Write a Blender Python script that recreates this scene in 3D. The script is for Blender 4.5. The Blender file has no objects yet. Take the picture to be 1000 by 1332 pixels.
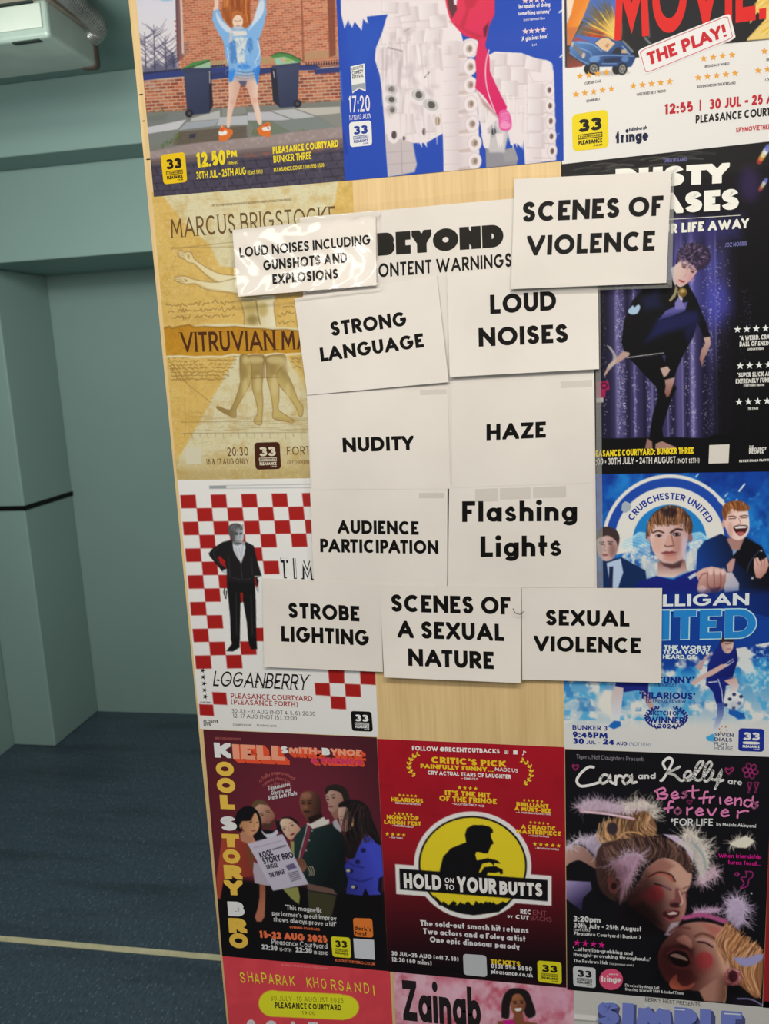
import bpy, bmesh, math, random
import numpy as np
from mathutils import Vector

C = bpy.context.scene.collection
sc = bpy.context.scene
PI = math.pi
random.seed(7)

# ------------------------------------------------------------------ camera, world, lights, exposure
W_PX, H_PX, F_PX = 1000, 1332, 1080.0
FLOOR = 0.0
CAM = np.array([0.31672872, -1.20751161, 1.5])
AX = np.array([[0.98307921, -0.01485163, -0.18257791],      # columns: right, down, forward
               [0.17655174, -0.18889064, 0.96599679],
               [-0.04883389, -0.98188582, -0.18307238]])
cd = bpy.data.cameras.new('camera')
cam = bpy.data.objects.new('camera', cd)
C.objects.link(cam)
from mathutils import Matrix
r_, d_, f_ = AX[:, 0], AX[:, 1], AX[:, 2]
cam.matrix_world = Matrix(((r_[0], -d_[0], -f_[0], CAM[0]), (r_[1], -d_[1], -f_[1], CAM[1]),
                           (r_[2], -d_[2], -f_[2], CAM[2]), (0, 0, 0, 1)))
cd.sensor_fit = 'VERTICAL'
cd.sensor_height = 36.0
cd.lens = 36.0 * F_PX / H_PX
cd.clip_start = 0.02
cd.dof.use_dof = True
cd.dof.focus_distance = 1.24
cd.dof.aperture_fstop = 7.0
sc.camera = cam

world = bpy.data.worlds.new('world')
sc.world = world
world.use_nodes = True
world.node_tree.nodes['Background'].inputs[0].default_value = (1.0, 0.965, 0.935, 1)
world.node_tree.nodes['Background'].inputs[1].default_value = 0.37

def area_light(name, loc, target, w, h, power, color):
    ld = bpy.data.lights.new(name, 'AREA')
    ld.shape = 'RECTANGLE'; ld.size = w; ld.size_y = h; ld.energy = power; ld.color = color
    o = bpy.data.objects.new(name, ld); C.objects.link(o)
    o.location = loc
    o.rotation_euler = (Vector(target) - Vector(loc)).to_track_quat('-Z', 'Y').to_euler()
    return o
# the corridor's ceiling lamp in front of the board, then two added fill lights
area_light('ceiling_lamp_front', (0.40, -1.35, 2.34), (0.36, -0.25, 1.60), 1.2, 0.3, 24, (1.0, 0.912, 0.81))
area_light('fill_light_far', (-0.75, -2.1, 2.36), (0.0, 0.0, 0.75), 1.2, 0.3, 19, (1.0, 0.915, 0.81))  # added fill, unseen: lifts the left and lower part of the board
area_light('fill_light_bay', (-0.72, 0.14, 2.02), (-1.2, 1.9, 0.55), 0.5, 0.5, 18, (1.0, 1.0, 0.95))  # added fill, unseen, below the ceiling: brightens the bay walls and beams

sc.view_settings.view_transform = 'Standard'
sc.view_settings.look = 'None'
sc.view_settings.exposure = 0.0
sc.view_settings.gamma = 1.0
sc.view_settings.use_curve_mapping = False

# ------------------------------------------------------------------ helpers: geometry from the measured camera
def ray(px, py):
    return AX @ np.array([(px - 500) / F_PX, (py - 666) / F_PX, 1.0])
def at(px, py, Y=0.0):
    """point of the plane Y = const seen at that pixel of the photograph"""
    d = ray(px, py)
    return CAM + d * ((Y - CAM[1]) / d[1])
def at_arr(P, Y):
    """vectorised at(): P (n,2) pixels, Y (n,) or scalar"""
    P = np.asarray(P, float)
    d = np.stack([(P[:, 0] - 500) / F_PX, (P[:, 1] - 666) / F_PX, np.ones(len(P))], 1) @ AX.T
    t = (np.asarray(Y) - CAM[1]) / d[:, 1]
    return CAM + d * t[:, None]
def pix(X, Z, Y=0.0):
    v = (np.array([X, Y, Z]) - CAM) @ AX
    return (500 + F_PX * v[0] / v[2], 666 + F_PX * v[1] / v[2])

def lin(c):
    c = np.asarray(c, float) / 255.0
    return np.where(c <= 0.04045, c / 12.92, ((c + 0.055) / 1.055) ** 2.4)

# ------------------------------------------------------------------ materials
MATS = {}
def principled(name):
    m = bpy.data.materials.new(name); m.use_nodes = True
    return m, m.node_tree, m.node_tree.nodes['Principled BSDF']
def ink(rgb, white=255, rough=0.55):
    """flat printing ink or paper: sRGB colour relative to the white of its own sheet"""
    key = ('ink', tuple(rgb), white, rough)
    if key not in MATS:
        m, nt, b = principled('ink')
        a = np.clip(lin(rgb) / lin(white) * 0.78, 0.004, 0.9)
        b.inputs['Base Color'].default_value = (*a, 1)
        b.inputs['Roughness'].default_value = rough
        b.inputs['Specular IOR Level'].default_value = 0.12
        MATS[key] = m
    return MATS[key]
def print_mat(rough=0.45, spec=0.3):
    key = ('print', rough, spec)
    if key not in MATS:
        m, nt, b = principled('printed_paper')
        a = nt.nodes.new('ShaderNodeVertexColor'); a.layer_name = 'print'
        nt.links.new(a.outputs['Color'], b.inputs['Base Color'])
        b.inputs['Roughness'].default_value = rough
        b.inputs['Specular IOR Level'].default_value = spec
        MATS[key] = m
    return MATS[key]
def noise_paint(name, c1, c2, scale, rough=0.6, bump=0.0, detail=4, stretch=(1, 1, 1), spec=0.3, bscale=None):
    m, nt, b = principled(name)
    tc = nt.nodes.new('ShaderNodeTexCoord'); mp = nt.nodes.new('ShaderNodeMapping')
    mp.inputs['Scale'].default_value = stretch
    nz = nt.nodes.new('ShaderNodeTexNoise'); nz.inputs['Scale'].default_value = scale; nz.inputs['Detail'].default_value = detail
    cr = nt.nodes.new('ShaderNodeValToRGB')
    cr.color_ramp.elements[0].color = (*lin(c1), 1); cr.color_ramp.elements[1].color = (*lin(c2), 1)
    cr.color_ramp.elements[0].position = 0.3; cr.color_ramp.elements[1].position = 0.7
    nt.links.new(tc.outputs['Object'], mp.inputs['Vector']); nt.links.new(mp.outputs['Vector'], nz.inputs['Vector'])
    nt.links.new(nz.outputs['Fac'], cr.inputs['Fac']); nt.links.new(cr.outputs['Color'], b.inputs['Base Color'])
    b.inputs['Roughness'].default_value = rough; b.inputs['Specular IOR Level'].default_value = spec
    if bump:
        bp = nt.nodes.new('ShaderNodeBump'); bp.inputs['Strength'].default_value = bump; bp.inputs['Distance'].default_value = 0.002
        n2 = nt.nodes.new('ShaderNodeTexNoise'); n2.inputs['Scale'].default_value = bscale or scale * 4; n2.inputs['Detail'].default_value = 3
        nt.links.new(tc.outputs['Object'], n2.inputs['Vector'])
        nt.links.new(n2.outputs['Fac'], bp.inputs['Height']); nt.links.new(bp.outputs['Normal'], b.inputs['Normal'])
    return m
def clear_plastic(name, tint=0.94, gloss=0.35, rough=0.08, haze=0.0, bump=0.35, bscale=26):
    """thin clear film: mostly see-through, with a glossy skin and a little white haze"""
    m = bpy.data.materials.new(name); m.use_nodes = True
    nt = m.node_tree; nt.nodes.clear()
    out = nt.nodes.new('ShaderNodeOutputMaterial')
    tr = nt.nodes.new('ShaderNodeBsdfTransparent'); tr.inputs[0].default_value = (tint, tint, tint, 1)
    gl = nt.nodes.new('ShaderNodeBsdfGlossy'); gl.inputs['Roughness'].default_value = rough
    df = nt.nodes.new('ShaderNodeBsdfDiffuse'); df.inputs[0].default_value = (0.8, 0.82, 0.8, 1)
    fr = nt.nodes.new('ShaderNodeFresnel'); fr.inputs[0].default_value = 1.45
    mu = nt.nodes.new('ShaderNodeMath'); mu.operation = 'MULTIPLY'; mu.inputs[1].default_value = gloss
    nt.links.new(fr.outputs[0], mu.inputs[0])
    m1 = nt.nodes.new('ShaderNodeMixShader'); m1.inputs[0].default_value = haze
    nt.links.new(tr.outputs[0], m1.inputs[1]); nt.links.new(df.outputs[0], m1.inputs[2])
    m2 = nt.nodes.new('ShaderNodeMixShader')
    nt.links.new(mu.outputs[0], m2.inputs[0]); nt.links.new(m1.outputs[0], m2.inputs[1]); nt.links.new(gl.outputs[0], m2.inputs[2])
    tcn = nt.nodes.new('ShaderNodeTexCoord'); nz = nt.nodes.new('ShaderNodeTexNoise'); nz.inputs['Scale'].default_value = bscale; nz.inputs['Detail'].default_value = 2
    bp = nt.nodes.new('ShaderNodeBump'); bp.inputs['Strength'].default_value = bump; bp.inputs['Distance'].default_value = 0.004
    nt.links.new(tcn.outputs['Object'], nz.inputs['Vector']); nt.links.new(nz.outputs['Fac'], bp.inputs['Height']); nt.links.new(bp.outputs['Normal'], gl.inputs['Normal'])
    nt.links.new(m2.outputs[0], out.inputs[0])
    return m

# ------------------------------------------------------------------ helpers: objects
def link_mesh(name, verts, faces, mat, parent=None, smooth=False):
    me = bpy.data.meshes.new(name)
    me.from_pydata([tuple(map(float, v)) for v in verts], [], faces)
    me.update()
    o = bpy.data.objects.new(name, me); C.objects.link(o)
    if mat is not None: me.materials.append(mat)
    if parent is not None: adopt(o, parent)
    if smooth: me.polygons.foreach_set('use_smooth', [True] * len(me.polygons))
    return o
def adopt(o, parent):
    o.parent = parent
    o.matrix_parent_inverse = Matrix.Translation(-world_loc(parent))
def world_loc(o):
    v = Vector(o.location)
    if o.parent is not None:
        v = v + o.matrix_parent_inverse.to_translation() + world_loc(o.parent)
    return v
def thing(name, label, cat, loc, group=None):
    o = bpy.data.objects.new(name, None); C.objects.link(o)
    o.empty_display_size = 0.02
    o.location = [float(x) for x in loc]; o['label'] = label; o['category'] = cat
    if group: o['group'] = group
    return o
def tag(o, label, cat, group=None):
    o['label'] = label; o['category'] = cat
    if group: o['group'] = group
    return o
def structure(o):
    o['kind'] = 'structure'
    return o
def box(name, lo, hi, mat, parent=None, bevel=0.0):
    bm = bmesh.new()
    bmesh.ops.create_cube(bm, size=1.0)
    for v in bm.verts:
        v.co = Vector([(lo[i] + hi[i]) / 2 + v.co[i] * (hi[i] - lo[i]) for i in range(3)])
    if bevel: bmesh.ops.bevel(bm, geom=bm.edges[:], offset=bevel, segments=3, affect='EDGES', profile=0.5)
    me = bpy.data.meshes.new(name); bm.to_mesh(me); bm.free()
    o = bpy.data.objects.new(name, me); C.objects.link(o); me.materials.append(mat)
    if parent is not None: adopt(o, parent)
    return o
# ------------------------------------------------------------------ the room behind the board
teal = noise_paint('teal_paint', (122, 148, 144), (129, 155, 150), 1.4, rough=0.5, bump=0.12, bscale=60)
teal_dark = teal
carpet = noise_paint('blue_vinyl', (46, 60, 72), (64, 79, 92), 150, rough=0.42, bump=0.2, bscale=220, stretch=(1, .35, 1), spec=0.45)
tape_black = ink((14, 15, 16), 255, 0.5)
tape_cream = noise_paint('cream_tape', (176, 172, 140), (196, 190, 156), 30, rough=0.6)

def speckle(m):
    """short pale flecks scattered in the vinyl"""
    nt = m.node_tree; b = nt.nodes['Principled BSDF']
    src = b.inputs['Base Color'].links[0].from_socket
    tc = nt.nodes.new('ShaderNodeTexCoord'); mp = nt.nodes.new('ShaderNodeMapping')
    mp.inputs['Rotation'].default_value = (0, 0, 0.5); mp.inputs['Scale'].default_value = (150, 42, 1)
    vo = nt.nodes.new('ShaderNodeTexVoronoi'); vo.inputs['Scale'].default_value = 1.0
    lt = nt.nodes.new('ShaderNodeMath'); lt.operation = 'LESS_THAN'; lt.inputs[1].default_value = 0.16
    mx = nt.nodes.new('ShaderNodeMixRGB'); mx.inputs[2].default_value = (*lin((100, 114, 126)), 1)
    nt.links.new(tc.outputs['Object'], mp.inputs['Vector']); nt.links.new(mp.outputs['Vector'], vo.inputs['Vector'])
    nt.links.new(vo.outputs['Distance'], lt.inputs[0]); nt.links.new(lt.outputs[0], mx.inputs[0])
    n2 = nt.nodes.new('ShaderNodeTexNoise'); n2.inputs['Scale'].default_value = 2.2; n2.inputs['Detail'].default_value = 3
    m2 = nt.nodes.new('ShaderNodeMapping'); m2.inputs['Scale'].default_value = (0.8, 4.0, 1)
    cr = nt.nodes.new('ShaderNodeValToRGB'); cr.color_ramp.elements[0].color = (0.55, 0.55, 0.56, 1); cr.color_ramp.elements[1].color = (1, 1, 1, 1)
    cr.color_ramp.elements[0].position = 0.32; cr.color_ramp.elements[1].position = 0.5
    mu = nt.nodes.new('ShaderNodeMixRGB'); mu.blend_type = 'MULTIPLY'; mu.inputs[0].default_value = 0.7
    nt.links.new(tc.outputs['Object'], m2.inputs['Vector']); nt.links.new(m2.outputs['Vector'], n2.inputs['Vector']); nt.links.new(n2.outputs['Fac'], cr.inputs['Fac'])
    nt.links.new(src, mx.inputs[1]); nt.links.new(mx.outputs[0], mu.inputs[1]); nt.links.new(cr.outputs['Color'], mu.inputs[2]); nt.links.new(mu.outputs[0], b.inputs['Base Color'])
speckle(carpet)

structure(box('floor', (-2.2, -2.6, -0.08), (2.4, 2.3, 0.0), carpet))
structure(box('ceiling', (-2.2, -2.6, 2.411), (2.4, 2.3, 2.49), teal))
structure(box('wall_back', (-2.2, 2.0035, 0.0), (2.4, 2.3, 2.411), teal))
structure(box('wall_left', (-2.2, -2.6, 0.0), (-1.832, 2.0035, 2.411), teal))
structure(box('trim_1', (-1.832, 1.659, 0.0), (-1.643, 2.0035, 1.892), teal, bevel=0.006))          # boxed-in column in the corner
structure(box('trim_2', (-1.832, 1.545, 1.892), (2.4, 2.0035, 2.1945), teal, bevel=0.004))          # lower downstand
structure(box('trim_3', (-1.832, 1.3835, 2.1945), (2.4, 2.0035, 2.411), teal, bevel=0.004))         # upper downstand
structure(box('trim_4', (-1.832, 1.655, 0.985), (-1.640, 1.6592, 1.003), tape_black))               # black line round the column
structure(box('trim_5', (-1.6432, 1.655, 0.985), (-1.639, 2.0034, 1.003), tape_black))
o = structure(box('trim_6', (-1.83, 0.558, 0.0), (2.3, 0.578, 0.0012), tape_cream))                 # pale line on the floor

# ---- slim metal air unit under the ceiling, with its ribbed silver duct
metal = noise_paint('galvanised', (118, 134, 127), (132, 148, 140), 9, rough=0.45, spec=0.5)
white_metal = noise_paint('white_panel', (150, 160, 152), (164, 174, 164), 5, rough=0.5)
grille = ink((40, 50, 48), 255, 0.6)
foil = noise_paint('foil_duct', (96, 100, 98), (134, 138, 134), 14, rough=0.3, spec=0.8)
foil.node_tree.nodes['Principled BSDF'].inputs['Metallic'].default_value = 0.6
unit = thing('air_unit', 'slim pale metal air unit hanging under the dim ceiling beside a ribbed silver duct', 'air unit', (-1.1, 0.82, 2.411))
ux1 = -0.782
box('casing', (-1.50, 0.722, 2.268), (ux1, 0.945, 2.352), metal, unit, bevel=0.010)
box('top_rail', (-1.51, 0.712, 2.346), (ux1 + .006, 0.955, 2.368), noise_paint('dull_bronze', (104, 100, 90), (120, 114, 102), 8, rough=0.5), unit, bevel=0.006)
box('front_panel', (-1.49, 0.7165, 2.288), (ux1 - .012, 0.7235, 2.340), white_metal, unit, bevel=0.002)
for k in range(6):
    x0 = ux1 - 0.115 - k * 0.105
    box('slot', (x0, 0.7150, 2.3415), (x0 + 0.085, 0.7235, 2.3475), grille, unit)
for k in range(5):
    x0 = ux1 - 0.10 - k * 0.12
    box('slot', (x0, 0.728, 2.2655), (x0 + 0.07, 0.742, 2.2685), grille, unit)
box('end_cap', (ux1 - .045, 0.925, 2.264), (ux1 + .004, 0.960, 2.345), noise_paint('dark_cap', (52, 48, 42), (64, 58, 50), 12, rough=0.6), unit, bevel=0.012)
for x in (-1.40, -0.90):
    box('hanger', (x, 0.83, 2.36), (x + 0.03, 0.86, 2.4112), metal, unit)
def ribbed_tube(name, pts, r, mat, parent, pitch=0.011, seg=28):
    P = [np.array(p, float) for p in pts]
    # resample a Catmull-Rom path
    Q = [P[0]] + P + [P[-1]]; path = []
    for i in range(1, len(Q) - 2):
        for t in np.linspace(0, 1, 24, endpoint=False):
            a, b, c, d = Q[i - 1:i + 3]
            path.append(0.5 * ((2 * b) + (c - a) * t + (2 * a - 5 * b + 4 * c - d) * t * t + (3 * b - a - 3 * c + d) * t ** 3))
    path = np.array(path)
    L = np.concatenate([[0], np.cumsum(np.linalg.norm(np.diff(path, axis=0), axis=1))])
    n = int(L[-1] / pitch * 4)
    s = np.linspace(0, L[-1], n)
    path = np.stack([np.interp(s, L, path[:, k]) for k in range(3)], 1)
    V, F = [], []
    for i in range(n):
        t = path[min(i + 1, n - 1)] - path[max(i - 1, 0)]; t /= np.linalg.norm(t)
        u = np.cross(t, [0, 0, 1.0]); u /= np.linalg.norm(u); w = np.cross(u, t)
        rr = r * (1 + 0.06 * math.cos(2 * PI * s[i] / pitch))
        for k in range(seg):
            a = 2 * PI * k / seg
            V.append(path[i] + rr * (math.cos(a) * u + math.sin(a) * w))
    for i in range(n - 1):
        for k in range(seg):
            F.append((i * seg + k, i * seg + (k + 1) % seg, (i + 1) * seg + (k + 1) % seg, (i + 1) * seg + k))
    F.append(tuple(range(seg - 1, -1, -1))); F.append(tuple((n - 1) * seg + k for k in range(seg)))
    return link_mesh(name, V, F, mat, parent, smooth=True)
ribbed_tube('duct', [(ux1 - .012, 0.93, 2.335), (ux1 + .022, 0.92, 2.352), (ux1 + .030, 0.86, 2.362), (ux1 + .033, 0.75, 2.368), (ux1 + .036, 0.55, 2.372), (ux1 + .04, 0.15, 2.372)], 0.024, foil, unit, pitch=0.009)

# ---- the board
ply = None
def plywood():
    m, nt, b = principled('birch_ply')
    tc = nt.nodes.new('ShaderNodeTexCoord'); mp = nt.nodes.new('ShaderNodeMapping')
    mp.inputs['Scale'].default_value = (46, 46, 1.5)
    nz = nt.nodes.new('ShaderNodeTexNoise'); nz.inputs['Scale'].default_value = 4; nz.inputs['Detail'].default_value = 6; nz.inputs['Roughness'].default_value = 0.6
    cr = nt.nodes.new('ShaderNodeValToRGB')
    cr.color_ramp.elements[0].color = (*lin((220, 190, 134)), 1); cr.color_ramp.elements[1].color = (*lin((240, 212, 160)), 1)
    cr.color_ramp.elements[0].position = 0.25; cr.color_ramp.elements[1].position = 0.75
    mp2 = nt.nodes.new('ShaderNodeMapping'); mp2.inputs['Scale'].default_value = (9, 9, 0.8)
    n2 = nt.nodes.new('ShaderNodeTexNoise'); n2.inputs['Scale'].default_value = 3; n2.inputs['Detail'].default_value = 2; n2.inputs['Distortion'].default_value = 0.6
    mx = nt.nodes.new('ShaderNodeMixRGB'); mx.blend_type = 'MULTIPLY'; mx.inputs[0].default_value = 0.35
    cr2 = nt.nodes.new('ShaderNodeValToRGB'); cr2.color_ramp.elements[0].color = (.72, .66, .55, 1); cr2.color_ramp.elements[1].color = (1, 1, 1, 1)
    cr2.color_ramp.elements[0].position = .35; cr2.color_ramp.elements[1].position = .6
    for a, c in ((mp, nz), (mp2, n2)):
        nt.links.new(tc.outputs['Object'], a.inputs['Vector']); nt.links.new(a.outputs['Vector'], c.inputs['Vector'])
    nt.links.new(nz.outputs['Fac'], cr.inputs['Fac']); nt.links.new(n2.outputs['Fac'], cr2.inputs['Fac'])
    nt.links.new(cr.outputs['Color'], mx.inputs[1]); nt.links.new(cr2.outputs['Color'], mx.inputs[2])
    nt.links.new(mx.outputs['Color'], b.inputs['Base Color'])
    b.inputs['Roughness'].default_value = 0.5; b.inputs['Specular IOR Level'].default_value = 0.3
    return m
ply = plywood()
bx0 = -0.2428
board = box('display_board', (bx0, 0.0, 0.0), (1.02, 0.020, 2.30), ply)
for (px_, py_, n_) in ((183.5, 123, 5), (187, 157.5, 3.5), (193, 207.3, 5)):
    a_, b_ = at(px_ - n_ / 2, py_ - .5), at(px_ + n_ / 2, py_ + .5)
    box('pencil_tick', (a_[0], -0.0004, b_[2]), (b_[0], 0.0005, a_[2]), ink((40, 34, 30), 255, .6), board)
tag(board, 'tall pale plywood board covered with posters and white notices, standing on the blue floor', 'board')
# ------------------------------------------------------------------ stroke lettering
def arc(cx, cy, rx, ry, a0, a1, n=None):
    n = n or max(4, int(abs(a1 - a0) / 12))
    return [(cx + rx * math.cos(math.radians(a0 + (a1 - a0) * i / n)), cy + ry * math.sin(math.radians(a0 + (a1 - a0) * i / n))) for i in range(n + 1)]
def spl(pts, n=6, closed=False):
    P = [np.array(p, float) for p in pts]
    Q = ([P[-1]] + P + [P[0], P[1]]) if closed else ([2 * P[0] - P[1]] + P + [2 * P[-1] - P[-2]])
    out = []
    for i in range(1, len(Q) - 2):
        a, b, c, d = Q[i - 1:i + 3]
        for k in range(n):
            t = k / n
            out.append(tuple(0.5 * (2 * b + (c - a) * t + (2 * a - 5 * b + 4 * c - d) * t * t + (3 * b - a - 3 * c + d) * t ** 3)))
    if not closed: out.append(tuple(P[-1]))
    return out
S_ = spl([(.93, .80), (.74, .965), (.48, 1), (.16, .92), (.05, .745), (.2, .585), (.5, .5), (.82, .41), (.96, .25), (.82, .06), (.48, 0), (.2, .05), (.02, .21)])
s_ = S_
G = {   # glyph: (width / cap height, strokes); y 0..1 = baseline..cap height (x-height letters use 'xh')
 'A': (.93, [[(0, 0), (.5, 1), (1, 0)], [(.2, .30), (.8, .30)]]),
 'B': (.68, [[(0, 0), (0, 1), (.5, 1)] + arc(.5, .76, .42, .24, 90, -90) + [(0, .52)], [(.5, .52)] + arc(.55, .26, .45, .26, 90, -90) + [(0, 0)]]),
 'C': (.86, [arc(.56, .5, .56, .5, 48, 312)]),
 'D': (.84, [[(0, 0), (0, 1), (.4, 1)] + arc(.42, .5, .58, .5, 88, -88) + [(.4, 0), (0, 0)]]),
 'E': (.58, [[(1, 1), (0, 1), (0, 0), (1, 0)], [(0, .51), (.92, .51)]]),
 'F': (.56, [[(1, 1), (0, 1), (0, 0)], [(0, .49), (.9, .49)]]),
 'G': (.95, [arc(.5, .5, .5, .5, 45, 350) + [(.985, .49), (.55, .49)]]),
 'H': (.78, [[(0, 0), (0, 1)], [(1, 0), (1, 1)], [(0, .5), (1, .5)]]),
 'I': (0, [[(.5, 0), (.5, 1)]]),
 'J': (.5, [[(1, 1), (1, .32)] + arc(.45, .32, .55, .32, 0, -140)]),
 'K': (.76, [[(0, 0), (0, 1)], [(.95, 1), (.05, .42)], [(.28, .56), (1, 0)]]),
 'L': (.54, [[(0, 1), (0, 0), (1, 0)]]),
 'M': (1.0, [[(0, 0), (.08, 1), (.5, .22), (.92, 1), (1, 0)]]),
 'N': (.84, [[(0, 0), (0, 1)], [(0, 1), (1, 0)], [(1, 0), (1, 1)]]),
 'O': (1.0, [arc(.5, .5, .5, .5, 0, 360, 36)]),
 'P': (.64, [[(0, 0), (0, 1), (.5, 1)] + arc(.5, .71, .5, .29, 90, -90) + [(0, .42)]]),
 'Q': (1.0, [arc(.5, .5, .5, .5, 0, 360, 36), [(.6, .3), (1, 0)]]),
 'R': (.68, [[(0, 0), (0, 1), (.5, 1)] + arc(.5, .73, .46, .27, 90, -90) + [(0, .46)], [(.42, .46), (1, 0)]]),
 'S': (.64, [S_]),
 'T': (.62, [[(0, 1), (1, 1)], [(.5, 0), (.5, 1)]]),
 'U': (.74, [[(0, 1), (0, .36)] + arc(.5, .36, .5, .36, 180, 360) + [(1, 1)]]),
 'V': (.9, [[(0, 1), (.5, 0), (1, 1)]]),
 'W': (1.32, [[(0, 1), (.26, 0), (.5, .85), (.74, 0), (1, 1)]]),
 'X': (.8, [[(0, 0), (1, 1)], [(0, 1), (1, 0)]]),
 'Y': (.78, [[(0, 1), (.5, .44), (1, 1)], [(.5, 0), (.5, .44)]]),
 'Z': (.7, [[(0, 1), (1, 1), (0, 0), (1, 0)]]),
 '0': (.66, [arc(.5, .5, .5, .5, 0, 360, 32)]),
 '1': (.34, [[(0, .8), (.7, 1), (.7, 0)]]),
 '2': (.6, [spl([(.02, .72), (.12, .92), (.48, 1), (.88, .9), (.95, .68), (.72, .42), (.3, .18), (.0, 0)]) + [(1, 0)]]),
 '3': (.6, [spl([(.03, .85), (.25, .98), (.5, 1), (.85, .92), (.9, .75), (.75, .58), (.42, .53)]), spl([(.42, .53), (.8, .47), (.98, .26), (.82, .05), (.45, 0), (.2, .03), (.0, .18)])]),
 '4': (.7, [[(1, .24), (0, .24), (.72, 1), (.72, 0)]]),
 '5': (.6, [[(.92, 1), (.2, 1), (.12, .56)] + spl([(.12, .56), (.45, .64), (.82, .56), (.98, .32), (.8, .06), (.42, 0), (.02, .12)])]),
 '6': (.62, [spl([(.85, .94), (.5, .98), (.16, .75), (.02, .36)]) + arc(.5, .32, .48, .32, 180, 540, 28)]),
 '7': (.58, [[(0, 1), (1, 1), (.3, 0)]]),
 '8': (.62, [arc(.5, .76, .42, .24, 0, 360, 24), arc(.5, .26, .5, .26, 0, 360, 24)]),
 '9': (.62, [arc(.5, .68, .48, .32, 360, 0, 28) + spl([(.98, .64), (.86, .3), (.55, .04), (.15, .04)])]),
 '.': (0, [[(.5, 0), (.5, .06)]]), ',': (0, [[(.6, .1), (.3, -.16)]]), ':': (0, [[(.5, 0), (.5, .10)], [(.5, .50), (.5, .74)]]),
 ';': (0, [[(.6, .1), (.3, -.16)], [(.5, .56), (.5, .64)]]),
 '!': (0, [[(.5, 1), (.5, .30)], [(.5, 0), (.5, .07)]]), '-': (.4, [[(0, .42), (1, .42)]]), '–': (.6, [[(0, .42), (1, .42)]]),
 "'": (0, [[(.5, 1), (.4, .72)]]), '"': (.22, [[(0, 1), (0, .72)], [(1, 1), (1, .72)]]), '|': (0, [[(.5, -.1), (.5, 1.05)]]),
 '(': (.42, [arc(1.0, .45, 1.0, .66, 112, 248)]), ')': (.42, [arc(0, .45, 1.0, .66, 68, -68)]),
 '&': (.8, [spl([(1, 0), (.6, .45), (.2, .82), (.35, 1), (.58, .92), (.55, .7), (.1, .4), (.05, .12), (.35, 0), (.7, .12), (.95, .5)])]),
 '/': (.5, [[(0, 0), (1, 1)]]), '•': (.3, [arc(.5, .42, .3, .12, 0, 360, 12), [(.5, .3), (.5, .54)]]), '*': (.36, [[(.5, .6), (.5, 1)], [(0, .7), (1, .9)], [(0, .9), (1, .7)]]),
 '@': (1.0, [arc(.5, .45, .5, .55, -50, 300, 30), arc(.5, .45, .2, .24, 0, 360, 16), [(.7, .66), (.72, .3), (.95, .3)]]),
 '_': (.5, [[(0, 0), (1, 0)]]), '?': (.5, [spl([(0, .8), (.4, 1), (.9, .8), (.5, .5), (.5, .3)]), [(.5, 0), (.5, .08)]]),
}
XH = .68
def _x(st): return [[(a, b * XH) for a, b in s] for s in st]
LOW = {
 'a': (.66, _x([arc(.46, .5, .46, .5, 0, 360, 28), [(1, 1), (1, 0)]])),
 'b': (.66, _x([arc(.54, .5, .46, .5, 0, 360, 28)]) + [[(0, 0), (0, 1)]]),
 'c': (.56, _x([arc(.55, .5, .55, .5, 50, 310)])),
 'd': (.66, _x([arc(.46, .5, .46, .5, 0, 360, 28)]) + [[(1, 0), (1, 1)]]),
 'e': (.62, _x([[(.03, .5), (.97, .5)] + arc(.5, .5, .5, .5, 5, 312)])),
 'f': (.36, [[(.4, 0), (.4, .75)] + arc(.85, .75, .45, .25, 180, 80), [(0, .64), (.95, .64)]]),
 'g': (.66, _x([arc(.46, .5, .46, .5, 0, 360, 28)]) + [[(1, XH), (1, -.05)] + arc(.5, -.05, .5, .22, 0, -150)]),
 'h': (.6, [[(0, 0), (0, 1)], [(0, .4)] + arc(.5, .42, .5, .26, 180, 0) + [(1, 0)]]),
 'i': (0, [[(.5, 0), (.5, .68)]]),
 'j': (.2, [[(.7, .68), (.7, -.1), (0, -.24)]]),
 'k': (.58, [[(0, 0), (0, 1)], [(.9, .66), (.05, .28)], [(.3, .38), (1, 0)]]),
 'l': (0, [[(.5, 0), (.5, 1)]]),
 'm': (.98, [[(0, 0), (0, .68)], [(0, .44)] + arc(.25, .44, .25, .24, 180, 0) + [(.5, 0)], [(.5, .44)] + arc(.75, .44, .25, .24, 180, 0) + [(1, 0)]]),
 'n': (.6, [[(0, 0), (0, .68)], [(0, .42)] + arc(.5, .42, .5, .26, 180, 0) + [(1, 0)]]),
 'o': (.66, _x([arc(.5, .5, .5, .5, 0, 360, 28)])),
 'p': (.66, _x([arc(.54, .5, .46, .5, 0, 360, 28)]) + [[(0, -.3), (0, XH)]]),
 'q': (.66, _x([arc(.46, .5, .46, .5, 0, 360, 28)]) + [[(1, -.3), (1, XH)]]),
 'r': (.4, [[(0, 0), (0, .68)], [(0, .4)] + arc(.7, .36, .7, .32, 180, 75)]),
 's': (.5, _x([s_])),
 't': (.38, [[(.4, 1), (.4, .2)] + arc(.85, .2, .45, .2, 180, 280), [(0, .66), (1, .66)]]),
 'u': (.6, [[(0, .68), (0, .28)] + arc(.5, .28, .5, .28, 180, 360) + [(1, .68)], [(1, 0), (1, .68)]]),
 'v': (.6, _x([[(0, 1), (.5, 0), (1, 1)]])),
 'w': (.92, _x([[(0, 1), (.27, 0), (.5, .85), (.73, 0), (1, 1)]])),
 'x': (.58, _x([[(0, 0), (1, 1)], [(0, 1), (1, 0)]])),
 'y': (.62, [[(0, .68), (.5, 0)], [(1, .68), (.3, -.28)]]),
 'z': (.54, _x([[(0, 1), (1, 1), (0, 0), (1, 0)]])),
}
G.update(LOW)

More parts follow.
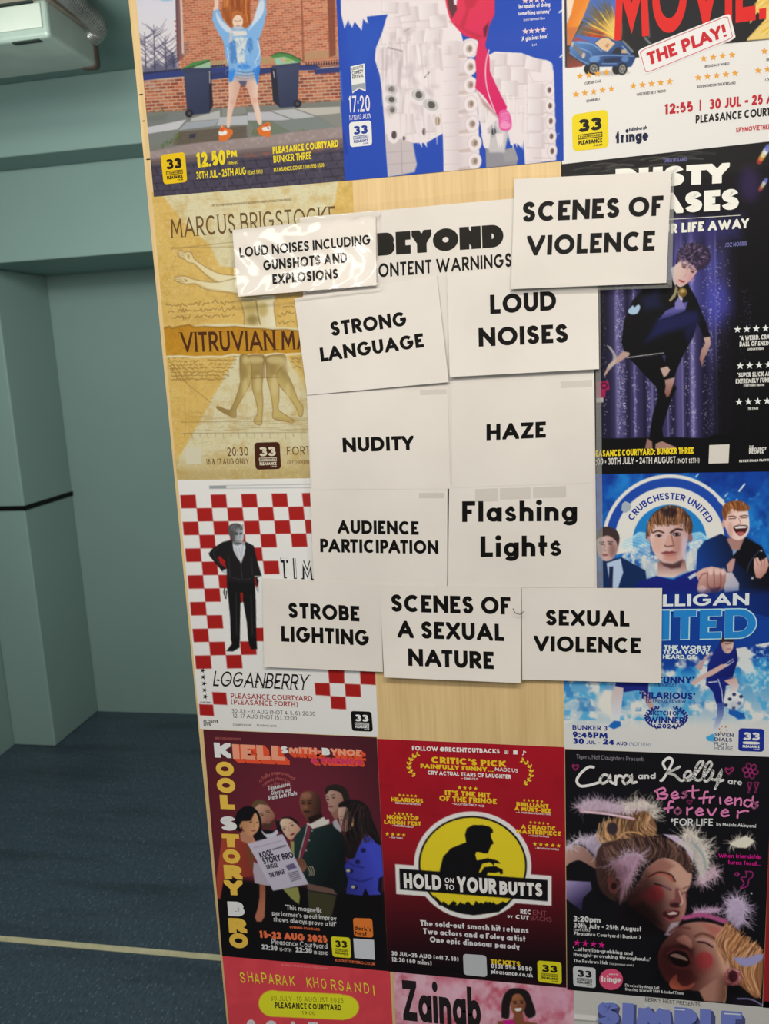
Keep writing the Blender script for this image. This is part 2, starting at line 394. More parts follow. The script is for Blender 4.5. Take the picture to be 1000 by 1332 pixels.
def strip(pts, hw, closed):
    """quads of a polyline with mitred joints"""
    P = np.array(pts, float)
    keep = [0] + [i for i in range(1, len(P)) if np.linalg.norm(P[i] - P[i - 1]) > 1e-6]
    P = P[keep]
    if closed and np.linalg.norm(P[0] - P[-1]) < 1e-6: P = P[:-1]
    n = len(P)
    if n < 2: return []
    segs = [(P[i], P[(i + 1) % n]) for i in range(n if closed else n - 1)]
    nrm = []
    for a, b in segs:
        d = (b - a) / np.linalg.norm(b - a); nrm.append(np.array([-d[1], d[0]]))
    m = len(segs)
    def joint(i):      # mitre at the start of segment i
        if not closed and i == 0: return nrm[0]
        if not closed and i == m: return nrm[-1]
        a, b = nrm[(i - 1) % m], nrm[i % m]
        s = a + b; q = s @ s
        if q < 0.35: return None
        return s * 2 / q
    out = []
    for i, (a, b) in enumerate(segs):
        j0, j1 = joint(i), joint(i + 1)
        e0, e1 = a, b
        d = (b - a) / np.linalg.norm(b - a)
        if j0 is None: j0 = nrm[i]
        if j1 is None: j1 = nrm[i]
        out.append([e0 + j0 * hw, e0 - j0 * hw, e1 - j1 * hw, e1 + j1 * hw])
    return out
def clip(poly, axis, val, keep_less):
    out = []
    for i in range(len(poly)):
        a, b = poly[i - 1], poly[i]
        ia = (a[axis] <= val) == keep_less or a[axis] == val; ib = (b[axis] <= val) == keep_less or b[axis] == val
        if ia != ib:
            t = (val - a[axis]) / (b[axis] - a[axis]); out.append(a + (b - a) * t)
        if ib: out.append(b)
    return out
def glyph_polys(ch, t, wscale=1.0, serif=0.0, rnd=False, hscale=1.0):
    """polygons of a letter in units of the cap height; t = stroke thickness"""
    w, strokes = G[ch]
    if ch in 'seagz': t = t * {'s': .78, 'e': .82}.get(ch, .92)
    w = (max(w * wscale, t * 1.75) if ch in 'frtj1' else max(w * wscale, t * 1.02)) if w else t * 1.02
    polys = []
    lo, hi = t / 2, 1 - t / 2
    xtop = XH - t / 2
    def M(p):
        y = p[1]
        if ch in LOW and y <= XH and y >= 0: yy = lo + (y / XH) * (XH - t)
        else: yy = lo + y * (1 - t) if 0 <= y <= 1 else (y * (1 - t) + lo)
        return np.array([t / 2 + p[0] * (w - t), yy])
    for st in strokes:
        P = [M(p) for p in st]
        closed = np.linalg.norm(P[0] - P[-1]) < 1e-6 and len(P) > 3
        cl = []
        if not closed:
            for end, nb, raw in ((0, 1, st[0]), (-1, -2, st[-1])):
                d = P[end] - P[nb]; L = np.linalg.norm(d)
                if L < 1e-9: continue
                d = d / L
                if rnd: pass
                elif raw[1] in (0, 1, XH) and abs(d[1]) > .3: P[end] = P[end] + d * t * 1.2; cl.append(('y', raw[1]))
                elif raw[0] in (0, 1) and abs(d[0]) > .95: P[end] = P[end] + d * t / 2
            # bars that begin on a stem start in its middle, no change
        q = strip(P, t / 2, closed)
        ytop = XH if ch in LOW and max(p[1] for p in st) <= XH + 1e-6 else 1.0
        for poly in q:
            poly = [np.array(v) for v in poly]
            if ch in 'gjpqy' and len(poly) >= 3: poly = clip(poly, 1, XH, True)
            if ch not in ',|()gjpqy;':
                poly = clip(poly, 1, 0.0, False)
                if len(poly) >= 3: poly = clip(poly, 1, ytop, True)
            if len(poly) >= 3: poly = clip(poly, 0, -0.001, False) if ch not in ",'()" else poly
            if len(poly) >= 3: poly = clip(poly, 0, w + 0.001, True) if ch not in ",'()" else poly
            if len(poly) >= 3: polys.append(poly)
        if rnd and not closed:
            for e in (P[0], P[-1]):
                polys.append([e + np.array([math.cos(a), math.sin(a)]) * t / 2 for a in np.linspace(0, 2 * PI, 10, endpoint=False)])
        if serif and not closed:
            for raw, e in ((st[0], P[0]), (st[-1], P[-1])):
                if raw[1] in (0, 1) and ch not in 'EFLTZ':
                    y = 0 if raw[1] == 0 else 1 - serif * .45
                    polys.append([np.array([e[0] - serif * 1.4 - t / 2, y]), np.array([e[0] + serif * 1.4 + t / 2, y]),
                                  np.array([e[0] + serif * 1.4 + t / 2, y + serif * .45]), np.array([e[0] - serif * 1.4 - t / 2, y + serif * .45])])
    if ch in 'ij':
        polys.append([np.array([w * (.5 if ch == 'i' else .7) + .62 * t * math.cos(a), max(.9, XH + 1.05 * t) + .62 * t * math.sin(a)]) for a in np.linspace(0, 2 * PI, 14, endpoint=False)])
    return w, polys
def line_polys(s, t=.2, track=.1, wscale=1.0, space=.32, serif=0.0, rnd=False, small=None):
    """whole line; returns (total width, polygons)"""
    x, out = 0.0, []
    for i, ch in enumerate(s):
        if ch == ' ': x += space * max(wscale, .6); continue
        w, polys = glyph_polys(ch, t, wscale, serif, rnd)
        for p in polys: out.append([v + np.array([x, 0]) for v in p])
        k = track
        if i + 1 < len(s) and s[i:i + 2] in ('AV', 'VA', 'LT', 'TA', 'AT', 'AY', 'YA', 'LY', 'LV', 'PA', 'FA', 'TY', 'RT', 'LA'): k -= .10 * wscale
        x += w + k
    return x - track, out

class Lettering:
    """collects polygons given in pixels of the photograph, on one sheet"""
    def __init__(self, sheet, eps=0.00016):
        self.V, self.F, self.sheet, self.eps, self.k = [], [], sheet, eps, 0
        self.marks = []
    def poly(self, pts, layer=0):
        P = np.array(pts, float)
        a = 0.5 * np.sum(P[:, 0] * np.roll(P[:, 1], -1) - P[:, 1] * np.roll(P[:, 0], -1))
        if abs(a) < 1e-5: return
        if a > 0: P = P[::-1]
        self.k = (self.k + 1) % 7
        Y = self.sheet.depth(P) - self.eps - layer * 0.00012 - self.k * 0.000012
        W = at_arr(P, Y)
        b = len(self.V)
        self.V += list(W); self.F.append(tuple(range(b, b + len(P))))
    def text(self, s, p0, p1, cap, t=.2, track=.1, layer=0, shear=0.0, up=None, **kw):
        """line of lettering from p0 to p1 (left and right ends of the baseline)"""
        self.mark()
        w, polys = line_polys(s, t, track, **kw)
        p0 = np.array(p0, float); p1 = np.array(p1, float)
        d = p1 - p0
        up = self.sheet.up((p0 + p1) / 2) if up is None else np.array(up, float)
        for q in polys:
            pts = []
            for v in q:
                f = v[0] / w
                pts.append(p0 + d * f + up * (v[1] * cap) + d / np.linalg.norm(d) * (shear * v[1] * cap))
            self.poly(pts, layer)
    def arctext(self, s, c, r, a0, a1, cap, t=.2, track=.1, layer=0, **kw):
        """lettering along a circle (angles in degrees, y up, running a0 -> a1)"""
        self.mark()
        w, polys = line_polys(s, t, track, **kw)
        for q in polys:
            pts = []
            for v in q:
                a = math.radians(a0 + (a1 - a0) * v[0] / w); rr = r + v[1] * cap
                pts.append((c[0] + rr * math.cos(a), c[1] - rr * math.sin(a)))
            self.poly(pts, layer)
    def stroke(self, pts, width, layer=0, closed=False, rnd=True):
        for q in strip(pts, width / 2, closed): self.poly(q, layer)
        if rnd:
            for e in pts:
                self.poly([(e[0] + width / 2 * math.cos(a), e[1] + width / 2 * math.sin(a)) for a in np.linspace(0, 2 * PI, 8, endpoint=False)], layer)
    def star(self, c, r, layer=0, inner=.42, rot=0):
        P = [(c[0] + (r if k % 2 == 0 else r * inner) * math.sin(k * PI / 5 + rot), c[1] - (r if k % 2 == 0 else r * inner) * math.cos(k * PI / 5 + rot)) for k in range(10)]
        for k in range(5):
            self.poly([P[2 * k], P[(2 * k + 1) % 10], c, P[(2 * k - 1) % 10]], layer)
    def ellipse(self, c, rx, ry, layer=0, n=40):
        self.poly([(c[0] + rx * math.cos(a), c[1] + ry * math.sin(a)) for a in np.linspace(0, 2 * PI, n, endpoint=False)], layer)
    def mark(self):
        self.marks.append(len(self.F))
    def done(self, name, mat, parent=None, label=None, split=False):
        """one mesh, or one mesh per line of lettering"""
        if not self.F: return None
        if split and len(self.marks) > 1:
            for a, b in zip([0] + self.marks[1:], self.marks[1:] + [len(self.F)]):
                F = self.F[a:b]
                if not F: continue
                lo, hi = min(min(f) for f in F), max(max(f) for f in F) + 1
                o = link_mesh(name, self.V[lo:hi], [tuple(i - lo for i in f) for f in F], mat, parent if parent is not None else self.sheet.root)
                if label: o['label'] = label
            return o
        o = link_mesh(name, self.V, self.F, mat, parent if parent is not None else self.sheet.root)
        if label: o['label'] = label
        return o
def rrect(q, r, n=5):
    """rounded outline inside the quad q (TL, TR, BR, BL) with corner fraction r"""
    q = [np.array(p, float) for p in q]
    def uv(u, v): return q[0] * (1 - u) * (1 - v) + q[1] * u * (1 - v) + q[2] * u * v + q[3] * (1 - u) * v
    out = []
    for cx, cy, a in ((1 - r, r, -90), (1 - r, 1 - r, 0), (r, 1 - r, 90), (r, r, 180)):
        for k in range(n + 1):
            b = math.radians(a + 90 * k / n); out.append(tuple(uv(cx + r * math.cos(b), cy + r * math.sin(b))))
    return out
# ------------------------------------------------------------------ sheets of paper fixed to the board
def homog(q):
    """3x3 homography unit square -> quad (TL, TR, BR, BL), v down"""
    (x0, y0), (x1, y1), (x2, y2), (x3, y3) = q
    A, b = [], []
    for (u, v), (x, y) in zip(((0, 0), (1, 0), (1, 1), (0, 1)), q):
        A.append([u, v, 1, 0, 0, 0, -u * x, -v * x]); b.append(x)
        A.append([0, 0, 0, u, v, 1, -u * y, -v * y]); b.append(y)
    h = np.linalg.solve(np.array(A, float), np.array(b, float))
    return np.append(h, 1).reshape(3, 3)
class Sheet:
    """one sheet: quad in pixels of the photograph, distance off the board, gentle lift of its edges"""
    def __init__(self, quad, off, lift=None, thick=0.00025):
        self.q = [tuple(map(float, p)) for p in quad]
        self.H = homog(self.q); self.Hi = np.linalg.inv(self.H)
        self.off, self.lift, self.thick, self.root = off, lift, thick, None
    def uv(self, P):
        P = np.asarray(P, float)
        h = np.concatenate([P, np.ones((len(P), 1))], 1) @ self.Hi.T
        return h[:, :2] / h[:, 2:]
    def px(self, UV):
        UV = np.asarray(UV, float)
        h = np.concatenate([UV, np.ones((len(UV), 1))], 1) @ self.H.T
        return h[:, :2] / h[:, 2:]
    def depth(self, P):
        y = np.full(len(P), -self.off)
        if self.lift is not None:
            uv = np.clip(self.uv(P), -.1, 1.1)
            y = y - self.lift(uv[:, 0], uv[:, 1])
        return y
    def up(self, p):
        u, v = self.uv([p])[0]
        a, b = self.px([(u, v + .02), (u, v - .02)])
        d = b - a
        return d / np.linalg.norm(d)
    def centre(self):
        p = self.px([(.5, 1.0)])[0]
        return at(p[0], p[1], -self.off)
    def build(self, name, mat, parent, nu=2, nv=2, canvas=None, smooth=False):
        u = np.linspace(0, 1, nu); v = np.linspace(0, 1, nv)
        UV = np.stack(np.meshgrid(u, v), -1).reshape(-1, 2)
        P = self.px(UV); D = self.depth(P)
        front = at_arr(P, D)
        n = nu * nv
        idx = np.arange(n).reshape(nv, nu)
        quads = np.stack([idx[:-1, :-1], idx[1:, :-1], idx[1:, 1:], idx[:-1, 1:]], -1).reshape(-1, 4)
        rim = np.concatenate([idx[0, :], idx[1:, -1], idx[-1, -2::-1], idx[-2:0:-1, 0]])
        back = front[rim] + np.array([0, self.thick, 0])
        m = len(rim)
        rq = np.array([[rim[i], rim[(i + 1) % m], n + (i + 1) % m, n + i] for i in range(m)])
        V = np.concatenate([front, back]); Q = np.concatenate([quads, rq])
        me = bpy.data.meshes.new(name)
        me.vertices.add(len(V)); me.vertices.foreach_set('co', V.astype(np.float32).ravel())
        me.loops.add(len(Q) * 4); me.loops.foreach_set('vertex_index', Q.astype(np.int32).ravel())
        me.polygons.add(len(Q)); me.polygons.foreach_set('loop_start', np.arange(0, len(Q) * 4, 4, dtype=np.int32))
        me.polygons.foreach_set('loop_total', np.full(len(Q), 4, np.int32))
        me.polygons.foreach_set('use_smooth', [smooth] * len(Q))
        me.update(calc_edges=True); me.validate()
        if canvas is not None:
            col = canvas.sample(P)
            col = np.concatenate([col, np.full((m, 3), 0.6)])
            ca = me.color_attributes.new('print', 'FLOAT_COLOR', 'POINT')
            ca.data.foreach_set('color', np.concatenate([col, np.ones((len(col), 1))], 1).astype(np.float32).ravel())
        me.materials.append(mat)
        o = bpy.data.objects.new(name, me); C.objects.link(o)
        if parent is not None: adopt(o, parent)
        return o
# ------------------------------------------------------------------ printed pictures: a small painter whose canvas becomes the sheet's own ink
class Canvas:
    Q = 1.3
    def __init__(self, sheet, base, white):
        q = np.array(sheet.q)
        self.x0, self.y0 = max(q[:, 0].min() - 3, -30), max(q[:, 1].min() - 3, -30)
        x1, y1 = min(q[:, 0].max() + 3, 1030), min(q[:, 1].max() + 3, 1362)
        self.w, self.h = int((x1 - self.x0) * self.Q) + 1, int((y1 - self.y0) * self.Q) + 1
        self.img = np.zeros((self.h, self.w, 3)); self.img[:] = base
        self.white = white
        self.ox, self.oy, self.s = 0.0, 0.0, 1.0
        self.rng = np.random.default_rng(5)
    def z(self, ox=0.0, oy=0.0, s=1.0):
        """following coordinates are in an enlarged view whose corner is (ox, oy)"""
        self.ox, self.oy, self.s = ox, oy, s
        return self
    def _P(self, pts):
        P = np.asarray(pts, float) * self.s + [self.ox, self.oy]
        return (P - [self.x0, self.y0]) * self.Q
    def _win(self, lo, hi, m):
        a = np.floor(lo - m).astype(int); b = np.ceil(hi + m).astype(int) + 1
        a = np.maximum(a, 0); b = np.minimum(b, [self.w, self.h])
        if (b <= a).any(): return None
        X, Y = np.meshgrid(np.arange(a[0], b[0]), np.arange(a[1], b[1]))
        return a, b, X + 0.0, Y + 0.0
    def _put(self, win, mask, col, mode='n'):
        a, b, X, Y = win
        sub = self.img[a[1]:b[1], a[0]:b[0]]
        if callable(col):
            c = col(((X / self.Q + self.x0) - self.ox) / self.s, ((Y / self.Q + self.y0) - self.oy) / self.s)
        else: c = np.asarray(col, float)
        m = mask[..., None]
        if mode == 'mul': sub *= 1 - m * (1 - c / 255.0)
        elif mode == 'add': sub += m * c
        else: sub += m * (c - sub)
        np.clip(sub, 0, 255, out=sub)
    def poly(self, pts, col, soft=1.0, alpha=1.0, smooth=False, mode='n', tex=0.0, texs=0.25):
        if smooth: pts = spl(pts, 6, True)
        P = self._P(pts); soft = max(soft * self.s * self.Q, 1.0) if soft != 1.0 else 1.2
        win = self._win(P.min(0), P.max(0), soft)
        if win is None: return
        _, _, X, Y = win
        ins = np.zeros(X.shape, bool); d2 = np.full(X.shape, 1e12)
        for i in range(len(P)):
            p, q = P[i - 1], P[i]
            e = q - p; L = e @ e
            if L < 1e-9: continue
            wx, wy = X - p[0], Y - p[1]
            t = np.clip((wx * e[0] + wy * e[1]) / L, 0, 1)
            d2 = np.minimum(d2, (wx - t * e[0]) ** 2 + (wy - t * e[1]) ** 2)
            if p[1] != q[1]:
                c = (p[1] > Y) != (q[1] > Y)
                ins ^= c & (X < (q[0] - p[0]) * (Y - p[1]) / (q[1] - p[1]) + p[0])
        sd = np.where(ins, -np.sqrt(d2), np.sqrt(d2))
        m = np.clip(0.5 - sd / soft, 0, 1)
        if soft > 2: m = m * m * (3 - 2 * m)
        if tex: m = m * np.clip(1 - tex + tex * 2 * self.vnoise(X, Y, texs), 0, 1)
        self._put(win, m * alpha, col, mode)
    def line(self, pts, w, col, soft=1.0, alpha=1.0, smooth=False, mode='n', w1=None):
        if smooth: pts = spl(pts, 6)
        P = self._P(pts); k = self.s * self.Q
        soft = max(soft * k, 1.0) if soft != 1.0 else 1.2
        w0 = w * k; w1 = w0 if w1 is None else w1 * k
        win = self._win(P.min(0), P.max(0), max(w0, w1) + soft)
        if win is None: return
        _, _, X, Y = win
        best = np.full(X.shape, 1e9)
        n = len(P) - 1
        for i in range(n):
            p, q = P[i], P[i + 1]; e = q - p; L = e @ e
            if L < 1e-9: continue
            t = np.clip(((X - p[0]) * e[0] + (Y - p[1]) * e[1]) / L, 0, 1)
            d = np.hypot(X - p[0] - t * e[0], Y - p[1] - t * e[1])
            best = np.minimum(best, d - (w0 + (w1 - w0) * (i + t) / n) / 2)
        m = np.clip(0.5 - best / soft, 0, 1)
        self._put(win, m * alpha, col, mode)
    def ell(self, cx, cy, rx, ry, col, rot=0.0, soft=1.0, alpha=1.0, mode='n', ring=None):
        c = self._P([(cx, cy)])[0]; k = self.s * self.Q
        soft = max(soft * k, 1.0) if soft != 1.0 else 1.2
        rx, ry = max(rx * k, .3), max(ry * k, .3); R = max(rx, ry)
        win = self._win(c - R, c + R, soft + (ring or 0) * k)
        if win is None: return
        _, _, X, Y = win
        a = math.radians(rot); dx, dy = X - c[0], Y - c[1]
        u = (dx * math.cos(a) + dy * math.sin(a)) / rx; v = (-dx * math.sin(a) + dy * math.cos(a)) / ry
        r = np.hypot(u, v)
        g = np.hypot(u / rx, v / ry) + 1e-9
        sd = (r - 1) * np.where(r > 1e-6, r / g, min(rx, ry))
        if ring: sd = np.abs(sd) - ring * k / 2
        m = np.clip(0.5 - sd / soft, 0, 1)
        if soft > 2: m = m * m * (3 - 2 * m)
        self._put(win, m * alpha, col, mode)
    def vnoise(self, X, Y, s, seed=3):
        """smooth value noise 0..1 (s = cells per canvas pixel)"""
        r = np.random.default_rng(seed); T = r.random((64, 64))
        x, y = X * s, Y * s
        xi, yi = np.floor(x).astype(int), np.floor(y).astype(int)
        fx, fy = x - xi, y - yi; fx = fx * fx * (3 - 2 * fx); fy = fy * fy * (3 - 2 * fy)
        g = lambda i, j: T[(yi + j) % 64, (xi + i) % 64]
        return (g(0, 0) * (1 - fx) + g(1, 0) * fx) * (1 - fy) + (g(0, 1) * (1 - fx) + g(1, 1) * fx) * fy
    def fbm(self, X, Y, s, seed=3):
        return (self.vnoise(X, Y, s, seed) + .5 * self.vnoise(X, Y, s * 2.1, seed + 1) + .25 * self.vnoise(X, Y, s * 4.3, seed + 2)) / 1.75
    def grain(self, amt, s=0.5, pts=None):
        X, Y = np.meshgrid(np.arange(self.w), np.arange(self.h))
        n = self.fbm(X, Y, s, 9) - .5
        self.img *= 1 + amt * 2 * n[..., None]; np.clip(self.img, 0, 255, out=self.img)
    def clouds(self, col, s, lo, hi, alpha=1.0, seed=3, region=None, mode='n', sx=1.0):
        """patches of noise printed in col inside the polygon region"""
        P = self._P(region)
        win = self._win(P.min(0), P.max(0), 1)
        if win is None: return
        _, _, X, Y = win
        n = self.fbm(X * sx, Y, s / self.Q, seed)
        m = np.clip((n - lo) / (hi - lo), 0, 1)
        ins = np.zeros(X.shape, bool)
        for i in range(len(P)):
            p, q = P[i - 1], P[i]
            if p[1] != q[1]:
                c = (p[1] > Y) != (q[1] > Y); ins ^= c & (X < (q[0] - p[0]) * (Y - p[1]) / (q[1] - p[1]) + p[0])
        self._put(win, m * ins * alpha, col, mode)
    def hair(self, n, start, end, w, cols, jit=2.0, bend=0.0, alpha=.8):
        """n strands between two polylines (start and end), coloured from cols"""
        A, B = np.array(start, float), np.array(end, float)
        def on(L, t):
            k = t * (len(L) - 1); i = min(int(k), len(L) - 2); return L[i] + (L[i + 1] - L[i]) * (k - i)
        for i in range(n):
            t = (i + self.rng.random()) / n
            a = on(A, t) + self.rng.normal(0, jit, 2); b = on(B, t) + self.rng.normal(0, jit, 2)
            d = b - a; m = (a + b) / 2 + np.array([-d[1], d[0]]) * (bend + self.rng.normal(0, .06))
            self.line([a, m, b], w, cols[self.rng.integers(len(cols))], alpha=alpha, smooth=True, w1=w * .5)
    def fluff(self, pts, r, col, n=60, w=1.0, spread=1.0, alpha=.7):
        """feathery tuft: short strands radiating from the polyline pts"""
        A = np.array(pts, float); c = A.mean(0)
        for i in range(n):
            k = self.rng.random() * (len(A) - 1); j = min(int(k), len(A) - 2); p = A[j] + (A[j + 1] - A[j]) * (k - j)
            a = self.rng.random() * 2 * PI; L = r * (.5 + self.rng.random() * .8)
            e = p + np.array([math.cos(a), math.sin(a)]) * L
            m = (p + e) / 2 + self.rng.normal(0, r * .12, 2)
            cc = np.clip(np.array(col) * (.82 + .3 * self.rng.random()), 0, 255)
            self.line([p, m, e], w * 1.6, cc, alpha=alpha, smooth=True, w1=w * .4)
    def grade(self, sat, gain):
        """overall saturation and strength of the print"""
        g = self.img.mean(2, keepdims=True); self.img = np.clip((g + (self.img - g) * sat) * gain, 0, 255)
    def sample(self, P):
        x = np.clip((P[:, 0] - self.x0) * self.Q, 0, self.w - 1.001); y = np.clip((P[:, 1] - self.y0) * self.Q, 0, self.h - 1.001)
        xi, yi = x.astype(int), y.astype(int); fx, fy = (x - xi)[:, None], (y - yi)[:, None]
        I = self.img
        c = (I[yi, xi] * (1 - fx) + I[yi, xi + 1] * fx) * (1 - fy) + (I[yi + 1, xi] * (1 - fx) + I[yi + 1, xi + 1] * fx) * fy
        return np.clip(lin(c) / lin(self.white) * 0.78, 0.003, 0.9)
def grad(p, c, q, d):
    """colour running from c at p to d at q"""
    p, q, c, d = (np.array(v, float) for v in (p, q, c, d))
    e = q - p; L = e @ e
    def f(X, Y):
        t = np.clip(((X - p[0]) * e[0] + (Y - p[1]) * e[1]) / L, 0, 1)[..., None]
        return c + (d - c) * t
    return f
class Poster:
    def __init__(self, label, quad, off, base, white, lift=None):
        self.sheet = Sheet(quad, off * 0.001, lift)
        self.root = thing('poster', label, 'poster', self.sheet.centre(), 'theatre posters on the board')
        self.sheet.root = self.root
        self.cv = Canvas(self.sheet, base, white); self.white = white
        self.n = 0
    def print(self, rough=0.5, spec=0.15):
        q = np.array(self.sheet.q)
        w = np.linalg.norm(q[1] - q[0]) ; h = np.linalg.norm(q[3] - q[0])
        o = self.sheet.build('printed_sheet', print_mat(rough, spec), self.root, int(w * 1.25), int(h * 1.25), self.cv)
        self.cv.img = None
    def let(self): return Lettering(self.sheet)
    def put(self, L, name, rgb, label=None, parent=None, rough=.5):
        one = any(w in name for w in ('badge', 'flash', 'fill', 'hand_drawn', 'extrusion', 'outline'))
        return L.done(name, ink(rgb, self.white, rough), parent or self.root, label, split=not one)
    def badge(self, quad, bg, fg, label=None, solid_bar=False):
        """rounded venue badge: 33 / COURTYARD / PLEASANCE / .CO.UK"""
        H = homog(quad)
        def T(u, v):
            h = H @ np.array([u, v, 1.0]); return (h[0] / h[2], h[1] / h[2])
        L = self.let(); L.poly(rrect(quad, .13), 1)
        b = self.put(L, 'venue_badge', bg, label)
        L = self.let()
        hgt = np.linalg.norm(np.array(T(.5, 1)) - np.array(T(.5, 0)))
        L.text('33', T(.17, .51), T(.83, .51), hgt * .34, t=.27, track=.05, layer=2, wscale=1.4)
        if not solid_bar:
            L.stroke([T(.17, .58), T(.83, .58), T(.83, .69), T(.17, .69), T(.17, .58)], hgt * .022, 2, rnd=False)
            L.text('COURTYARD', T(.21, .665), T(.79, .665), hgt * .055, t=.24, track=.1, layer=2)
        else:
            L.poly(rrect([T(.17, .57), T(.83, .57), T(.83, .69), T(.17, .69)], .3), 2)
        L.text('PLEASANCE', T(.17, .845), T(.83, .845), hgt * .115, t=.28, track=.06, layer=2)
        L.text('.CO.UK', T(.58, .925), T(.83, .925), hgt * .05, t=.26, track=.08, layer=2)
        o = self.put(L, 'badge_lettering', fg, None, b)
        return b
    def blank_code(self, quad, rgb):
        L = self.let(); L.poly(quad, 1); return self.put(L, 'blank_panel', rgb)
# ------------------------------------------------------------------ poster: figure in a blue rain poncho between two wheelie bins
p = Poster('poster of a red-haired person in a blue poncho between two wheelie bins',
           [(162.8, -161.1), (435.5, -204.5), (456.3, 234.7), (200.0, 256.0)], 0.5, (70, 66, 84), (250, 244, 236))
c = p.cv
# house wall
def bricks(c, region, mortar, cols, p0, dx, dy, rows, bl, seed=1, alpha=.9):
    c.poly(region, mortar)
    r = np.random.default_rng(seed); p0, dx, dy = (np.array(v, float) for v in (p0, dx, dy))
    W = np.linalg.norm(dx); n = int(W / bl) + 1; dxn = dx / W
    R = np.array(region, float); lo, hi = R.min(0), R.max(0)
    for k in range(rows):
        a = p0 + dy * k
        for i in range(-1, n):
            s = a + dxn * (i + (k % 2) * .5) * bl; e = s + dxn * bl * .9
            m = (s + e) / 2
            ins = False
            for j in range(len(R)):
                u, v = R[j - 1], R[j]
                if (u[1] > m[1]) != (v[1] > m[1]) and m[0] < (v[0] - u[0]) * (m[1] - u[1]) / (v[1] - u[1]) + u[0]: ins = not ins
            if not ins: continue
            h = dy * .72
            c.poly([s, e, e + h, s + h], np.clip(np.array(cols[r.integers(len(cols))]) * (.9 + .2 * r.random()), 0, 255), alpha=alpha)
c.z(170, 0, .14)
c.poly([(0, -1400), (420, -1400), (460, 700), (60, 700)], grad((200, -200), (226, 226, 238), (200, 500), (236, 226, 226)))
c.ell(330, -10, 60, 20, (150, 200, 226), soft=30)
wall = [(390, -1400), (2100, -1500), (2100, 600), (440, 660)]
bricks(c, wall, (214, 168, 140), [(186, 96, 62), (196, 106, 70), (176, 84, 54), (204, 120, 84)], (380, -420), (1700, -130), (2, 22.5), 54, 62, 2, .85)
# railings trees in the sky
r = np.random.default_rng(4)
for bx, by, top in ((225, 650, 230), (330, 640, 330), (140, 620, 300), (400, 620, 480)):
    c.line([(bx, by), (bx - 12, top)], 14, (70, 66, 92), w1=5, alpha=.8)
    for k in range(26):
        t = r.random(); y = by + (top - by) * t * .9; s = (-1) ** k
        L = 60 + 90 * r.random()
        c.line([(bx - 12 * t, y), (bx + s * L * .5, y - L * .35), (bx + s * L, y - L * (.6 + .5 * r.random()))], 6, (84, 80, 108), smooth=True, w1=2.5, alpha=.75)
c.poly([(100, 600), (170, 620), (240, 560), (300, 600), (380, 500), (420, 520), (450, 680), (110, 720)], (64, 66, 96), soft=60, alpha=.75)
c.poly([(392, -800), (440, -800), (490, 540), (440, 560)], (140, 96, 92)); c.poly([(392, -800), (412, -800), (452, 560), (430, 560)], (112, 80, 86))
c.poly([(440, -400), (462, -400), (496, 500), (476, 500)], (222, 196, 184))
# low wall, coping
c.z(160, 0, .3)
low = [(70, 345), (1000, 282), (1020, 450), (80, 494)]
bricks(c, low, (206, 178, 152), [(160, 74, 48), (182, 92, 58), (146, 62, 44), (196, 110, 76)], (80, 352), (880, -55), (1.5, 14.5), 12, 36, 3)
c.clouds((206, 176, 158), .12, .5, .75, .6, 7, [(88, 345), (270, 330), (270, 385), (92, 400)])
c.poly([(380, 262), (460, 258), (460, 300), (384, 312)], (186, 150, 110)); c.poly([(600, 250), (660, 245), (660, 270), (600, 280)], (186, 150, 106))
c.poly([(790, 225), (940, 216), (942, 240), (790, 262)], (190, 146, 108))
c.poly([(770, 0), (778, 0), (786, 270), (778, 270)], (130, 70, 52), alpha=.6)
c.poly([(876, -300), (912, -300), (922, 240), (894, 250)], (130, 66, 48), alpha=.85, soft=8)
c.poly([(84, 322), (460, 286), (460, 308), (84, 350)], (52, 66, 128)); c.poly([(380, 318), (650, 292), (650, 316), (382, 346)], (46, 58, 112))
c.poly([(760, 284), (836, 280), (860, 296), (838, 300), (1010, 282), (1010, 308), (832, 322), (830, 304), (764, 306)], (46, 58, 116))
for k in range(14):
    x = 790 + k * 11; c.poly([(x, 286 - k * .6), (x + 4, 266 - k * .6), (x + 8, 286 - k * .6)], (36, 36, 60))
for k in range(30):
    x = 90 + k * 12; y = 318 - k * 1.2; c.ell(x, y, 6, 5, (40, 44, 80))
# pavement
c.poly([(60, 490), (1010, 432), (1020, 600), (60, 668)], (128, 128, 120))
slabs = [([(104, 530), (215, 492), (290, 488), (262, 520), (104, 552)], (126, 130, 126)), ([(104, 552), (275, 518), (238, 560), (108, 580)], (206, 204, 206)),
         ([(300, 512), (420, 478), (420, 516), (290, 526)], (190, 188, 186)), ([(275, 530), (415, 518), (400, 545), (240, 565)], (166, 170, 176)),
         ([(420, 508), (540, 500), (540, 540), (405, 545)], (190, 190, 194)), ([(540, 488), (640, 484), (740, 522), (540, 522)], (192, 190, 194)),
         ([(640, 480), (740, 472), (834, 506), (744, 518)], (190, 190, 190)), ([(745, 470), (940, 462), (942, 490), (840, 502)], (196, 190, 178)),
         ([(645, 526), (840, 506), (920, 552), (730, 570)], (130, 136, 132)), ([(540, 526), (640, 524), (722, 570), (600, 590)], (116, 126, 108)),
         ([(840, 500), (945, 492), (950, 545), (920, 550)], (140, 140, 132)), ([(110, 582), (240, 566), (215, 620), (115, 630)], (128, 132, 126)),
         ([(430, 470), (530, 462), (535, 490), (430, 505)], (142, 144, 136)), ([(110, 505), (200, 490), (180, 520), (108, 525)], (118, 122, 116))]
for q, col in slabs: c.poly(q, col, soft=3)
c.poly([(240, 572), (535, 544), (540, 606), (215, 630)], (112, 100, 86), soft=4)
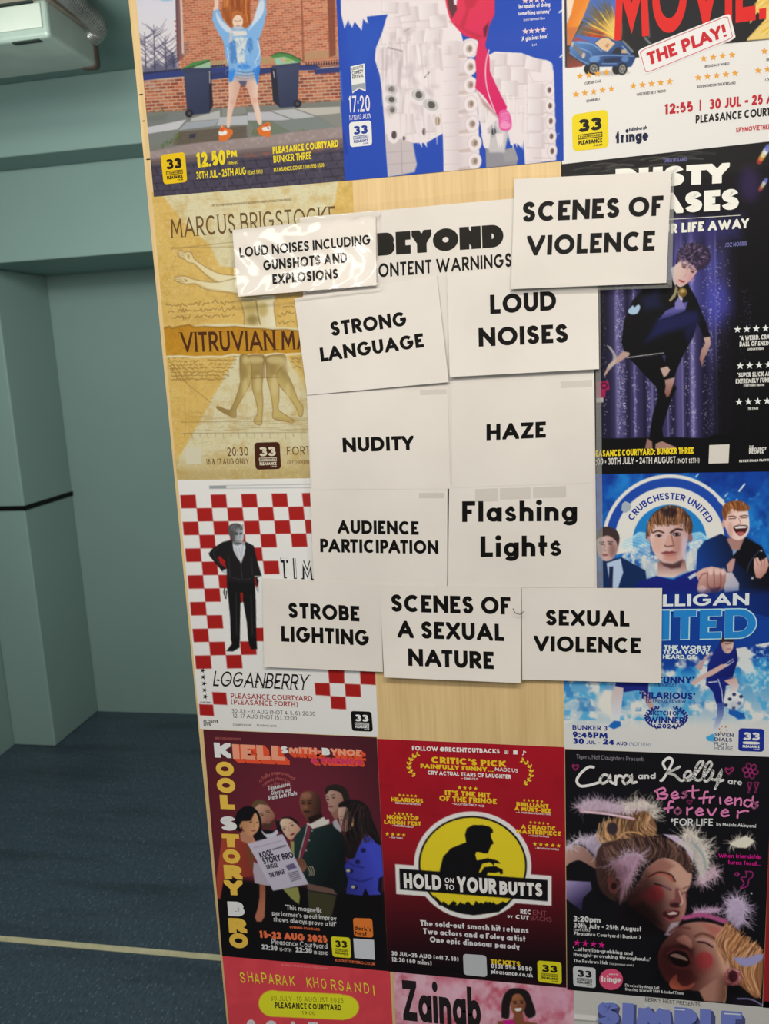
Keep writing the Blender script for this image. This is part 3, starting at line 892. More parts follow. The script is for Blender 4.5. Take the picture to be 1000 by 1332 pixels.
for k in range(40):
    x = 245 + k * 7.2; c.line([(x, 570 - k * .6), (x - 6, 625 - k * .8)], 1.6, (74, 68, 62), alpha=.6)
for k in range(5): c.line([(236, 580 + k * 10), (536, 552 + k * 10)], 1.5, (76, 70, 62), alpha=.6)
c.poly([(290, 582), (318, 578), (312, 596), (286, 600)], (52, 54, 74))
r = np.random.default_rng(8)
def moss(pts, n, spread, w=3):
    A = np.array(pts, float)
    for k in range(n):
        t = r.random() * (len(A) - 1); i = min(int(t), len(A) - 2); q = A[i] + (A[i + 1] - A[i]) * (t - i) + r.normal(0, spread, 2)
        c.line([q, q + [r.normal(0, 6), -4 - 8 * r.random()]], w, [(90, 106, 54), (110, 128, 66), (70, 84, 44)][r.integers(3)], alpha=.8, w1=1)
moss([(160, 640), (200, 620), (235, 600), (245, 580)], 60, 5); moss([(560, 570), (585, 600), (590, 570)], 40, 8); moss([(778, 566), (815, 600)], 30, 4)
moss([(105, 490), (260, 470), (460, 455), (940, 435)], 70, 4, 2)
# kerb and setts
c.poly([(60, 668), (300, 622), (600, 590), (1020, 540), (1020, 614), (600, 655), (250, 690), (60, 706)], (160, 142, 138), soft=4)
c.poly([(112, 690), (600, 640), (1020, 590), (1020, 634), (600, 680), (128, 720)], (116, 98, 96), soft=14, alpha=.8)
c.clouds((196, 180, 174), .25, .5, .8, .5, 5, [(112, 660), (600, 590), (940, 548), (945, 590), (600, 630), (120, 690)])
c.clouds((150, 92, 80), .3, .45, .7, .8, 6, [(530, 660), (660, 660), (640, 720), (520, 720)]); c.clouds((150, 92, 80), .3, .45, .7, .8, 6, [(800, 640), (945, 620), (950, 700), (830, 720)])
c.poly([(80, 722), (1020, 645), (1020, 790), (80, 880)], (72, 66, 84), soft=14)
for k in range(5):
    y = 724 + k * 34; c.line([(125, y + 4), (500, y - 22), (960, y - 66)], 4, (44, 38, 52), alpha=.8)
    for i in range(17):
        x = 140 + i * 54 + (k % 2) * 26; yy = y + 4 - (x - 125) * .083
        c.line([(x, yy), (x + 14, yy + 33)], 4, (42, 36, 48), alpha=.8)
c.clouds((96, 90, 108), .2, .5, .8, .6, 11, [(122, 724), (960, 652), (980, 790), (130, 870)])
# bins
def bin_(body, side, lid, lidin, lidedge, wheel, seam):
    c.poly(side, (34, 36, 52)); c.poly(body, grad(body[0], (66, 74, 104), body[2], (44, 52, 82)))
    c.poly(lidin, (160, 196, 160)); c.poly(lid, (78, 142, 76)); c.line(lidedge, 5, (46, 92, 52))
    c.ell(*wheel, 17, 17, (28, 28, 38)); c.ell(*wheel, 8, 8, (74, 76, 86)); c.poly(seam, (58, 66, 96))
bin_([(262, 306), (372, 302), (374, 490), (280, 500)], [(368, 296), (382, 300), (390, 460), (370, 494)],
     [(250, 302), (300, 270), (372, 256), (374, 266), (330, 282), (270, 300)], [(300, 300), (330, 276), (378, 262), (380, 300)], [(262, 300), (330, 280), (374, 264)], (287, 492), [(258, 298), (380, 294), (380, 312), (264, 318)])
bin_([(662, 285), (764, 276), (756, 462), (680, 468)], [(640, 296), (664, 284), (682, 468), (650, 440)],
     [(640, 246), (672, 230), (720, 236), (776, 262), (764, 272), (700, 246), (650, 252)], [(656, 252), (700, 242), (762, 272), (664, 282)], [(644, 240), (676, 228), (720, 234), (774, 262)], (756, 450), [(644, 286), (770, 270), (770, 284), (650, 300)])
c.ell(690, 262, 12, 9, (214, 170, 150)); c.ell(674, 268, 14, 10, (150, 206, 180)); c.ell(716, 262, 12, 8, (150, 190, 90))
c.line([(375, 310), (376, 360)], 3, (230, 230, 236)); c.line([(652, 308), (656, 336)], 3, (230, 230, 236))
# the figure
c.z(260, 0, .1427)
skin, skin2 = (240, 208, 188), (222, 176, 154)
c.poly([(270, 730), (370, 738), (330, 920), (300, 1010), (272, 1150), (245, 1150), (250, 1010), (262, 900)], grad((250, 900), skin, (340, 900), skin2), smooth=True)
c.poly([(415, 738), (520, 726), (526, 900), (548, 1010), (565, 1122), (530, 1126), (492, 1000), (462, 900)], grad((520, 900), skin, (440, 900), skin2), smooth=True)
c.ell(300, 930, 24, 26, (226, 170, 150), soft=30, alpha=.7); c.ell(500, 915, 24, 26, (226, 170, 150), soft=30, alpha=.7)
for q, face in (([(170, 1270), (180, 1200), (200, 1140), (240, 1170), (290, 1180), (298, 1220), (250, 1275), (200, 1288)], [(175, 1195), (240, 1190), (240, 1225), (178, 1232)]),
                ([(525, 1170), (560, 1145), (610, 1115), (640, 1130), (640, 1240), (600, 1245), (545, 1228), (526, 1200)], [(570, 1165), (635, 1150), (640, 1185), (580, 1192)])):
    c.poly(q, (232, 116, 44), smooth=True); c.poly(face, (248, 240, 232), smooth=True)
c.ell(622, 1168, 8, 8, (30, 26, 26)); c.poly([(178, 1185), (200, 1142), (212, 1170)], (244, 236, 230)); c.ell(200, 1180, 22, 22, (226, 92, 40), soft=6); c.ell(606, 1142, 20, 14, (226, 92, 40), soft=6)
c.poly([(345, 735), (430, 735), (420, 775), (380, 785)], (96, 92, 118))
# hair behind
c.poly([(200, 110), (250, -200), (420, -250), (460, 100), (455, 230), (400, 250), (290, 250), (230, 190)], (180, 96, 44), smooth=True, soft=10)
c.hair(70, [(230, -60), (300, -100), (380, -100), (460, -40)], [(225, 190), (290, 120), (390, 120), (450, 230)], 9, [(206, 120, 56), (160, 80, 36), (226, 150, 84), (130, 62, 30)], 10)
# poncho
c.line([(152, -60), (150, 60), (140, 100)], 38, skin); c.line([(560, -40), (560, 120)], 44, (206, 222, 238))
ponch = [(120, 100), (170, 80), (215, 190), (285, 262), (340, 258), (420, 262), (480, 200), (530, 120), (545, -40), (600, -40), (605, 120), (580, 240), (538, 360), (556, 520), (540, 640), (524, 772), (490, 690), (400, 700), (330, 690), (300, 740), (268, 745), (262, 600), (232, 500), (215, 380), (150, 270), (112, 180)]
c.poly(ponch, (134, 184, 232), smooth=False, soft=6)
c.poly([(150, 110), (200, 190), (280, 262), (290, 300), (230, 280), (160, 190)], (210, 222, 236), soft=14, smooth=True)
c.poly([(540, 20), (585, 10), (570, 130), (480, 240), (440, 280), (480, 200)], (212, 226, 240), soft=14, smooth=True)
c.poly([(295, 280), (420, 280), (430, 320), (300, 330)], (232, 224, 216), soft=8)
c.poly([(310, 350), (430, 345), (410, 430), (405, 560), (340, 560), (330, 430)], (222, 226, 222), soft=24, smooth=True)
c.poly([(270, 400), (320, 370), (330, 470), (335, 570), (280, 560)], (84, 140, 204), soft=18, smooth=True)
c.poly([(430, 370), (470, 350), (480, 460), (440, 480)], (82, 140, 206), soft=18, smooth=True)
c.poly([(480, 640), (545, 600), (535, 700), (522, 770), (500, 690)], (50, 134, 226), soft=14, smooth=True); c.poly([(262, 660), (310, 620), (320, 660), (290, 742), (266, 740)], (60, 140, 226), soft=12, smooth=True)
c.ell(400, 610, 60, 22, (70, 146, 226), soft=26)
r = np.random.default_rng(12)
for k in range(70):
    x, y = 240 + 300 * r.random(), 300 + 340 * r.random()
    c.line([(x, y), (x + r.normal(0, 18), y + 26), (x + r.normal(0, 26), y + 52)], 5 + 5 * r.random(), [(226, 238, 250), (104, 164, 226), (188, 214, 242), (70, 130, 206)][r.integers(4)], smooth=True, alpha=.55, w1=2)
c.line([(525, 380), (545, 470), (520, 540)], 9, (232, 242, 252), smooth=True, alpha=.8); c.line([(250, 440), (262, 520), (250, 560)], 8, (220, 234, 248), smooth=True, alpha=.7)
for k in range(6): c.line([(340, 650 + k * 15), (420, 662 + k * 14), (492, 652 + k * 14)], 6, [(96, 98, 116), (196, 192, 198)][k % 2], smooth=True)
c.poly([(318, 690), (492, 690), (494, 734), (306, 738)], (184, 180, 190), alpha=.7, soft=6)
c.line([(285, 280), (278, 372)], 24, (236, 206, 190), soft=10, alpha=.7)
# face
c.ell(345, 196, 48, 60, (246, 214, 190), rot=4); c.poly([(300, 170), (340, 120), (392, 150), (395, 130), (340, 96), (296, 120)], (196, 112, 54), smooth=True)
c.line([(316, 188), (336, 192)], 5, (110, 70, 56), alpha=.8); c.line([(356, 190), (376, 184)], 5, (110, 70, 56), alpha=.8); c.line([(334, 234), (362, 234)], 7, (190, 100, 96)); c.line([(346, 195), (343, 216), (350, 220)], 4, (220, 170, 146))
c.poly([(300, 240), (390, 240), (400, 262), (340, 275), (300, 262)], (190, 196, 208), soft=8)
c.poly([(205, 80), (245, 60), (290, 240), (240, 200)], (150, 78, 38), soft=10, alpha=.7)
p.print()
# lettering
p.badge([(208.8, 201.5), (240.4, 197.5), (243.6, 236.5), (212.7, 240)], (253, 208, 24), (24, 20, 18), 'yellow venue badge with a black 33')
L = p.let()
L.text('12.50', (255.5, 218.3), (293.8, 213.9), 19.5, t=.26, track=.06)
L.text('PM', (295, 205), (308.4, 203.6), 9.5, t=.26, track=.08); L.text('(60min)', (296, 214.2), (309.8, 212.8), 4, t=.16, track=.05)
L.text('30TH JUL - 25TH AUG', (255.4, 233.3), (320.4, 226.8), 9.8, t=.2, track=.08, space=.3); L.text('(Excl. 11th)', (322, 227), (341.6, 225.2), 5, t=.17, track=.07)
L.text('PLEASANCE COURTYARD', (354.8, 200.2), (440.2, 190.8), 9.2, t=.26, track=.09)
L.text('BUNKER THREE', (355.8, 212), (405.2, 206.6), 9.4, t=.19, track=.09)
L.text('PLEASANCE.CO.UK | 0131 556 6550', (356.2, 223.6), (421.6, 217), 5.2, t=.2, track=.1)
p.put(L, 'event_lettering', (255, 226, 40))
# ------------------------------------------------------------------ poster: elephant of toilet rolls on royal blue
p = Poster('royal blue poster of an elephant made of white toilet rolls with a rider in pink',
           [(427.7, -203.5), (727.9, -254.4), (733.0, 208.8), (448.3, 235.2)], 0.9, (24, 72, 186), (246, 240, 238))
c = p.cv
W, W2, W3 = (242, 228, 232), (222, 206, 212), (196, 178, 184)
r = np.random.default_rng(21)
def roll_side(x0, y0, x1, y1, a=1.0):          # a cylinder seen from the side
    c.poly([(x0, y0), (x1, y0), (x1, y1), (x0, y1)], grad((x0, 0), W, (x1, 0), W2), soft=4, alpha=a)
    c.line([(x0, y1), (x1, y1 - 2)], 3, W3, alpha=.55)
def roll_end(x, y, rx, ry, rot=0, hole=(120, 100, 96), tone=W):
    c.ell(x, y, rx + 2, ry + 2, W3, rot, alpha=.8, soft=5)
    c.ell(x, y, rx, ry, tone, rot, soft=3)
    c.ell(x, y, rx * .42, ry * .42, hole, rot, soft=3); c.ell(x + rx * .08, y, rx * .26, ry * .3, tuple(v * .7 for v in hole), rot, soft=4)
c.z(430, 0, .31)
c.poly([(60, 100), (240, 70), (200, 200), (120, 330), (60, 220)], (40, 92, 200), soft=90, alpha=.5)
c.poly([(650, 160), (960, 60), (980, 200), (700, 200)], (36, 80, 188), soft=80, alpha=.5)
# trunk and head
c.poly([(36, -200), (300, -260), (480, -200), (500, 60), (545, 130), (560, 190), (605, 370), (620, 500), (625, 700), (475, 725), (470, 560), (400, 600), (290, 600), (350, 720), (240, 742), (228, 560), (215, 380), (205, 310), (185, 250), (190, 200), (215, 140), (232, 80), (240, 60), (150, 70), (158, 100), (136, 80), (130, 128), (100, 90), (90, 118), (74, 84), (58, 120), (44, 60)], W, soft=3)
c.poly([(228, 560), (345, 600), (362, 690), (352, 722), (242, 742)], (206, 192, 196), soft=8)
for y in (640, 690): c.line([(236, y), (356, y - 8)], 3, (170, 156, 160), alpha=.6)
c.line([(296, 600), (300, 736)], 4, (160, 146, 150), alpha=.6)
# back leg, body and hind
c.poly([(605, 400), (620, 330), (665, 230), (690, 216), (800, 222), (850, 240), (920, 262), (936, 300), (946, 672), (815, 690), (806, 560), (800, 620), (780, 600), (755, 610), (740, 540), (715, 640), (690, 620), (660, 640), (640, 610), (628, 520)], W, soft=3)
c.poly([(650, 620), (700, 640), (750, 620), (786, 668), (780, 690), (652, 706)], (150, 146, 156)); c.poly([(720, 640), (770, 616), (788, 670), (732, 682)], (162, 158, 166))
c.poly([(655, 540), (700, 500), (745, 560), (730, 640), (665, 640)], (206, 198, 202), soft=10)
c.ell(683, 552, 20, 26, (176, 172, 178), soft=6); c.ell(684, 552, 9, 15, (44, 44, 52), soft=4)
# grid of roll sides on trunk column, body and leg
for y in range(170, 720, 58): roll_side(474, y, 538, y + 56)
for x in (300, 360, 420):
    for y in (70, 120): roll_side(x - 60, y, x, y + 48, .7)
for y in range(240, 700, 60): roll_side(820, y + 20, 885, y + 78, .7)
for y in range(240, 480, 60):
    for x in (690, 750): roll_side(x, y, x + 62, y + 56, .35)
c.poly([(560, 170), (612, 166), (618, 210), (600, 240), (560, 230)], W, smooth=True)
for i, y in enumerate((204, 280, 356, 436, 520, 600, 676)):
    x = (582, 586, 586, 588, 594, 604, 604)[i]
    c.poly([(536, y - 30), (x + 4, y - 34), (x + 4, y + 34), (538, y + 40)], grad((536, 0), W2, (x, 0), W), soft=4)
    c.poly([(536, y + 30), (x - 24, y + 22), (x - 10, y + 38), (540, y + 42)], (190, 160, 150), alpha=.5, soft=10)
    roll_end(x, y, 28, 34, 8, (206, 182, 172)); c.ell(x, y, 12, 15, (176, 150, 140), 8, ring=3, alpha=.8)
for i, y in enumerate((320, 378, 444, 508, 572, 634)):
    x = 914 + i * 3
    c.line([(850, y + 28), (x, y + 30)], 4, (190, 170, 160), alpha=.6)
    roll_end(x, y, 20, 30, 4, (150, 120, 118)); 
c.poly([(815, 280), (880, 250), (930, 270), (915, 345), (850, 350)], W, soft=4, smooth=True); c.line([(830, 300), (850, 345), (915, 340)], 3, W3, alpha=.6)
# loose rolls of the head and chest, each with its own tilt
def loose(x, y, w, h, a):
    a = math.radians(a); ux, uy = math.cos(a), math.sin(a)
    P = lambda u, v: (x + u * ux - v * uy, y + u * uy + v * ux)
    c.poly([P(-w - 3, -h), P(w + 3, -h), P(w + 3, h + 4), P(-w - 3, h + 4)], W3, soft=8, alpha=.35)
    c.poly([P(-w, -h), P(w, -h), P(w, h), P(-w, h)], grad(P(-w, 0), (248, 238, 240), P(w, 0), W2), soft=3, alpha=.85)
    c.line([P(w * .72, -h), P(w * .76, h)], 2.5, W3, alpha=.5); c.line([P(-w, h * .96), P(w, h)], 2.5, W3, alpha=.5)
for x, y, w, h, a in ((250, 160, 34, 24, -4), (330, 60, 40, 30, -6), (410, 50, 40, 34, -4), (300, 150, 26, 30, 4), (365, 160, 30, 30, -8), (430, 150, 36, 30, 6), (450, 90, 36, 26, -6), (240, 215, 28, 34, -20), (222, 260, 22, 30, 12), (280, 250, 24, 40, 8), (330, 240, 24, 44, 2), (392, 230, 30, 44, -6), (440, 250, 26, 44, -4), (270, 320, 22, 40, 6), (330, 330, 22, 44, -14), (300, 40, 30, 26, -10), (250, 30, 34, 22, 4), (360, 470, 28, 30, 4), (410, 520, 30, 34, -2), (330, 520, 22, 40, -8), (290, 430, 18, 44, 4)):
    loose(x, y, w, h, a)
for x, y, w, h, a in ((700, 250, 40, 24, -3), (780, 252, 40, 24, 2), (850, 270, 34, 26, 8), (660, 280, 26, 30, 4), (720, 310, 34, 30, -2), (790, 320, 34, 30, 2), (680, 360, 30, 32, 4), (750, 370, 34, 32, 0), (640, 470, 18, 40, 10), (860, 380, 34, 30, 2), (860, 450, 34, 30, 2), (862, 520, 34, 30, 2), (864, 590, 34, 30, 2)):
    loose(x, y, w, h, a)
# dark ends in the chest
for x, y, rx, ry, ro in ((254, 374, 26, 20, 20), (254, 418, 26, 20, 20), (256, 460, 22, 22, 0), (368, 398, 30, 24, 25), (420, 440, 34, 24, 25)):
    c.ell(x, y, rx, ry, (200, 196, 196), ro, soft=4); c.ell(x + 2, y, rx * .5, ry * .6, (92, 84, 84), ro, soft=4)
c.ell(264, 566, 26, 36, W, soft=4); c.ell(266, 566, 11, 17, (84, 72, 76), soft=4); c.ell(448, 508, 17, 38, W, soft=4); c.ell(448, 508, 10, 20, (150, 122, 92), soft=4)
c.ell(392, 552, 7, 16, (80, 66, 66), soft=4); c.ell(308, 580, 6, 9, (80, 70, 76), soft=4)
c.poly([(400, 300), (460, 286), (472, 340), (440, 372), (404, 346)], W, soft=3); c.line([(396, 324), (412, 304)], 7, (70, 62, 64))
# hanging paper strips
for x0, y0, L in [(60, 60, 60), (80, 60, 50), (100, 70, 30), (128, 60, 66), (150, 50, 50)]: c.poly([(x0 - 12, y0 - 40), (x0 + 12, y0 - 40), (x0 - 2, y0 + L)], W)
for k in range(60):
    x = 200 + 250 * r.random(); y = 150 + 150 * r.random(); L = 60 + 120 * r.random()
    c.line([(x, y), (x + r.normal(0, 8), y + L)], 7 + 6 * r.random(), [W, W2, W3, (250, 240, 242)][r.integers(4)], soft=5, alpha=.5, w1=2)
for k in range(40):
    x = 620 + 190 * r.random(); y = 380 + 110 * r.random()
    c.line([(x, y), (x + r.normal(0, 6), y + 120 * (.6 + .5 * r.random()))], 8, [W, W2, (250, 240, 242)][r.integers(3)], soft=4, alpha=.6, w1=2)
for k in range(16):
    x = 280 + k * 12; c.line([(x, 480), (x + r.normal(4, 6), 560 + 50 * r.random())], 8, [W, W2][k % 2], soft=4, alpha=.7, w1=2)
for x in (372, 392): c.poly([(x - 12, 580), (x + 10, 580), (x + 12, 620)], W)
for x in (640, 660, 700, 708, 716, 760, 775, 790, 800): c.poly([(x - 10, 560), (x + 10, 560), (x + 6, 618 + 14 * r.random()), ], W)
c.line([(240, 200), (300, 214)], 6, (150, 132, 134), alpha=.7); c.line([(310, 130), (330, 120)], 5, (150, 132, 130), alpha=.7)
for k in range(26):
    x, y = 240 + 330 * r.random(), 20 + 500 * r.random(); c.ell(x, y, 20, 10, (206, 188, 194), r.random() * 180, soft=24, alpha=.5)
# rider
c.poly([(450, -200), (690, -200), (688, 60), (664, 110), (648, 190), (666, 240), (668, 300), (700, 370), (740, 450), (716, 516), (690, 470), (640, 400), (606, 370), (612, 320), (606, 250), (620, 170), (560, 150), (530, 120), (500, 80), (486, 30)], grad((500, 0), (228, 52, 84), (680, 440), (222, 18, 104)), smooth=False, soft=4)
c.poly([(500, 90), (540, 110), (570, 40), (560, 0), (600, -60), (650, -60), (600, 30), (580, 40), (560, 120), (640, 150), (620, 170)], (196, 36, 66), soft=16, alpha=.8)
c.poly([(486, -20), (520, -20), (530, 40), (510, 76), (496, 40)], (96, 50, 56), soft=8); c.poly([(512, -40), (534, -40), (528, 20), (518, 20)], (236, 226, 240), soft=5)
c.poly([(640, 120), (664, 90), (652, 150), (644, 160)], (110, 20, 50), soft=8)
c.poly([(612, 380), (640, 420), (690, 470), (706, 500), (640, 440)], (170, 120, 116), soft=14, alpha=.7)
c.line([(664, 210), (652, 260), (650, 330), (664, 400), (690, 470)], 5, (244, 196, 214), smooth=True)
c.poly([(708, 470), (740, 462), (758, 500), (756, 540), (726, 550), (706, 530)], (236, 92, 166), smooth=True); c.ell(732, 526, 22, 14, (246, 150, 200), soft=8)
for k in range(5): c.line([(716, 478 + k * 9), (746, 472 + k * 9)], 3, (250, 190, 220), alpha=.7)
c.line([(958, 52), (980, 36)], 6, (240, 244, 250)); c.line([(962, 240), (984, 222)], 6, (236, 240, 250)); c.line([(944, 566), (958, 560)], 3, (150, 180, 230))
c.line([(40, 300), (46, 420)], 8, (120, 150, 210), soft=8, alpha=.5); c.line([(50, 560), (66, 640)], 10, (16, 40, 110), soft=12, alpha=.5)
p.print()
L = p.let()
L.poly([(455.6, 86.5), (474, 82.5), (475.6, 119), (467, 115.4), (458.2, 121.6)], 1)
fl = p.put(L, 'festival_flag', (240, 238, 236))
L = p.let(); L.poly([(457.6, 110.5), (474.8, 107.6), (475.2, 117), (467, 113.6), (458.2, 119.4)], 2)
p.put(L, 'flag_tip', (160, 166, 176), None, fl)
L = p.let()
L.text('LEICESTER', (457.4, 91.6), (472.2, 88.2), 3.6, t=.2, layer=2); L.text('COMEDY', (457.8, 97.4), (472.4, 94.4), 4.6, t=.2, layer=2); L.text('FESTIVAL', (458.2, 102.8), (472.8, 100), 4.2, t=.2, layer=2)
p.put(L, 'flag_lettering', (60, 62, 66), None, fl)
L = p.let()
L.text('17:20', (454, 146.3), (481.4, 145), 21.5, t=.16, track=.16)
L.text('11/12/13 AUG', (454.2, 156.4), (482, 154), 6.6, t=.14, track=.12)
L.text("'Incapable of doing", (673.5, 11.5), (715.4, 8.2), 5.6, t=.22, track=.1); L.text("something unfunny'", (674, 20), (715.6, 17), 5.4, t=.22, track=.1)
L.text('Entertainment Now', (681, 27.6), (709, 25), 3.4, t=.14, track=.1)
L.text("'A glorious hour'", (677.4, 53.6), (712.6, 49.6), 6, t=.22, track=.1); L.text('List', (692, 60), (698, 59.4), 3.2, t=.14)
p.put(L, 'lettering', (240, 234, 242))
L = p.let()
L.mark()
for k in range(4): L.star((683.2 + k * 7.8, 40.8 - k * .7), 4.3)
L.mark()
for k in range(4): L.star((683 + k * 7.6, 1 - k * .6), 4.3)
p.put(L, 'star_row', (240, 210, 220))
p.badge([(453.8, 159.2), (482.6, 156.4), (484, 188.6), (455.4, 191.6)], (244, 240, 240), (28, 66, 160), 'white venue badge with a blue 33')
# ------------------------------------------------------------------ poster: spy spoof with a toy car and a big red title
p = Poster('white based poster with big red MOVIE title, a blue toy car and orange stars',
           [(717.9, -247.5), (1050.0, -309.8), (1040.0, 179.6), (730.8, 213.5)], 0.6, (236, 228, 220), (238, 230, 222))
c = p.cv
c.z()
c.poly([(733, -60), (1060, -60), (1060, 46), (951, 56), (890, 60), (841, 73), (735, 88)], (30, 30, 34))
c.z(730, 0, .12)
c.poly([(50, -200), (600, -200), (600, 440), (60, 740)], (76, 110, 186))
c.poly([(50, 500), (60, 740), (230, 720), (280, 560), (140, 440)], grad((60, 480), (60, 50, 50), (150, 720), (150, 70, 56)))
r = np.random.default_rng(3)
cx, cy = 620, 420
for k in range(260):
    a = math.radians(185 + 75 * r.random()); L0 = 40 + 120 * r.random(); L1 = L0 + 150 + 300 * r.random()
    t = (math.degrees(a) - 185) / 75
    col = [(250, 200, 84), (246, 170, 60), (238, 190, 90)] if t > .25 else [(214, 74, 36), (240, 130, 44), (170, 50, 36)]
    if L1 > 420: col = [(120, 100, 60), (96, 84, 70)]
    c.line([(cx + L0 * math.cos(a), cy + L0 * math.sin(a) * .9), (cx + L1 * math.cos(a), cy + L1 * math.sin(a) * .9)], 16, col[r.integers(len(col))], alpha=.75, w1=4, soft=5)
c.ell(560, 330, 90, 130, (250, 206, 100), soft=120, alpha=.8)
c.poly([(150, 400), (340, 470), (250, 500), (120, 470)], (196, 60, 40), soft=40, alpha=.8)
c.poly([(60, 490), (80, 500), (240, 240), (210, 220)], (70, 70, 60), soft=10)
c.poly([(55, -20), (190, -60), (100, 160), (60, 260)], (244, 214, 184)); c.poly([(150, -60), (330, -60), (240, 180), (90, 490), (64, 490), (58, 260), (100, 170)], grad((130, 200), (232, 130, 40), (250, 260), (244, 160, 70)))
c.poly([(58, 300), (64, 490), (90, 490), (180, 290)], (200, 110, 60), soft=20, alpha=.8)
c.poly([(680, -100), (1000, -100), (1000, 470), (840, 610), (660, 440)], (32, 32, 34))
c.line([(670, 450), (770, 556)], 26, (120, 122, 124), soft=8); c.line([(905, 410), (960, 470)], 26, (110, 112, 114), soft=10); c.line([(930, 120), (950, 400)], 26, (110, 110, 112), soft=14, alpha=.7)
# car
body = [(84, 520), (120, 450), (200, 440), (350, 462), (430, 410), (480, 402), (560, 430), (660, 450), (720, 520), (780, 600), (805, 630), (760, 720), (720, 730), (640, 720), (430, 724), (300, 716), (230, 690), (100, 590)]
c.poly([(330, 780), (700, 760), (740, 790), (560, 820), (260, 810)], (190, 180, 172), soft=40)
c.ell(310, 750, 66, 64, (34, 32, 36), soft=8); c.ell(600, 750, 50, 58, (34, 32, 36), soft=8)
c.poly(body, grad((200, 430), (92, 134, 190), (400, 740), (38, 66, 116)), soft=4)
c.poly([(360, 462), (432, 412), (500, 410), (585, 470), (500, 560), (440, 540)], (228, 190, 150), soft=4); c.poly([(470, 500), (500, 466), (520, 480), (500, 520)], (196, 140, 100), soft=5)
c.line([(356, 466), (436, 408), (510, 406), (590, 470)], 9, (40, 68, 112)); c.line([(590, 470), (500, 566), (440, 545)], 9, (60, 92, 142))
c.poly([(545, 580), (590, 520), (640, 512), (640, 585)], (40, 44, 50)); c.poly([(655, 540), (690, 530), (720, 578), (650, 576)], (206, 170, 130)); c.line([(660, 500), (700, 540), (740, 590)], 10, (150, 176, 206), soft=5)
c.poly([(140, 480), (250, 574), (236, 630), (130, 520)], (120, 116, 120)); c.ell(118, 480, 14, 30, (190, 180, 170), 15); c.ell(240, 602, 18, 32, (206, 180, 160), 15)
c.line([(92, 570), (170, 640), (290, 690)], 16, (110, 140, 176), soft=6); c.line([(100, 600), (240, 690)], 8, (30, 40, 60))
for q in ([(180, 460), (330, 480), (440, 560)], [(200, 520), (300, 560), (330, 600)], [(330, 620), (500, 600), (790, 610)], [(440, 690), (600, 690)]): c.line(q, 9, (160, 190, 226), smooth=True, alpha=.75, soft=6)
c.poly([(460, 640), (640, 620), (640, 670), (470, 680)], (34, 44, 66), soft=12, alpha=.8)
c.ell(360, 640, 60, 34, (120, 160, 212), -10, soft=24, alpha=.8); c.ell(690, 640, 40, 30, (110, 150, 204), soft=20, alpha=.7)
for x, y, rx, ry in ((350, 744, 48, 56), (660, 748, 40, 58)):
    c.ell(x, y, rx + 14, ry + 10, (38, 36, 40), 12); c.ell(x, y, rx * .85, ry * .85, (150, 146, 140), 12); c.ell(x, y, rx * .6, ry * .62, (70, 64, 60), 12); c.ell(x, y, rx * .22, ry * .22, (190, 186, 180), 12)
    for k in range(5):
        a = k * 1.257; c.line([(x, y), (x + rx * .8 * math.cos(a), y + ry * .8 * math.sin(a))], 8, (160, 156, 150))
# burst on the right
c.z(840, 0, .16)
c.poly([(940, -100), (1200, -100), (1200, 300), (820, 330), (850, 150)], (236, 200, 116))
for k in range(90):
    x, y = 860 + 240 * r.random(), -40 + 330 * r.random(); L = 60 + 90 * r.random()
    c.line([(x, y), (x + L, y - L * .75)], 8, [(240, 160, 30), (226, 176, 60), (250, 216, 120)][r.integers(3)], alpha=.7, w1=2)
c.poly([(850, 120), (930, -100), (700, -100), (700, 200)], (32, 32, 34)); c.poly([(660, 350), (720, 190), (850, 190), (905, 100), (975, 150), (810, 330)], (30, 30, 32))
p.print()
L = p.let(); L.text('MOVIE.', (799, 53), (996.5, 24), 92, t=.205, track=.1, layer=0)
p.put(L, 'title_lettering', (226, 44, 40), 'tall red title letters')
L = p.let(); L.poly(rrect([(829, 65), (949, 17), (957, 50), (838, 98)], .08), 2)
lab = p.put(L, 'title_flash', (240, 232, 226), 'tilted white label')
L = p.let(); L.stroke(rrect([(832, 66.5), (946, 20.5), (953, 49), (840, 95)], .08) + [rrect([(832, 66.5), (946, 20.5), (953, 49), (840, 95)], .08)[0]], .8, 3, rnd=False)
d = np.array([945.5, 47]) - np.array([844, 85])
w, polys = line_polys('THE PLAY!', .24, .08)
for q in polys: L.poly([np.array([844, 85]) + d * (v[0] / w) + np.array([-.22, -.975]) * 16.4 * v[1] + np.array([-.02, 0]) * v[1] for v in q], 3)
p.put(L, 'flash_lettering', (206, 40, 50), None, lab)
L = p.let()
def stars(n, p0, p1, rr):
    L.mark()
    for k in range(n):
        f = k / (n - 1); L.star((p0[0] + (p1[0] - p0[0]) * f, p0[1] + (p1[1] - p0[1]) * f), rr)
stars(4, (754, 99.2), (788.4, 94.2), 4.9); stars(5, (749, 122.8), (795, 115.6), 4.9); stars(5, (823.6, 111.8), (871, 106), 5); stars(4, (915.2, 76), (952, 71.4), 5); stars(5, (908, 101), (956, 95.4), 5); stars(4, (994, 66.4), (1030, 62), 5); stars(5, (986, 91.8), (1034, 86), 5)
p.put(L, 'star_row', (238, 166, 60))
L = p.let()
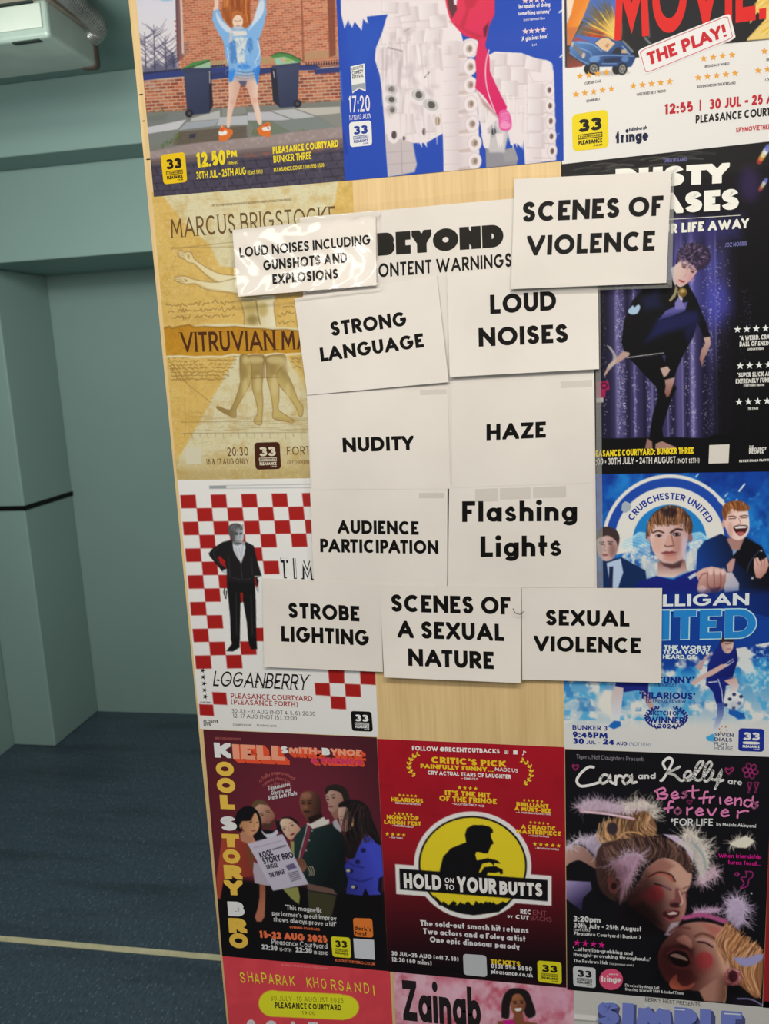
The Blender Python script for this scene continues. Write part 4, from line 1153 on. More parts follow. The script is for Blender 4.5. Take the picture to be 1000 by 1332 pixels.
for s, a, b in (('CURTAIN CALL', (760.4, 110.4), (781.6, 106.8)), ('STARBURST', (762.4, 133.4), (780.4, 130.4)), ('WEST END BEST FRIEND', (827.8, 124.8), (865.8, 119.8)), ('BROADWAY WORLD', (916.6, 88.2), (948.4, 84.4)), ('ADVENTURES IN THEATRELAND', (906, 114.6), (956.6, 109.4)), ('LONDON THEATRE', (995, 106), (1028, 102)), ('BRITISH THEATRE', (996.6, 79.6), (1030, 75))):
    L.text(s, a, b, 3.6, t=.22, track=.1)
p.put(L, 'review_credits', (84, 78, 84))
L = p.let()
L.text('12:55', (863.8, 149), (901.2, 145.2), 13.6, t=.24, track=.09); L.text('|', (909.6, 144), (911.6, 144), 15, t=.18); L.text('30 JUL - 25 AUG', (922.2, 142.6), (1028, 132), 13.4, t=.24, track=.09)
L.text('SPYMOVIETHEPLAY.COM', (957, 172.6), (1030, 164.6), 6.6, t=.22, track=.1)
p.put(L, 'date_lettering', (198, 42, 52))
L = p.let(); L.text('PLEASANCE COURTYARD', (904.6, 160.6), (1030, 147.4), 10.8, t=.24, track=.1)
p.put(L, 'venue_lettering', (40, 34, 34))
L = p.let(); L.text('fringe', (800.6, 186.6), (843.2, 182.8), 15.5, t=.27, track=.05); L.text('Edinburgh', (818, 171), (841.6, 167.6), 4.6, t=.24, track=.08)
p.put(L, 'festival_logo', (34, 38, 66), 'dark navy festival wordmark')
p.badge([(743.6, 149.2), (790, 142), (791.6, 192), (744.8, 197)], (244, 214, 34), (34, 30, 26), 'yellow venue badge with a black 33')
# ------------------------------------------------------------------ poster: golden parchment with drawn limbs
p = Poster('golden parchment poster of drawn arms and legs around a torn ochre title band',
           [(197.4, 250), (458, 229), (474, 621.5), (230.3, 624.2)], 0.3, (226, 184, 96), (240, 230, 214))
c = p.cv
pale = (226, 212, 166)
c.z()
c.poly([(213, 256), (300, 256), (420, 300), (450, 480), (440, 560), (230, 624)], pale) if False else None
# pale beams across the gold
c.poly([(208, 250), (440, 232), (436, 262), (420, 300), (400, 350), (330, 352), (286, 346), (272, 318), (240, 290)], pale, soft=3)
c.poly([(308, 462), (372, 462), (450, 600), (450, 625), (228, 625), (231, 598)], pale, soft=3)
c.poly([(230, 600), (450, 580), (474, 624), (230, 626)], (216, 194, 138), soft=16)
c.poly([(230, 612), (474, 606), (474, 626), (230, 626)], (196, 168, 104), soft=12, alpha=.7)
c.clouds((196, 150, 66), .09, .45, .85, .45, 3, [(190, 240), (470, 220), (480, 630), (225, 630)])
c.clouds((240, 216, 150), .35, .5, .8, .35, 5, [(190, 240), (470, 220), (480, 630), (225, 630)])
c.clouds((176, 132, 60), .8, .55, .85, .3, 8, [(190, 240), (470, 220), (480, 630), (225, 630)])
r = np.random.default_rng(2)
for k in range(150):
    x, y = 200 + 260 * r.random(), 255 + 360 * r.random(); c.line([(x, y), (x + 8 + 14 * r.random(), y - 1 + r.normal(0, 1))], .5, (150, 108, 50), alpha=.3)
c.line([(222, 324), (330, 312)], .7, (130, 96, 48), alpha=.7); c.line([(220, 322), (330, 321)], .6, (140, 104, 54), alpha=.6)
c.line([(232, 326), (222, 352)], .5, (140, 104, 54), alpha=.5); c.line([(216, 462), (244, 500), (275, 524)], .7, (120, 88, 44), alpha=.55); c.line([(240, 470), (241, 560)], .5, (130, 96, 50), alpha=.4)
# handwriting, several lines of scribble
def script(x0, y0, x1, y1, h, n):
    pts = []
    for i in range(n):
        f = i / (n - 1); pts.append((x0 + (x1 - x0) * f + r.normal(0, .6), y0 + (y1 - y0) * f + r.normal(0, h * .45)))
        if r.random() < .16:
            if len(pts) > 2: c.line(pts, .7, (104, 70, 30), alpha=.75, smooth=True)
            pts = []
    if len(pts) > 2: c.line(pts, .7, (104, 70, 30), alpha=.75, smooth=True)
for k in range(3): script(214 + k * 5, 398 + k * 7.5, 306, 392 + k * 9, 3.2, 52)
for k in range(3): script(362, 400 + k * 10, 382, 398 + k * 10, 3, 12)
for k in range(7): script(219 + k * .5, 466 + k * 4.6, 312 - k * 3, 463 + k * 5, 1.9, 64)
for k in range(3): script(378, 466 + k * 6, 392, 465 + k * 6, 2, 10)
# arms
c.z(200, 320, .12)
sk, skd, ol = (232, 206, 144), (206, 170, 96), (136, 98, 52)
def limb(pts, col, edge=ol, w=9):
    c.poly(pts, col, smooth=True, soft=5); c.line(pts + [pts[0]], w, edge, alpha=.6, smooth=True, soft=6)
limb([(262, 60), (300, 44), (340, 70), (380, 60), (420, 100), (440, 140), (520, 200), (640, 270), (760, 310), (960, 330), (960, 400), (700, 392), (600, 340), (500, 250), (430, 190), (380, 180), (340, 150), (300, 130), (270, 110)], grad((400, 60), sk, (700, 400), (240, 222, 172)))
limb([(225, 340), (280, 328), (350, 330), (430, 360), (560, 385), (700, 392), (960, 350), (960, 520), (800, 500), (640, 486), (540, 460), (440, 410), (360, 415), (280, 396), (230, 370)], grad((300, 340), sk, (760, 440), (240, 224, 176)))
for a, b in (((262, 70), (330, 110)), ((270, 50), (345, 90)), ((264, 96), (330, 134)), ((230, 345), (300, 352)), ((228, 362), (310, 370)), ((250, 384), (330, 390))): c.line([a, b], 6, ol, alpha=.6)
c.poly([(360, 90), (390, 100), (386, 140), (370, 130)], (170, 130, 70), soft=16, alpha=.7); c.poly([(320, 350), (370, 372), (350, 388)], (150, 110, 56), soft=14, alpha=.7)
c.line([(440, 200), (560, 310), (690, 386)], 16, (190, 146, 70), soft=14, alpha=.5); c.line([(440, 404), (600, 470), (900, 512)], 16, (190, 146, 70), soft=14, alpha=.5)
# torso below the notice
c.z(270, 380, .15)
c.poly([(270, 20), (580, 20), (574, 160), (600, 320), (320, 320), (316, 200), (290, 90)], grad((300, 100), (206, 180, 110), (600, 160), (240, 226, 186)), smooth=False, soft=5)
c.ell(390, 240, 50, 44, (140, 114, 50), soft=60, alpha=.75); c.ell(380, 130, 60, 60, (180, 152, 80), soft=70, alpha=.7); c.ell(480, 150, 40, 60, (186, 158, 84), soft=50, alpha=.7)
c.line([(420, 80), (438, 200), (456, 280)], 8, (96, 74, 36), smooth=True, alpha=.7, soft=8); c.line([(290, 90), (320, 210), (316, 290)], 7, ol, alpha=.7); c.line([(572, 80), (576, 170), (598, 310)], 6, ol, alpha=.6)
# torn band
top = [(-420, 190), (-380, 210), (-340, 196), (-240, 205), (-120, 196), (0, 300), (60, 306), (150, 290), (250, 296), (340, 318), (440, 312), (540, 322), (640, 322), (760, 338), (900, 346)]
c.z(200, 400, .22)
band_t = [(40, 122), (66, 122), (90, 112), (110, 124), (150, 112), (210, 102), (232, 116), (300, 112), (400, 118), (480, 112), (560, 122), (640, 124), (700, 132), (780, 130), (850, 138), (1200, 150)]
band_b = [(1200, 290), (860, 270), (780, 276), (720, 270), (660, 280), (600, 276), (540, 282), (470, 276), (400, 290), (320, 288), (240, 292), (160, 286), (80, 288), (40, 288)]
c.line(band_b, 16, (238, 222, 178), soft=8); c.line([(250, 116), (400, 104), (480, 106), (560, 116), (700, 124), (860, 132)], 20, (232, 214, 164), soft=8)
c.poly(band_t + band_b, grad((400, 110), (196, 136, 34), (400, 290), (206, 148, 40)), soft=2)
c.line(band_t, 6, (112, 72, 24), alpha=.7, soft=8); c.line(band_b, 3, (240, 226, 190), alpha=.8)
c.clouds((176, 116, 24), .3, .5, .8, .5, 4, band_t + band_b)
c.line(band_b, 7, (236, 220, 176), soft=5, alpha=.9)
# legs
g, gd, gh = (206, 178, 104), (160, 132, 72), (222, 198, 132)
def leg(pts, c0, c1): c.poly(pts, grad(c0, gd, c1, g), smooth=True, soft=4); c.line(pts + [pts[0]], 4, (140, 92, 48), alpha=.75, smooth=True, soft=4)
leg([(555, 285), (640, 280), (650, 300), (645, 400), (640, 480), (645, 560), (640, 640), (636, 690), (610, 692), (592, 668), (615, 620), (606, 560), (584, 480), (580, 410), (575, 340)], (650, 300), (580, 560))
leg([(510, 285), (550, 280), (575, 340), (578, 400), (560, 470), (520, 540), (488, 600), (486, 646), (470, 650), (430, 632), (395, 612), (370, 592), (382, 586), (440, 606), (462, 590), (490, 520), (512, 440), (508, 360)], (505, 380), (580, 400))
leg([(660, 290), (770, 280), (780, 340), (760, 380), (742, 430), (740, 540), (735, 600), (770, 630), (825, 665), (815, 682), (770, 670), (706, 655), (704, 600), (690, 500), (668, 420), (664, 350)], (665, 340), (745, 420))
leg([(730, 380), (770, 340), (785, 380), (820, 460), (850, 540), (882, 590), (876, 640), (858, 640), (845, 600), (800, 530), (750, 470), (725, 420)], (800, 380), (740, 460))
for x, y, rx, ry, col in ((530, 390, 22, 40, gd), (606, 390, 34, 24, gd), (702, 370, 24, 40, gd), (772, 360, 18, 40, gd), (600, 310, 50, 20, gh), (715, 310, 46, 22, gh), (616, 450, 18, 50, gh), (712, 460, 20, 60, gh), (540, 480, 14, 60, gh), (792, 500, 12, 50, gh), (540, 310, 16, 24, gh)):
    c.ell(x, y, rx, ry, col, soft=26, alpha=.7)
c.line([(650, 290), (655, 350), (652, 410)], 5, (90, 60, 30), alpha=.6, soft=6); c.line([(580, 418), (740, 412)], 3, (96, 66, 34), alpha=.7)
for k in range(60):
    x, y = 230 + 660 * r.random(), 650 + 80 * r.random(); c.line([(x, y), (x + 60 + 60 * r.random(), y + r.normal(0, 2))], 2, (150, 112, 60), alpha=.35)
c.line([(160, 678), (900, 668)], 2, (120, 84, 44), alpha=.6); c.line([(170, 744), (900, 738)], 2.5, (110, 78, 42), alpha=.7)
for k in range(16): x = 180 + k * 46; c.line([(x, 744), (x + 2, 744 + (30 if k % 2 else 22))], 2, (110, 78, 42), alpha=.6)
c.line([(480, 640), (560, 650), (600, 640)], 2, (140, 100, 60), alpha=.6); c.line([(810, 640), (850, 628)], 2, (140, 100, 60), alpha=.6)
c.line([(780, 330), (900, 480)], 60, (226, 206, 150), alpha=.5, soft=30)
p.print()
L = p.let(); L.text('MARCUS BRIGSTOCKE', (223, 309.4), (437, 293.5), 25.5, t=.125, track=.17, serif=.06)
p.put(L, 'name_lettering', (112, 82, 42))
L = p.let(); L.text('VITRUVIAN MAN', (236, 458.2), (420, 453.6), 26, t=.17, track=.12, serif=.06)
p.put(L, 'title_lettering', (84, 44, 20), 'dark brown serif title')
L = p.let(); L.text('OFF THE KERB PRODUCTIONS IN ASSOCIATION WITH CHEERFUL PRODUCTIONS PRESENT', (275.5, 269), (379, 261), 3, t=.16, track=.12)
L.text('20:30', (296, 593.4), (323, 592.6), 11.4, t=.14, track=.2); L.text('16 & 17 AUG ONLY', (268.4, 604.4), (323.8, 603.6), 7.6, t=.15, track=.2)
L.text('FORTH', (373.4, 592), (412, 591), 11, t=.14, track=.22); L.text('OFFTHEKERB.CO.UK', (373.4, 603.4), (420, 602.6), 4, t=.14, track=.2)
p.put(L, 'small_lettering', (120, 82, 34))
p.badge([(330.4, 575.8), (363.6, 574.8), (365.6, 610), (332.4, 611)], (74, 36, 20), (232, 216, 180), 'dark brown venue badge with a cream 33')
p.blank_code([(240.4, 582.4), (260.6, 582), (262.4, 604), (242.2, 604.2)], (226, 212, 176))
# ------------------------------------------------------------------ poster: figure in black before a glitter curtain
p = Poster('dark poster of a tousle-haired figure in black on one leg before a purple glitter curtain',
           [(729.3, 198), (1042.8, 168), (1022.2, 613.1), (733.4, 617.4)], 0.25, (14, 12, 20), (224, 216, 206))
c = p.cv
r = np.random.default_rng(17)
c.z(760, 390, .24)
c.poly([(-60, -420), (840, -420), (800, 760), (-60, 760)], (30, 24, 58))
# curtain folds
def fold(x0, x1, top, bot, w, col, a):
    c.line([(x0, top), ((x0 + x1) / 2, (top + bot) / 2), (x1, bot)], w, col, soft=w * .9, alpha=a, smooth=True)
for x, w, col, a in ((110, 60, (36, 30, 60), .8), (200, 70, (92, 80, 140), .9), (280, 50, (74, 64, 122), .9), (360, 60, (78, 68, 128), .9), (440, 60, (64, 54, 110), .9), (520, 60, (96, 84, 150), .9), (590, 60, (110, 98, 168), .9), (640, 40, (46, 38, 84), .9), (700, 50, (66, 60, 130), .9), (770, 40, (50, 40, 70), .8)):
    fold(x - 20, x, -420, 740, w, col, a)
for x, w in ((240, 20), (330, 16), (410, 18), (485, 20), (560, 24), (655, 26)): fold(x - 16, x, -420, 740, w, (22, 16, 44), .7)
for x, w in ((180, 16), (275, 10), (370, 12), (455, 10), (590, 16), (535, 8), (720, 8)): fold(x - 14, x, -420, 740, w, (150, 140, 206), .55)
c.poly([(400, -260), (760, -260), (740, 60), (600, 120), (380, -60)], (84, 84, 206), soft=160, alpha=.45)
c.ell(730, 30, 60, 120, (70, 70, 210), soft=120, alpha=.6)
for x, n in ((190, 240), (215, 180), (275, 150), (350, 120), (390, 120), (590, 220), (560, 60), (470, 80), (655, 90), (690, 120), (790, 80), (880, 90), (110, 60), (735, 120)):
    for k in range(n):
        y = -380 + 1110 * r.random() ** .7; xx = x - 16 + 18 * (y + 380) / 1100 + r.normal(0, 7)
        c.ell(xx, y, 2.5, 2.5, [(206, 196, 226), (160, 150, 200), (226, 220, 236)][r.integers(3)], alpha=.8)
c.poly([(-60, 740), (120, 752), (300, 748), (480, 744), (660, 750), (700, 730), (900, 720), (1100, 720), (1100, 1000), (-60, 1000)], (12, 10, 14), soft=8)
c.poly([(690, 400), (780, 100), (1100, 80), (1100, 800), (680, 800)], (10, 8, 14), soft=140, alpha=.9)
c.poly([(760, -420), (1100, -420), (1100, 300), (860, 300)], (10, 8, 16), soft=120, alpha=.92)
c.poly([(-140, -420), (110, -420), (110, 200), (80, 800), (-140, 800)], (16, 12, 22), soft=60, alpha=.75)
for k in range(90): 
    y = -60 + 420 * r.random(); c.ell(880 + r.normal(0, 18), y, 2, 2, (110, 100, 140), alpha=.7)
# top dark ruffled strip and light streaks
c.z()
c.poly([(728, 190), (1010, 180), (1010, 214), (880, 240), (728, 236)], (28, 26, 26), soft=8)
for k in range(26):
    x = 730 + 190 * r.random(); y = 224 - (x - 730) * .11 + r.normal(0, 5); c.line([(x, y), (x + 16, y - 3), (x + 34, y - 2.4)], 1.4, [(92, 90, 80), (66, 64, 58), (120, 116, 104)][r.integers(3)], smooth=True, alpha=.6)
c.poly([(872, 290), (965, 280), (962, 310), (874, 316)], (50, 46, 120), soft=24, alpha=.7)
for (x, y, s) in ((993, 200, 1.0), (992, 240, .7)):
    for k, col in enumerate([(210, 50, 40), (244, 150, 50), (250, 226, 150), (236, 240, 244), (110, 120, 220)]):
        c.ell(x - 5 * s + k * 2.6 * s, y + 9 * s - k * 4.2 * s, 3.6 * s, 5 * s, col, 30, soft=2.5, alpha=.9)
c.ell(975, 240, 14, 22, (70, 40, 110), soft=22, alpha=.6)
# the figure
c.z(760, 390, .24)
K = (8, 8, 14)
c.poly([(262, 0), (340, -80), (470, -110), (560, -90), (610, 0), (660, 130), (682, 200), (648, 206), (625, 150), (610, 120), (590, 200), (540, 290), (500, 380), (488, 420), (450, 440), (430, 380), (440, 300), (240, 310), (220, 290), (200, 230), (215, 120)], K, soft=4)
c.poly([(240, 316), (420, 300), (470, 430), (500, 480), (470, 540), (420, 700), (430, 760), (350, 760), (352, 740), (370, 620), (400, 530), (395, 480), (330, 410)], K, soft=4)
c.poly([(400, 110), (440, 60), (520, 20), (560, 10), (545, 60), (470, 90)], (96, 88, 170), soft=6)
c.poly([(400, 100), (560, 60), (610, 60), (628, 110), (560, 150), (440, 180), (330, 230)], (26, 30, 92), soft=50, alpha=.9)
c.poly([(300, 0), (400, -60), (420, 40), (330, 60)], (24, 30, 76), soft=60, alpha=.8)
c.poly([(540, 170), (600, 110), (622, 130), (560, 240)], (22, 24, 76), soft=30, alpha=.8)
sk = (206, 160, 142)
c.poly([(646, 206), (680, 200), (684, 240), (664, 290), (646, 320), (638, 366), (632, 340), (624, 320), (634, 270), (654, 236)], grad((670, 200), (216, 174, 156), (640, 350), (170, 110, 96)), smooth=False, soft=3)
c.poly([(210, 278), (244, 286), (244, 300), (200, 330), (150, 360), (112, 412), (104, 410), (130, 350), (168, 320)], sk, soft=3)
c.poly([(410, 372), (450, 360), (464, 380), (448, 410), (430, 420)], (214, 170, 150), soft=3); c.poly([(436, 434), (490, 420), (484, 450), (460, 520), (446, 530), (434, 500), (440, 470)], grad((450, 430), (200, 150, 134), (450, 520), (160, 90, 74)), soft=3)
c.poly([(328, 806), (340, 752), (366, 766), (368, 808)], (176, 118, 104), soft=3); c.poly([(386, 780), (420, 766), (500, 800), (480, 812), (384, 808)], (190, 136, 116), soft=3)
c.line([(230, 314), (330, 300), (430, 288)], 4, (226, 214, 200)); 
for k in range(34):
    a = k / 33; x, y = 128 + 34 * math.sin(a * 3.0), 252 + a * 118; c.line([(x - 6, y - 4), (x + 10, y + 3)], 3, (216, 206, 180), alpha=.85)
c.poly([(236, 60), (262, 30), (270, 40), (292, 26), (302, 40), (286, 74), (250, 78)], (176, 206, 230), smooth=True)
c.poly([(64, 444), (130, 440), (136, 486), (116, 490), (112, 530), (64, 536)], (190, 20, 84)); c.ell(106, 466, 16, 14, (90, 10, 46), ring=8); c.poly([(64, 532), (102, 530), (102, 556), (64, 558)], (206, 198, 180))
# head
c.z(830, 300, .11)
c.poly([(380, 440), (430, 420), (470, 560), (440, 660), (410, 600)], (216, 206, 214), soft=10)
c.poly([(440, 400), (480, 340), (600, 330), (700, 420), (690, 490), (620, 580), (540, 650), (480, 664), (430, 600), (410, 520)], grad((420, 450), (246, 208, 186), (680, 540), (226, 166, 158)), smooth=True, soft=6)
c.poly([(445, 400), (470, 260), (560, 170), (700, 140), (820, 200), (860, 320), (800, 430), (700, 470), (660, 420), (560, 350), (500, 350)], (52, 38, 66), smooth=True, soft=10)
for k in range(220):
    a = r.random() * 2 * PI; R = r.random() ** .6; x, y = 650 + 180 * R * math.cos(a), 300 + 140 * R * math.sin(a)
    L_ = 20 + 34 * r.random(); b = a + r.normal(0, .7)
    c.line([(x, y), (x + L_ * math.cos(b + .4) * .6, y + L_ * math.sin(b) * .6), (x + L_ * math.cos(b), y + L_ * math.sin(b))], 8, [(30, 20, 36), (96, 66, 110), (150, 104, 160), (196, 150, 190), (20, 14, 24)][r.integers(5)], smooth=True, alpha=.75, w1=3)
c.ell(540, 430, 30, 16, (176, 110, 104), 20, soft=12); c.ell(640, 486, 30, 16, (176, 110, 104), 20, soft=12); c.ell(542, 432, 12, 10, (56, 34, 40), soft=5); c.ell(644, 488, 12, 10, (56, 34, 40), soft=5)
c.line([(510, 396), (575, 410)], 8, (120, 74, 84), soft=8); c.line([(610, 446), (680, 470)], 8, (120, 74, 84), soft=8)
c.line([(590, 440), (560, 530), (535, 545)], 9, (216, 150, 136), smooth=True, soft=10); c.poly([(478, 578), (520, 590), (556, 606), (520, 616), (490, 602)], (202, 44, 56), smooth=True, soft=4)
c.ell(470, 610, 40, 20, (236, 180, 160), soft=30, alpha=.6); c.ell(620, 560, 40, 50, (236, 150, 150), soft=50, alpha=.5)
c.poly([(440, 650), (470, 680), (440, 780), (380, 840), (360, 830), (420, 740)], (170, 150, 100), soft=6); c.poly([(460, 700), (500, 760), (526, 800), (510, 860), (480, 800)], (200, 190, 196), soft=6)
c.ell(524, 728, 52, 56, (150, 106, 30), soft=8); c.ell(524, 716, 26, 24, (232, 200, 120), soft=26, alpha=.8); c.ell(540, 750, 26, 22, (110, 70, 16), soft=26, alpha=.6)
c.poly([(430, 860), (470, 790), (530, 850), (560, 920), (440, 930)], (130, 120, 196), soft=12)
c.grade(.82, .9)
p.print()
L = p.let()
L.text('RUSTY', (800, 246), (948.5, 237.6), 26, t=.30, track=.05); L.text('PHASES', (800, 282.5), (961, 272.2), 27, t=.30, track=.05)
p.put(L, 'title_lettering', (240, 234, 214), 'chunky cream title letters')
L = p.let(); L.text('YOUR LIFE AWAY', (836, 306.2), (973.6, 296.4), 12.6, t=.26, track=.12); L.stroke([(868, 285.5), (962.6, 280)], .7, rnd=False)
p.put(L, 'subtitle_lettering', (232, 224, 206))
L = p.let(); L.text('TARA BOLAND', (862.6, 211.6), (893.2, 209.6), 5.2, t=.2); L.text('JOZ NORRIS', (942.4, 321.6), (971.4, 319.4), 5.6, t=.2)
p.put(L, 'credit_lettering', (112, 108, 160))
L = p.let(); L.text('PLEASANCE COURTYARD: BUNKER THREE', (767, 594.4), (902, 590), 8.4, t=.26, track=.1)
p.put(L, 'venue_lettering', (240, 206, 36))
L = p.let(); L.text('21:00 • 30TH JULY - 24TH AUGUST', (768.5, 605), (878.6, 602.4), 8.8, t=.19, track=.1); L.text('(NOT 12TH)', (880, 602.6), (909.4, 601.8), 6.2, t=.19, track=.1)
L.text('THE', (974, 583), (980, 582.8), 3.4, t=.22); L.text('PROJECT', (974, 586.6), (996.6, 585.6), 4, t=.3); L.text('PEOPLE', (974, 590.4), (993, 589.6), 4, t=.3)
L.text('SEVEN DIALS PLAYHOUSE', (961, 601.4), (1010, 599.4), 3.2, t=.3)
p.put(L, 'small_lettering', (216, 208, 196))
L = p.let()
for x, y in ((959, 428.6), (962.6, 476), (961, 523)):
    L.mark()
    for k in range(5): L.star((x + k * 12.2, y - k * .5), 5)
p.put(L, 'star_row', (226, 226, 214))
L = p.let()
for s, a, b, h in (('"A WEIRD, CRAZY', (961.6, 443.2), (1008, 440.6), 6.2), ('BALL OF ENERGY"', (961.6, 450.8), (1009, 448.6), 6.2), ('LONDON REVIEWS', (972, 455.8), (993, 454.8), 2.8), ('"SUPER SLICK AND', (958.6, 491), (1007, 488.6), 6), ('EXTREMELY FUNNY"', (956.6, 499), (1008, 496.8), 6), ('EVERYTHING THEATRE', (967, 503), (994, 502), 2.8), ('THE STAGE', (972.6, 533), (986, 532.6), 3)):
    L.text(s, a, b, h, t=.26, track=.1)
p.put(L, 'review_lettering', (214, 208, 196))
p.blank_code([(922.4, 579), (948.6, 578), (947.4, 602.2), (921.4, 603)], (216, 206, 190))
# ------------------------------------------------------------------ poster: red and white checks, man in a black suit
p = Poster('white poster with red checks and a man in a black suit, hand on hip',
           [(231.2, 624.8), (478, 621), (491.8, 958.6), (260, 948)], 0.35, (228, 218, 206), (222, 211, 198))
c = p.cv
c.z(225, 615, .195)
red = (166, 30, 26)
# checks: a grid whose rows and columns follow the sheet
def cell(i, j):
    def P(a, b):   # a column line, b row line
        x = 48 + a * 101.5 + b * 8.2 + (a * b) * .12; y = 148 - a * 1.5 + b * 89.5 - b * b * .02
        return (x, y)
    return [P(i, j), P(i + 1, j), P(i + 1, j + 1), P(i, j + 1)]
for j in range(13):
    for i in range(10):
        if (i + j) % 2: continue
        if j >= 4 and i > 6: continue
        if j == 4 and i > 4: continue
        if j == 5 and i > 5: continue
        if 6 <= j and i > 1 and not (j in (6,) and i == 2) and not (j == 10 and i == 4) and not (j == 11 and i == 3) and not (j == 12 and i == 2) and not (j == 7 and i == 3): continue
        c.poly(cell(i, j), red)
# man
K = (30, 27, 27)
def gr(v): return (v, v - 2, v - 4)
c.poly([(380, 450), (440, 470), (480, 470), (500, 600), (450, 610), (400, 540)], gr(206))
c.poly([(330, 462), (395, 445), (405, 520), (452, 604), (478, 540), (478, 456), (538, 486), (560, 580), (592, 690), (560, 700), (572, 720), (566, 762), (548, 750), (540, 800), (360, 780), (358, 660), (330, 660), (244, 556), (238, 536), (268, 500)], K, soft=3)
c.poly([(318, 556), (350, 610), (356, 640), (312, 600), (298, 560)], red) ; c.poly([(316, 560), (352, 592), (330, 620)], red)
c.poly([(360, 730), (545, 740), (552, 850), (556, 1100), (500, 1110), (492, 1000), (468, 860), (450, 870), (448, 1000), (446, 1110), (386, 1110), (380, 960), (368, 830)], (24, 22, 22), soft=3)
c.poly([(384, 1104), (446, 1100), (444, 1166), (400, 1192), (355, 1190), (370, 1170), (392, 1140)], (20, 19, 20), soft=3); c.poly([(500, 1104), (556, 1100), (562, 1176), (520, 1178), (506, 1140)], (20, 19, 20), soft=3)
c.poly([(448, 800), (466, 800), (466, 860), (452, 862)], red)
c.line([(400, 500), (452, 606), (460, 700)], 4, gr(70)); c.line([(478, 470), (460, 600)], 4, gr(66)); c.line([(545, 690), (592, 690)], 5, gr(190))
for q in ([(300, 500), (270, 540), (320, 620)], [(370, 560), (380, 700)], [(520, 560), (530, 680)], [(420, 800), (424, 1080)], [(520, 820), (530, 1080)], [(400, 700), (460, 712), (520, 705)]): c.line(q, 7, gr(54), smooth=True, soft=8, alpha=.8)
c.poly([(330, 650), (358, 640), (358, 672), (336, 668)], gr(190)); c.poly([(550, 756), (572, 756), (572, 802), (556, 786)], gr(170)); c.line([(344, 770), (340, 800), (352, 838), (358, 790)], 8, gr(40)); c.line([(350, 780), (352, 824)], 4, gr(190))
c.line([(546, 700), (556, 760)], 8, red)
# head, in greys
c.poly([(376, 400), (380, 360), (420, 338), (455, 350), (470, 400), (468, 450), (440, 484), (412, 488), (398, 450)], grad((380, 400), gr(70), (465, 420), gr(186)), smooth=True, soft=4)
c.poly([(372, 410), (370, 360), (400, 338), (440, 340), (466, 366), (460, 384), (430, 366), (400, 390), (394, 430)], gr(84), smooth=True, soft=4)
for k in range(14): c.line([(376 + k * 6, 390 - (k % 3) * 4), (392 + k * 6, 346 + (k % 4) * 4)], 4, [gr(60), gr(150), gr(110)][k % 3], alpha=.8)
c.ell(424, 408, 12, 6, gr(40), soft=5); c.ell(452, 406, 10, 6, gr(60), soft=5); c.line([(414, 398), (434, 398)], 4, gr(40)); c.line([(440, 398), (462, 396)], 4, gr(70)); c.line([(444, 410), (448, 432), (440, 436)], 4, gr(90)); c.line([(424, 454), (456, 452)], 5, gr(60), soft=4)
c.ell(402, 430, 12, 40, gr(70), soft=18, alpha=.6); c.ell(440, 424, 22, 40, gr(190), soft=30, alpha=.5); c.ell(424, 408, 10, 5, gr(36), soft=5); c.ell(452, 406, 9, 5, gr(46), soft=5); c.ell(436, 470, 24, 8, gr(76), soft=12, alpha=.8)
c.poly([(398, 480), (440, 490), (478, 464), (484, 500), (456, 600), (430, 570), (404, 520)], gr(206), soft=4)
for q in ([(420, 500), (446, 590)], [(440, 500), (454, 570)], [(466, 480), (456, 560)], [(410, 510), (430, 556)]): c.line(q, 3, gr(140), alpha=.8)
c.poly([(460, 462), (482, 458), (478, 486), (462, 480)], gr(160))
c.z(225, 615, .195)
c.poly([(242, 86), (355, 84), (355, 106), (242, 108)], gr(150)); c.poly([(355, 84), (920, 74), (920, 78), (355, 87)], gr(140)); c.poly([(355, 103), (920, 96), (920, 100), (355, 106)], gr(140))
# lower right checks
c.z(240, 850, .27)
for q in ([(690, 60), (768, 64), (770, 145), (697, 142)], [(845, 84), (918, 88), (921, 152), (848, 148)], [(626, 142), (698, 143), (702, 205), (631, 200)], [(772, 146), (846, 149), (850, 210), (776, 206)], [(703, 206), (775, 209), (778, 270), (707, 266)], [(133, 186), (200, 189), (206, 248), (139, 245)], [(70, 244), (137, 247), (142, 302), (74, 298)]): c.poly(q, red)
p.print()
L = p.let(); L.text('LOGANBERRY', (276.8, 892.4), (399, 897.6), 20, t=.12, track=.12, shear=.22, serif=.07)
for k in range(9): L.poly([(280 + k * 12.6, 884.6 + k * .5), (284 + k * 12.6, 883.4 + k * .5), (287 + k * 12.6, 884.9 + k * .5), (284 + k * 12.6, 886.2 + k * .5)])
p.put(L, 'title_lettering', (26, 22, 22), 'slanted black title letters')
L = p.let(); L.text('TIMES', (366, 752), (440, 756), 27, t=.24, track=.36)
tl = p.put(L, 'name_lettering', (34, 30, 30))
L = p.let(); L.text('TIMES', (367, 750.6), (441, 754.6), 25.5, t=.12, track=.36, layer=1)
p.put(L, 'name_lettering_fill', (224, 214, 202), None, tl)
L = p.let(); L.text('PLEASANCE COURTYARD', (300.4, 908.2), (406.4, 912), 6.6, t=.17, track=.12, serif=.07); L.text('(PLEASANCE FORTH)', (300.6, 916), (387.6, 919.6), 6.6, t=.17, track=.12, serif=.07)
p.put(L, 'venue_lettering', (164, 50, 44))
L = p.let(); L.text('30 JUL–10 AUG (NOT 4, 5, 6). 20:30', (301.6, 927.2), (410, 931), 5.2, t=.12, track=.14, serif=.05); L.text('12–17 AUG (NOT 15), 22:00', (303, 933.4), (386, 937), 5.2, t=.12, track=.14, serif=.05)
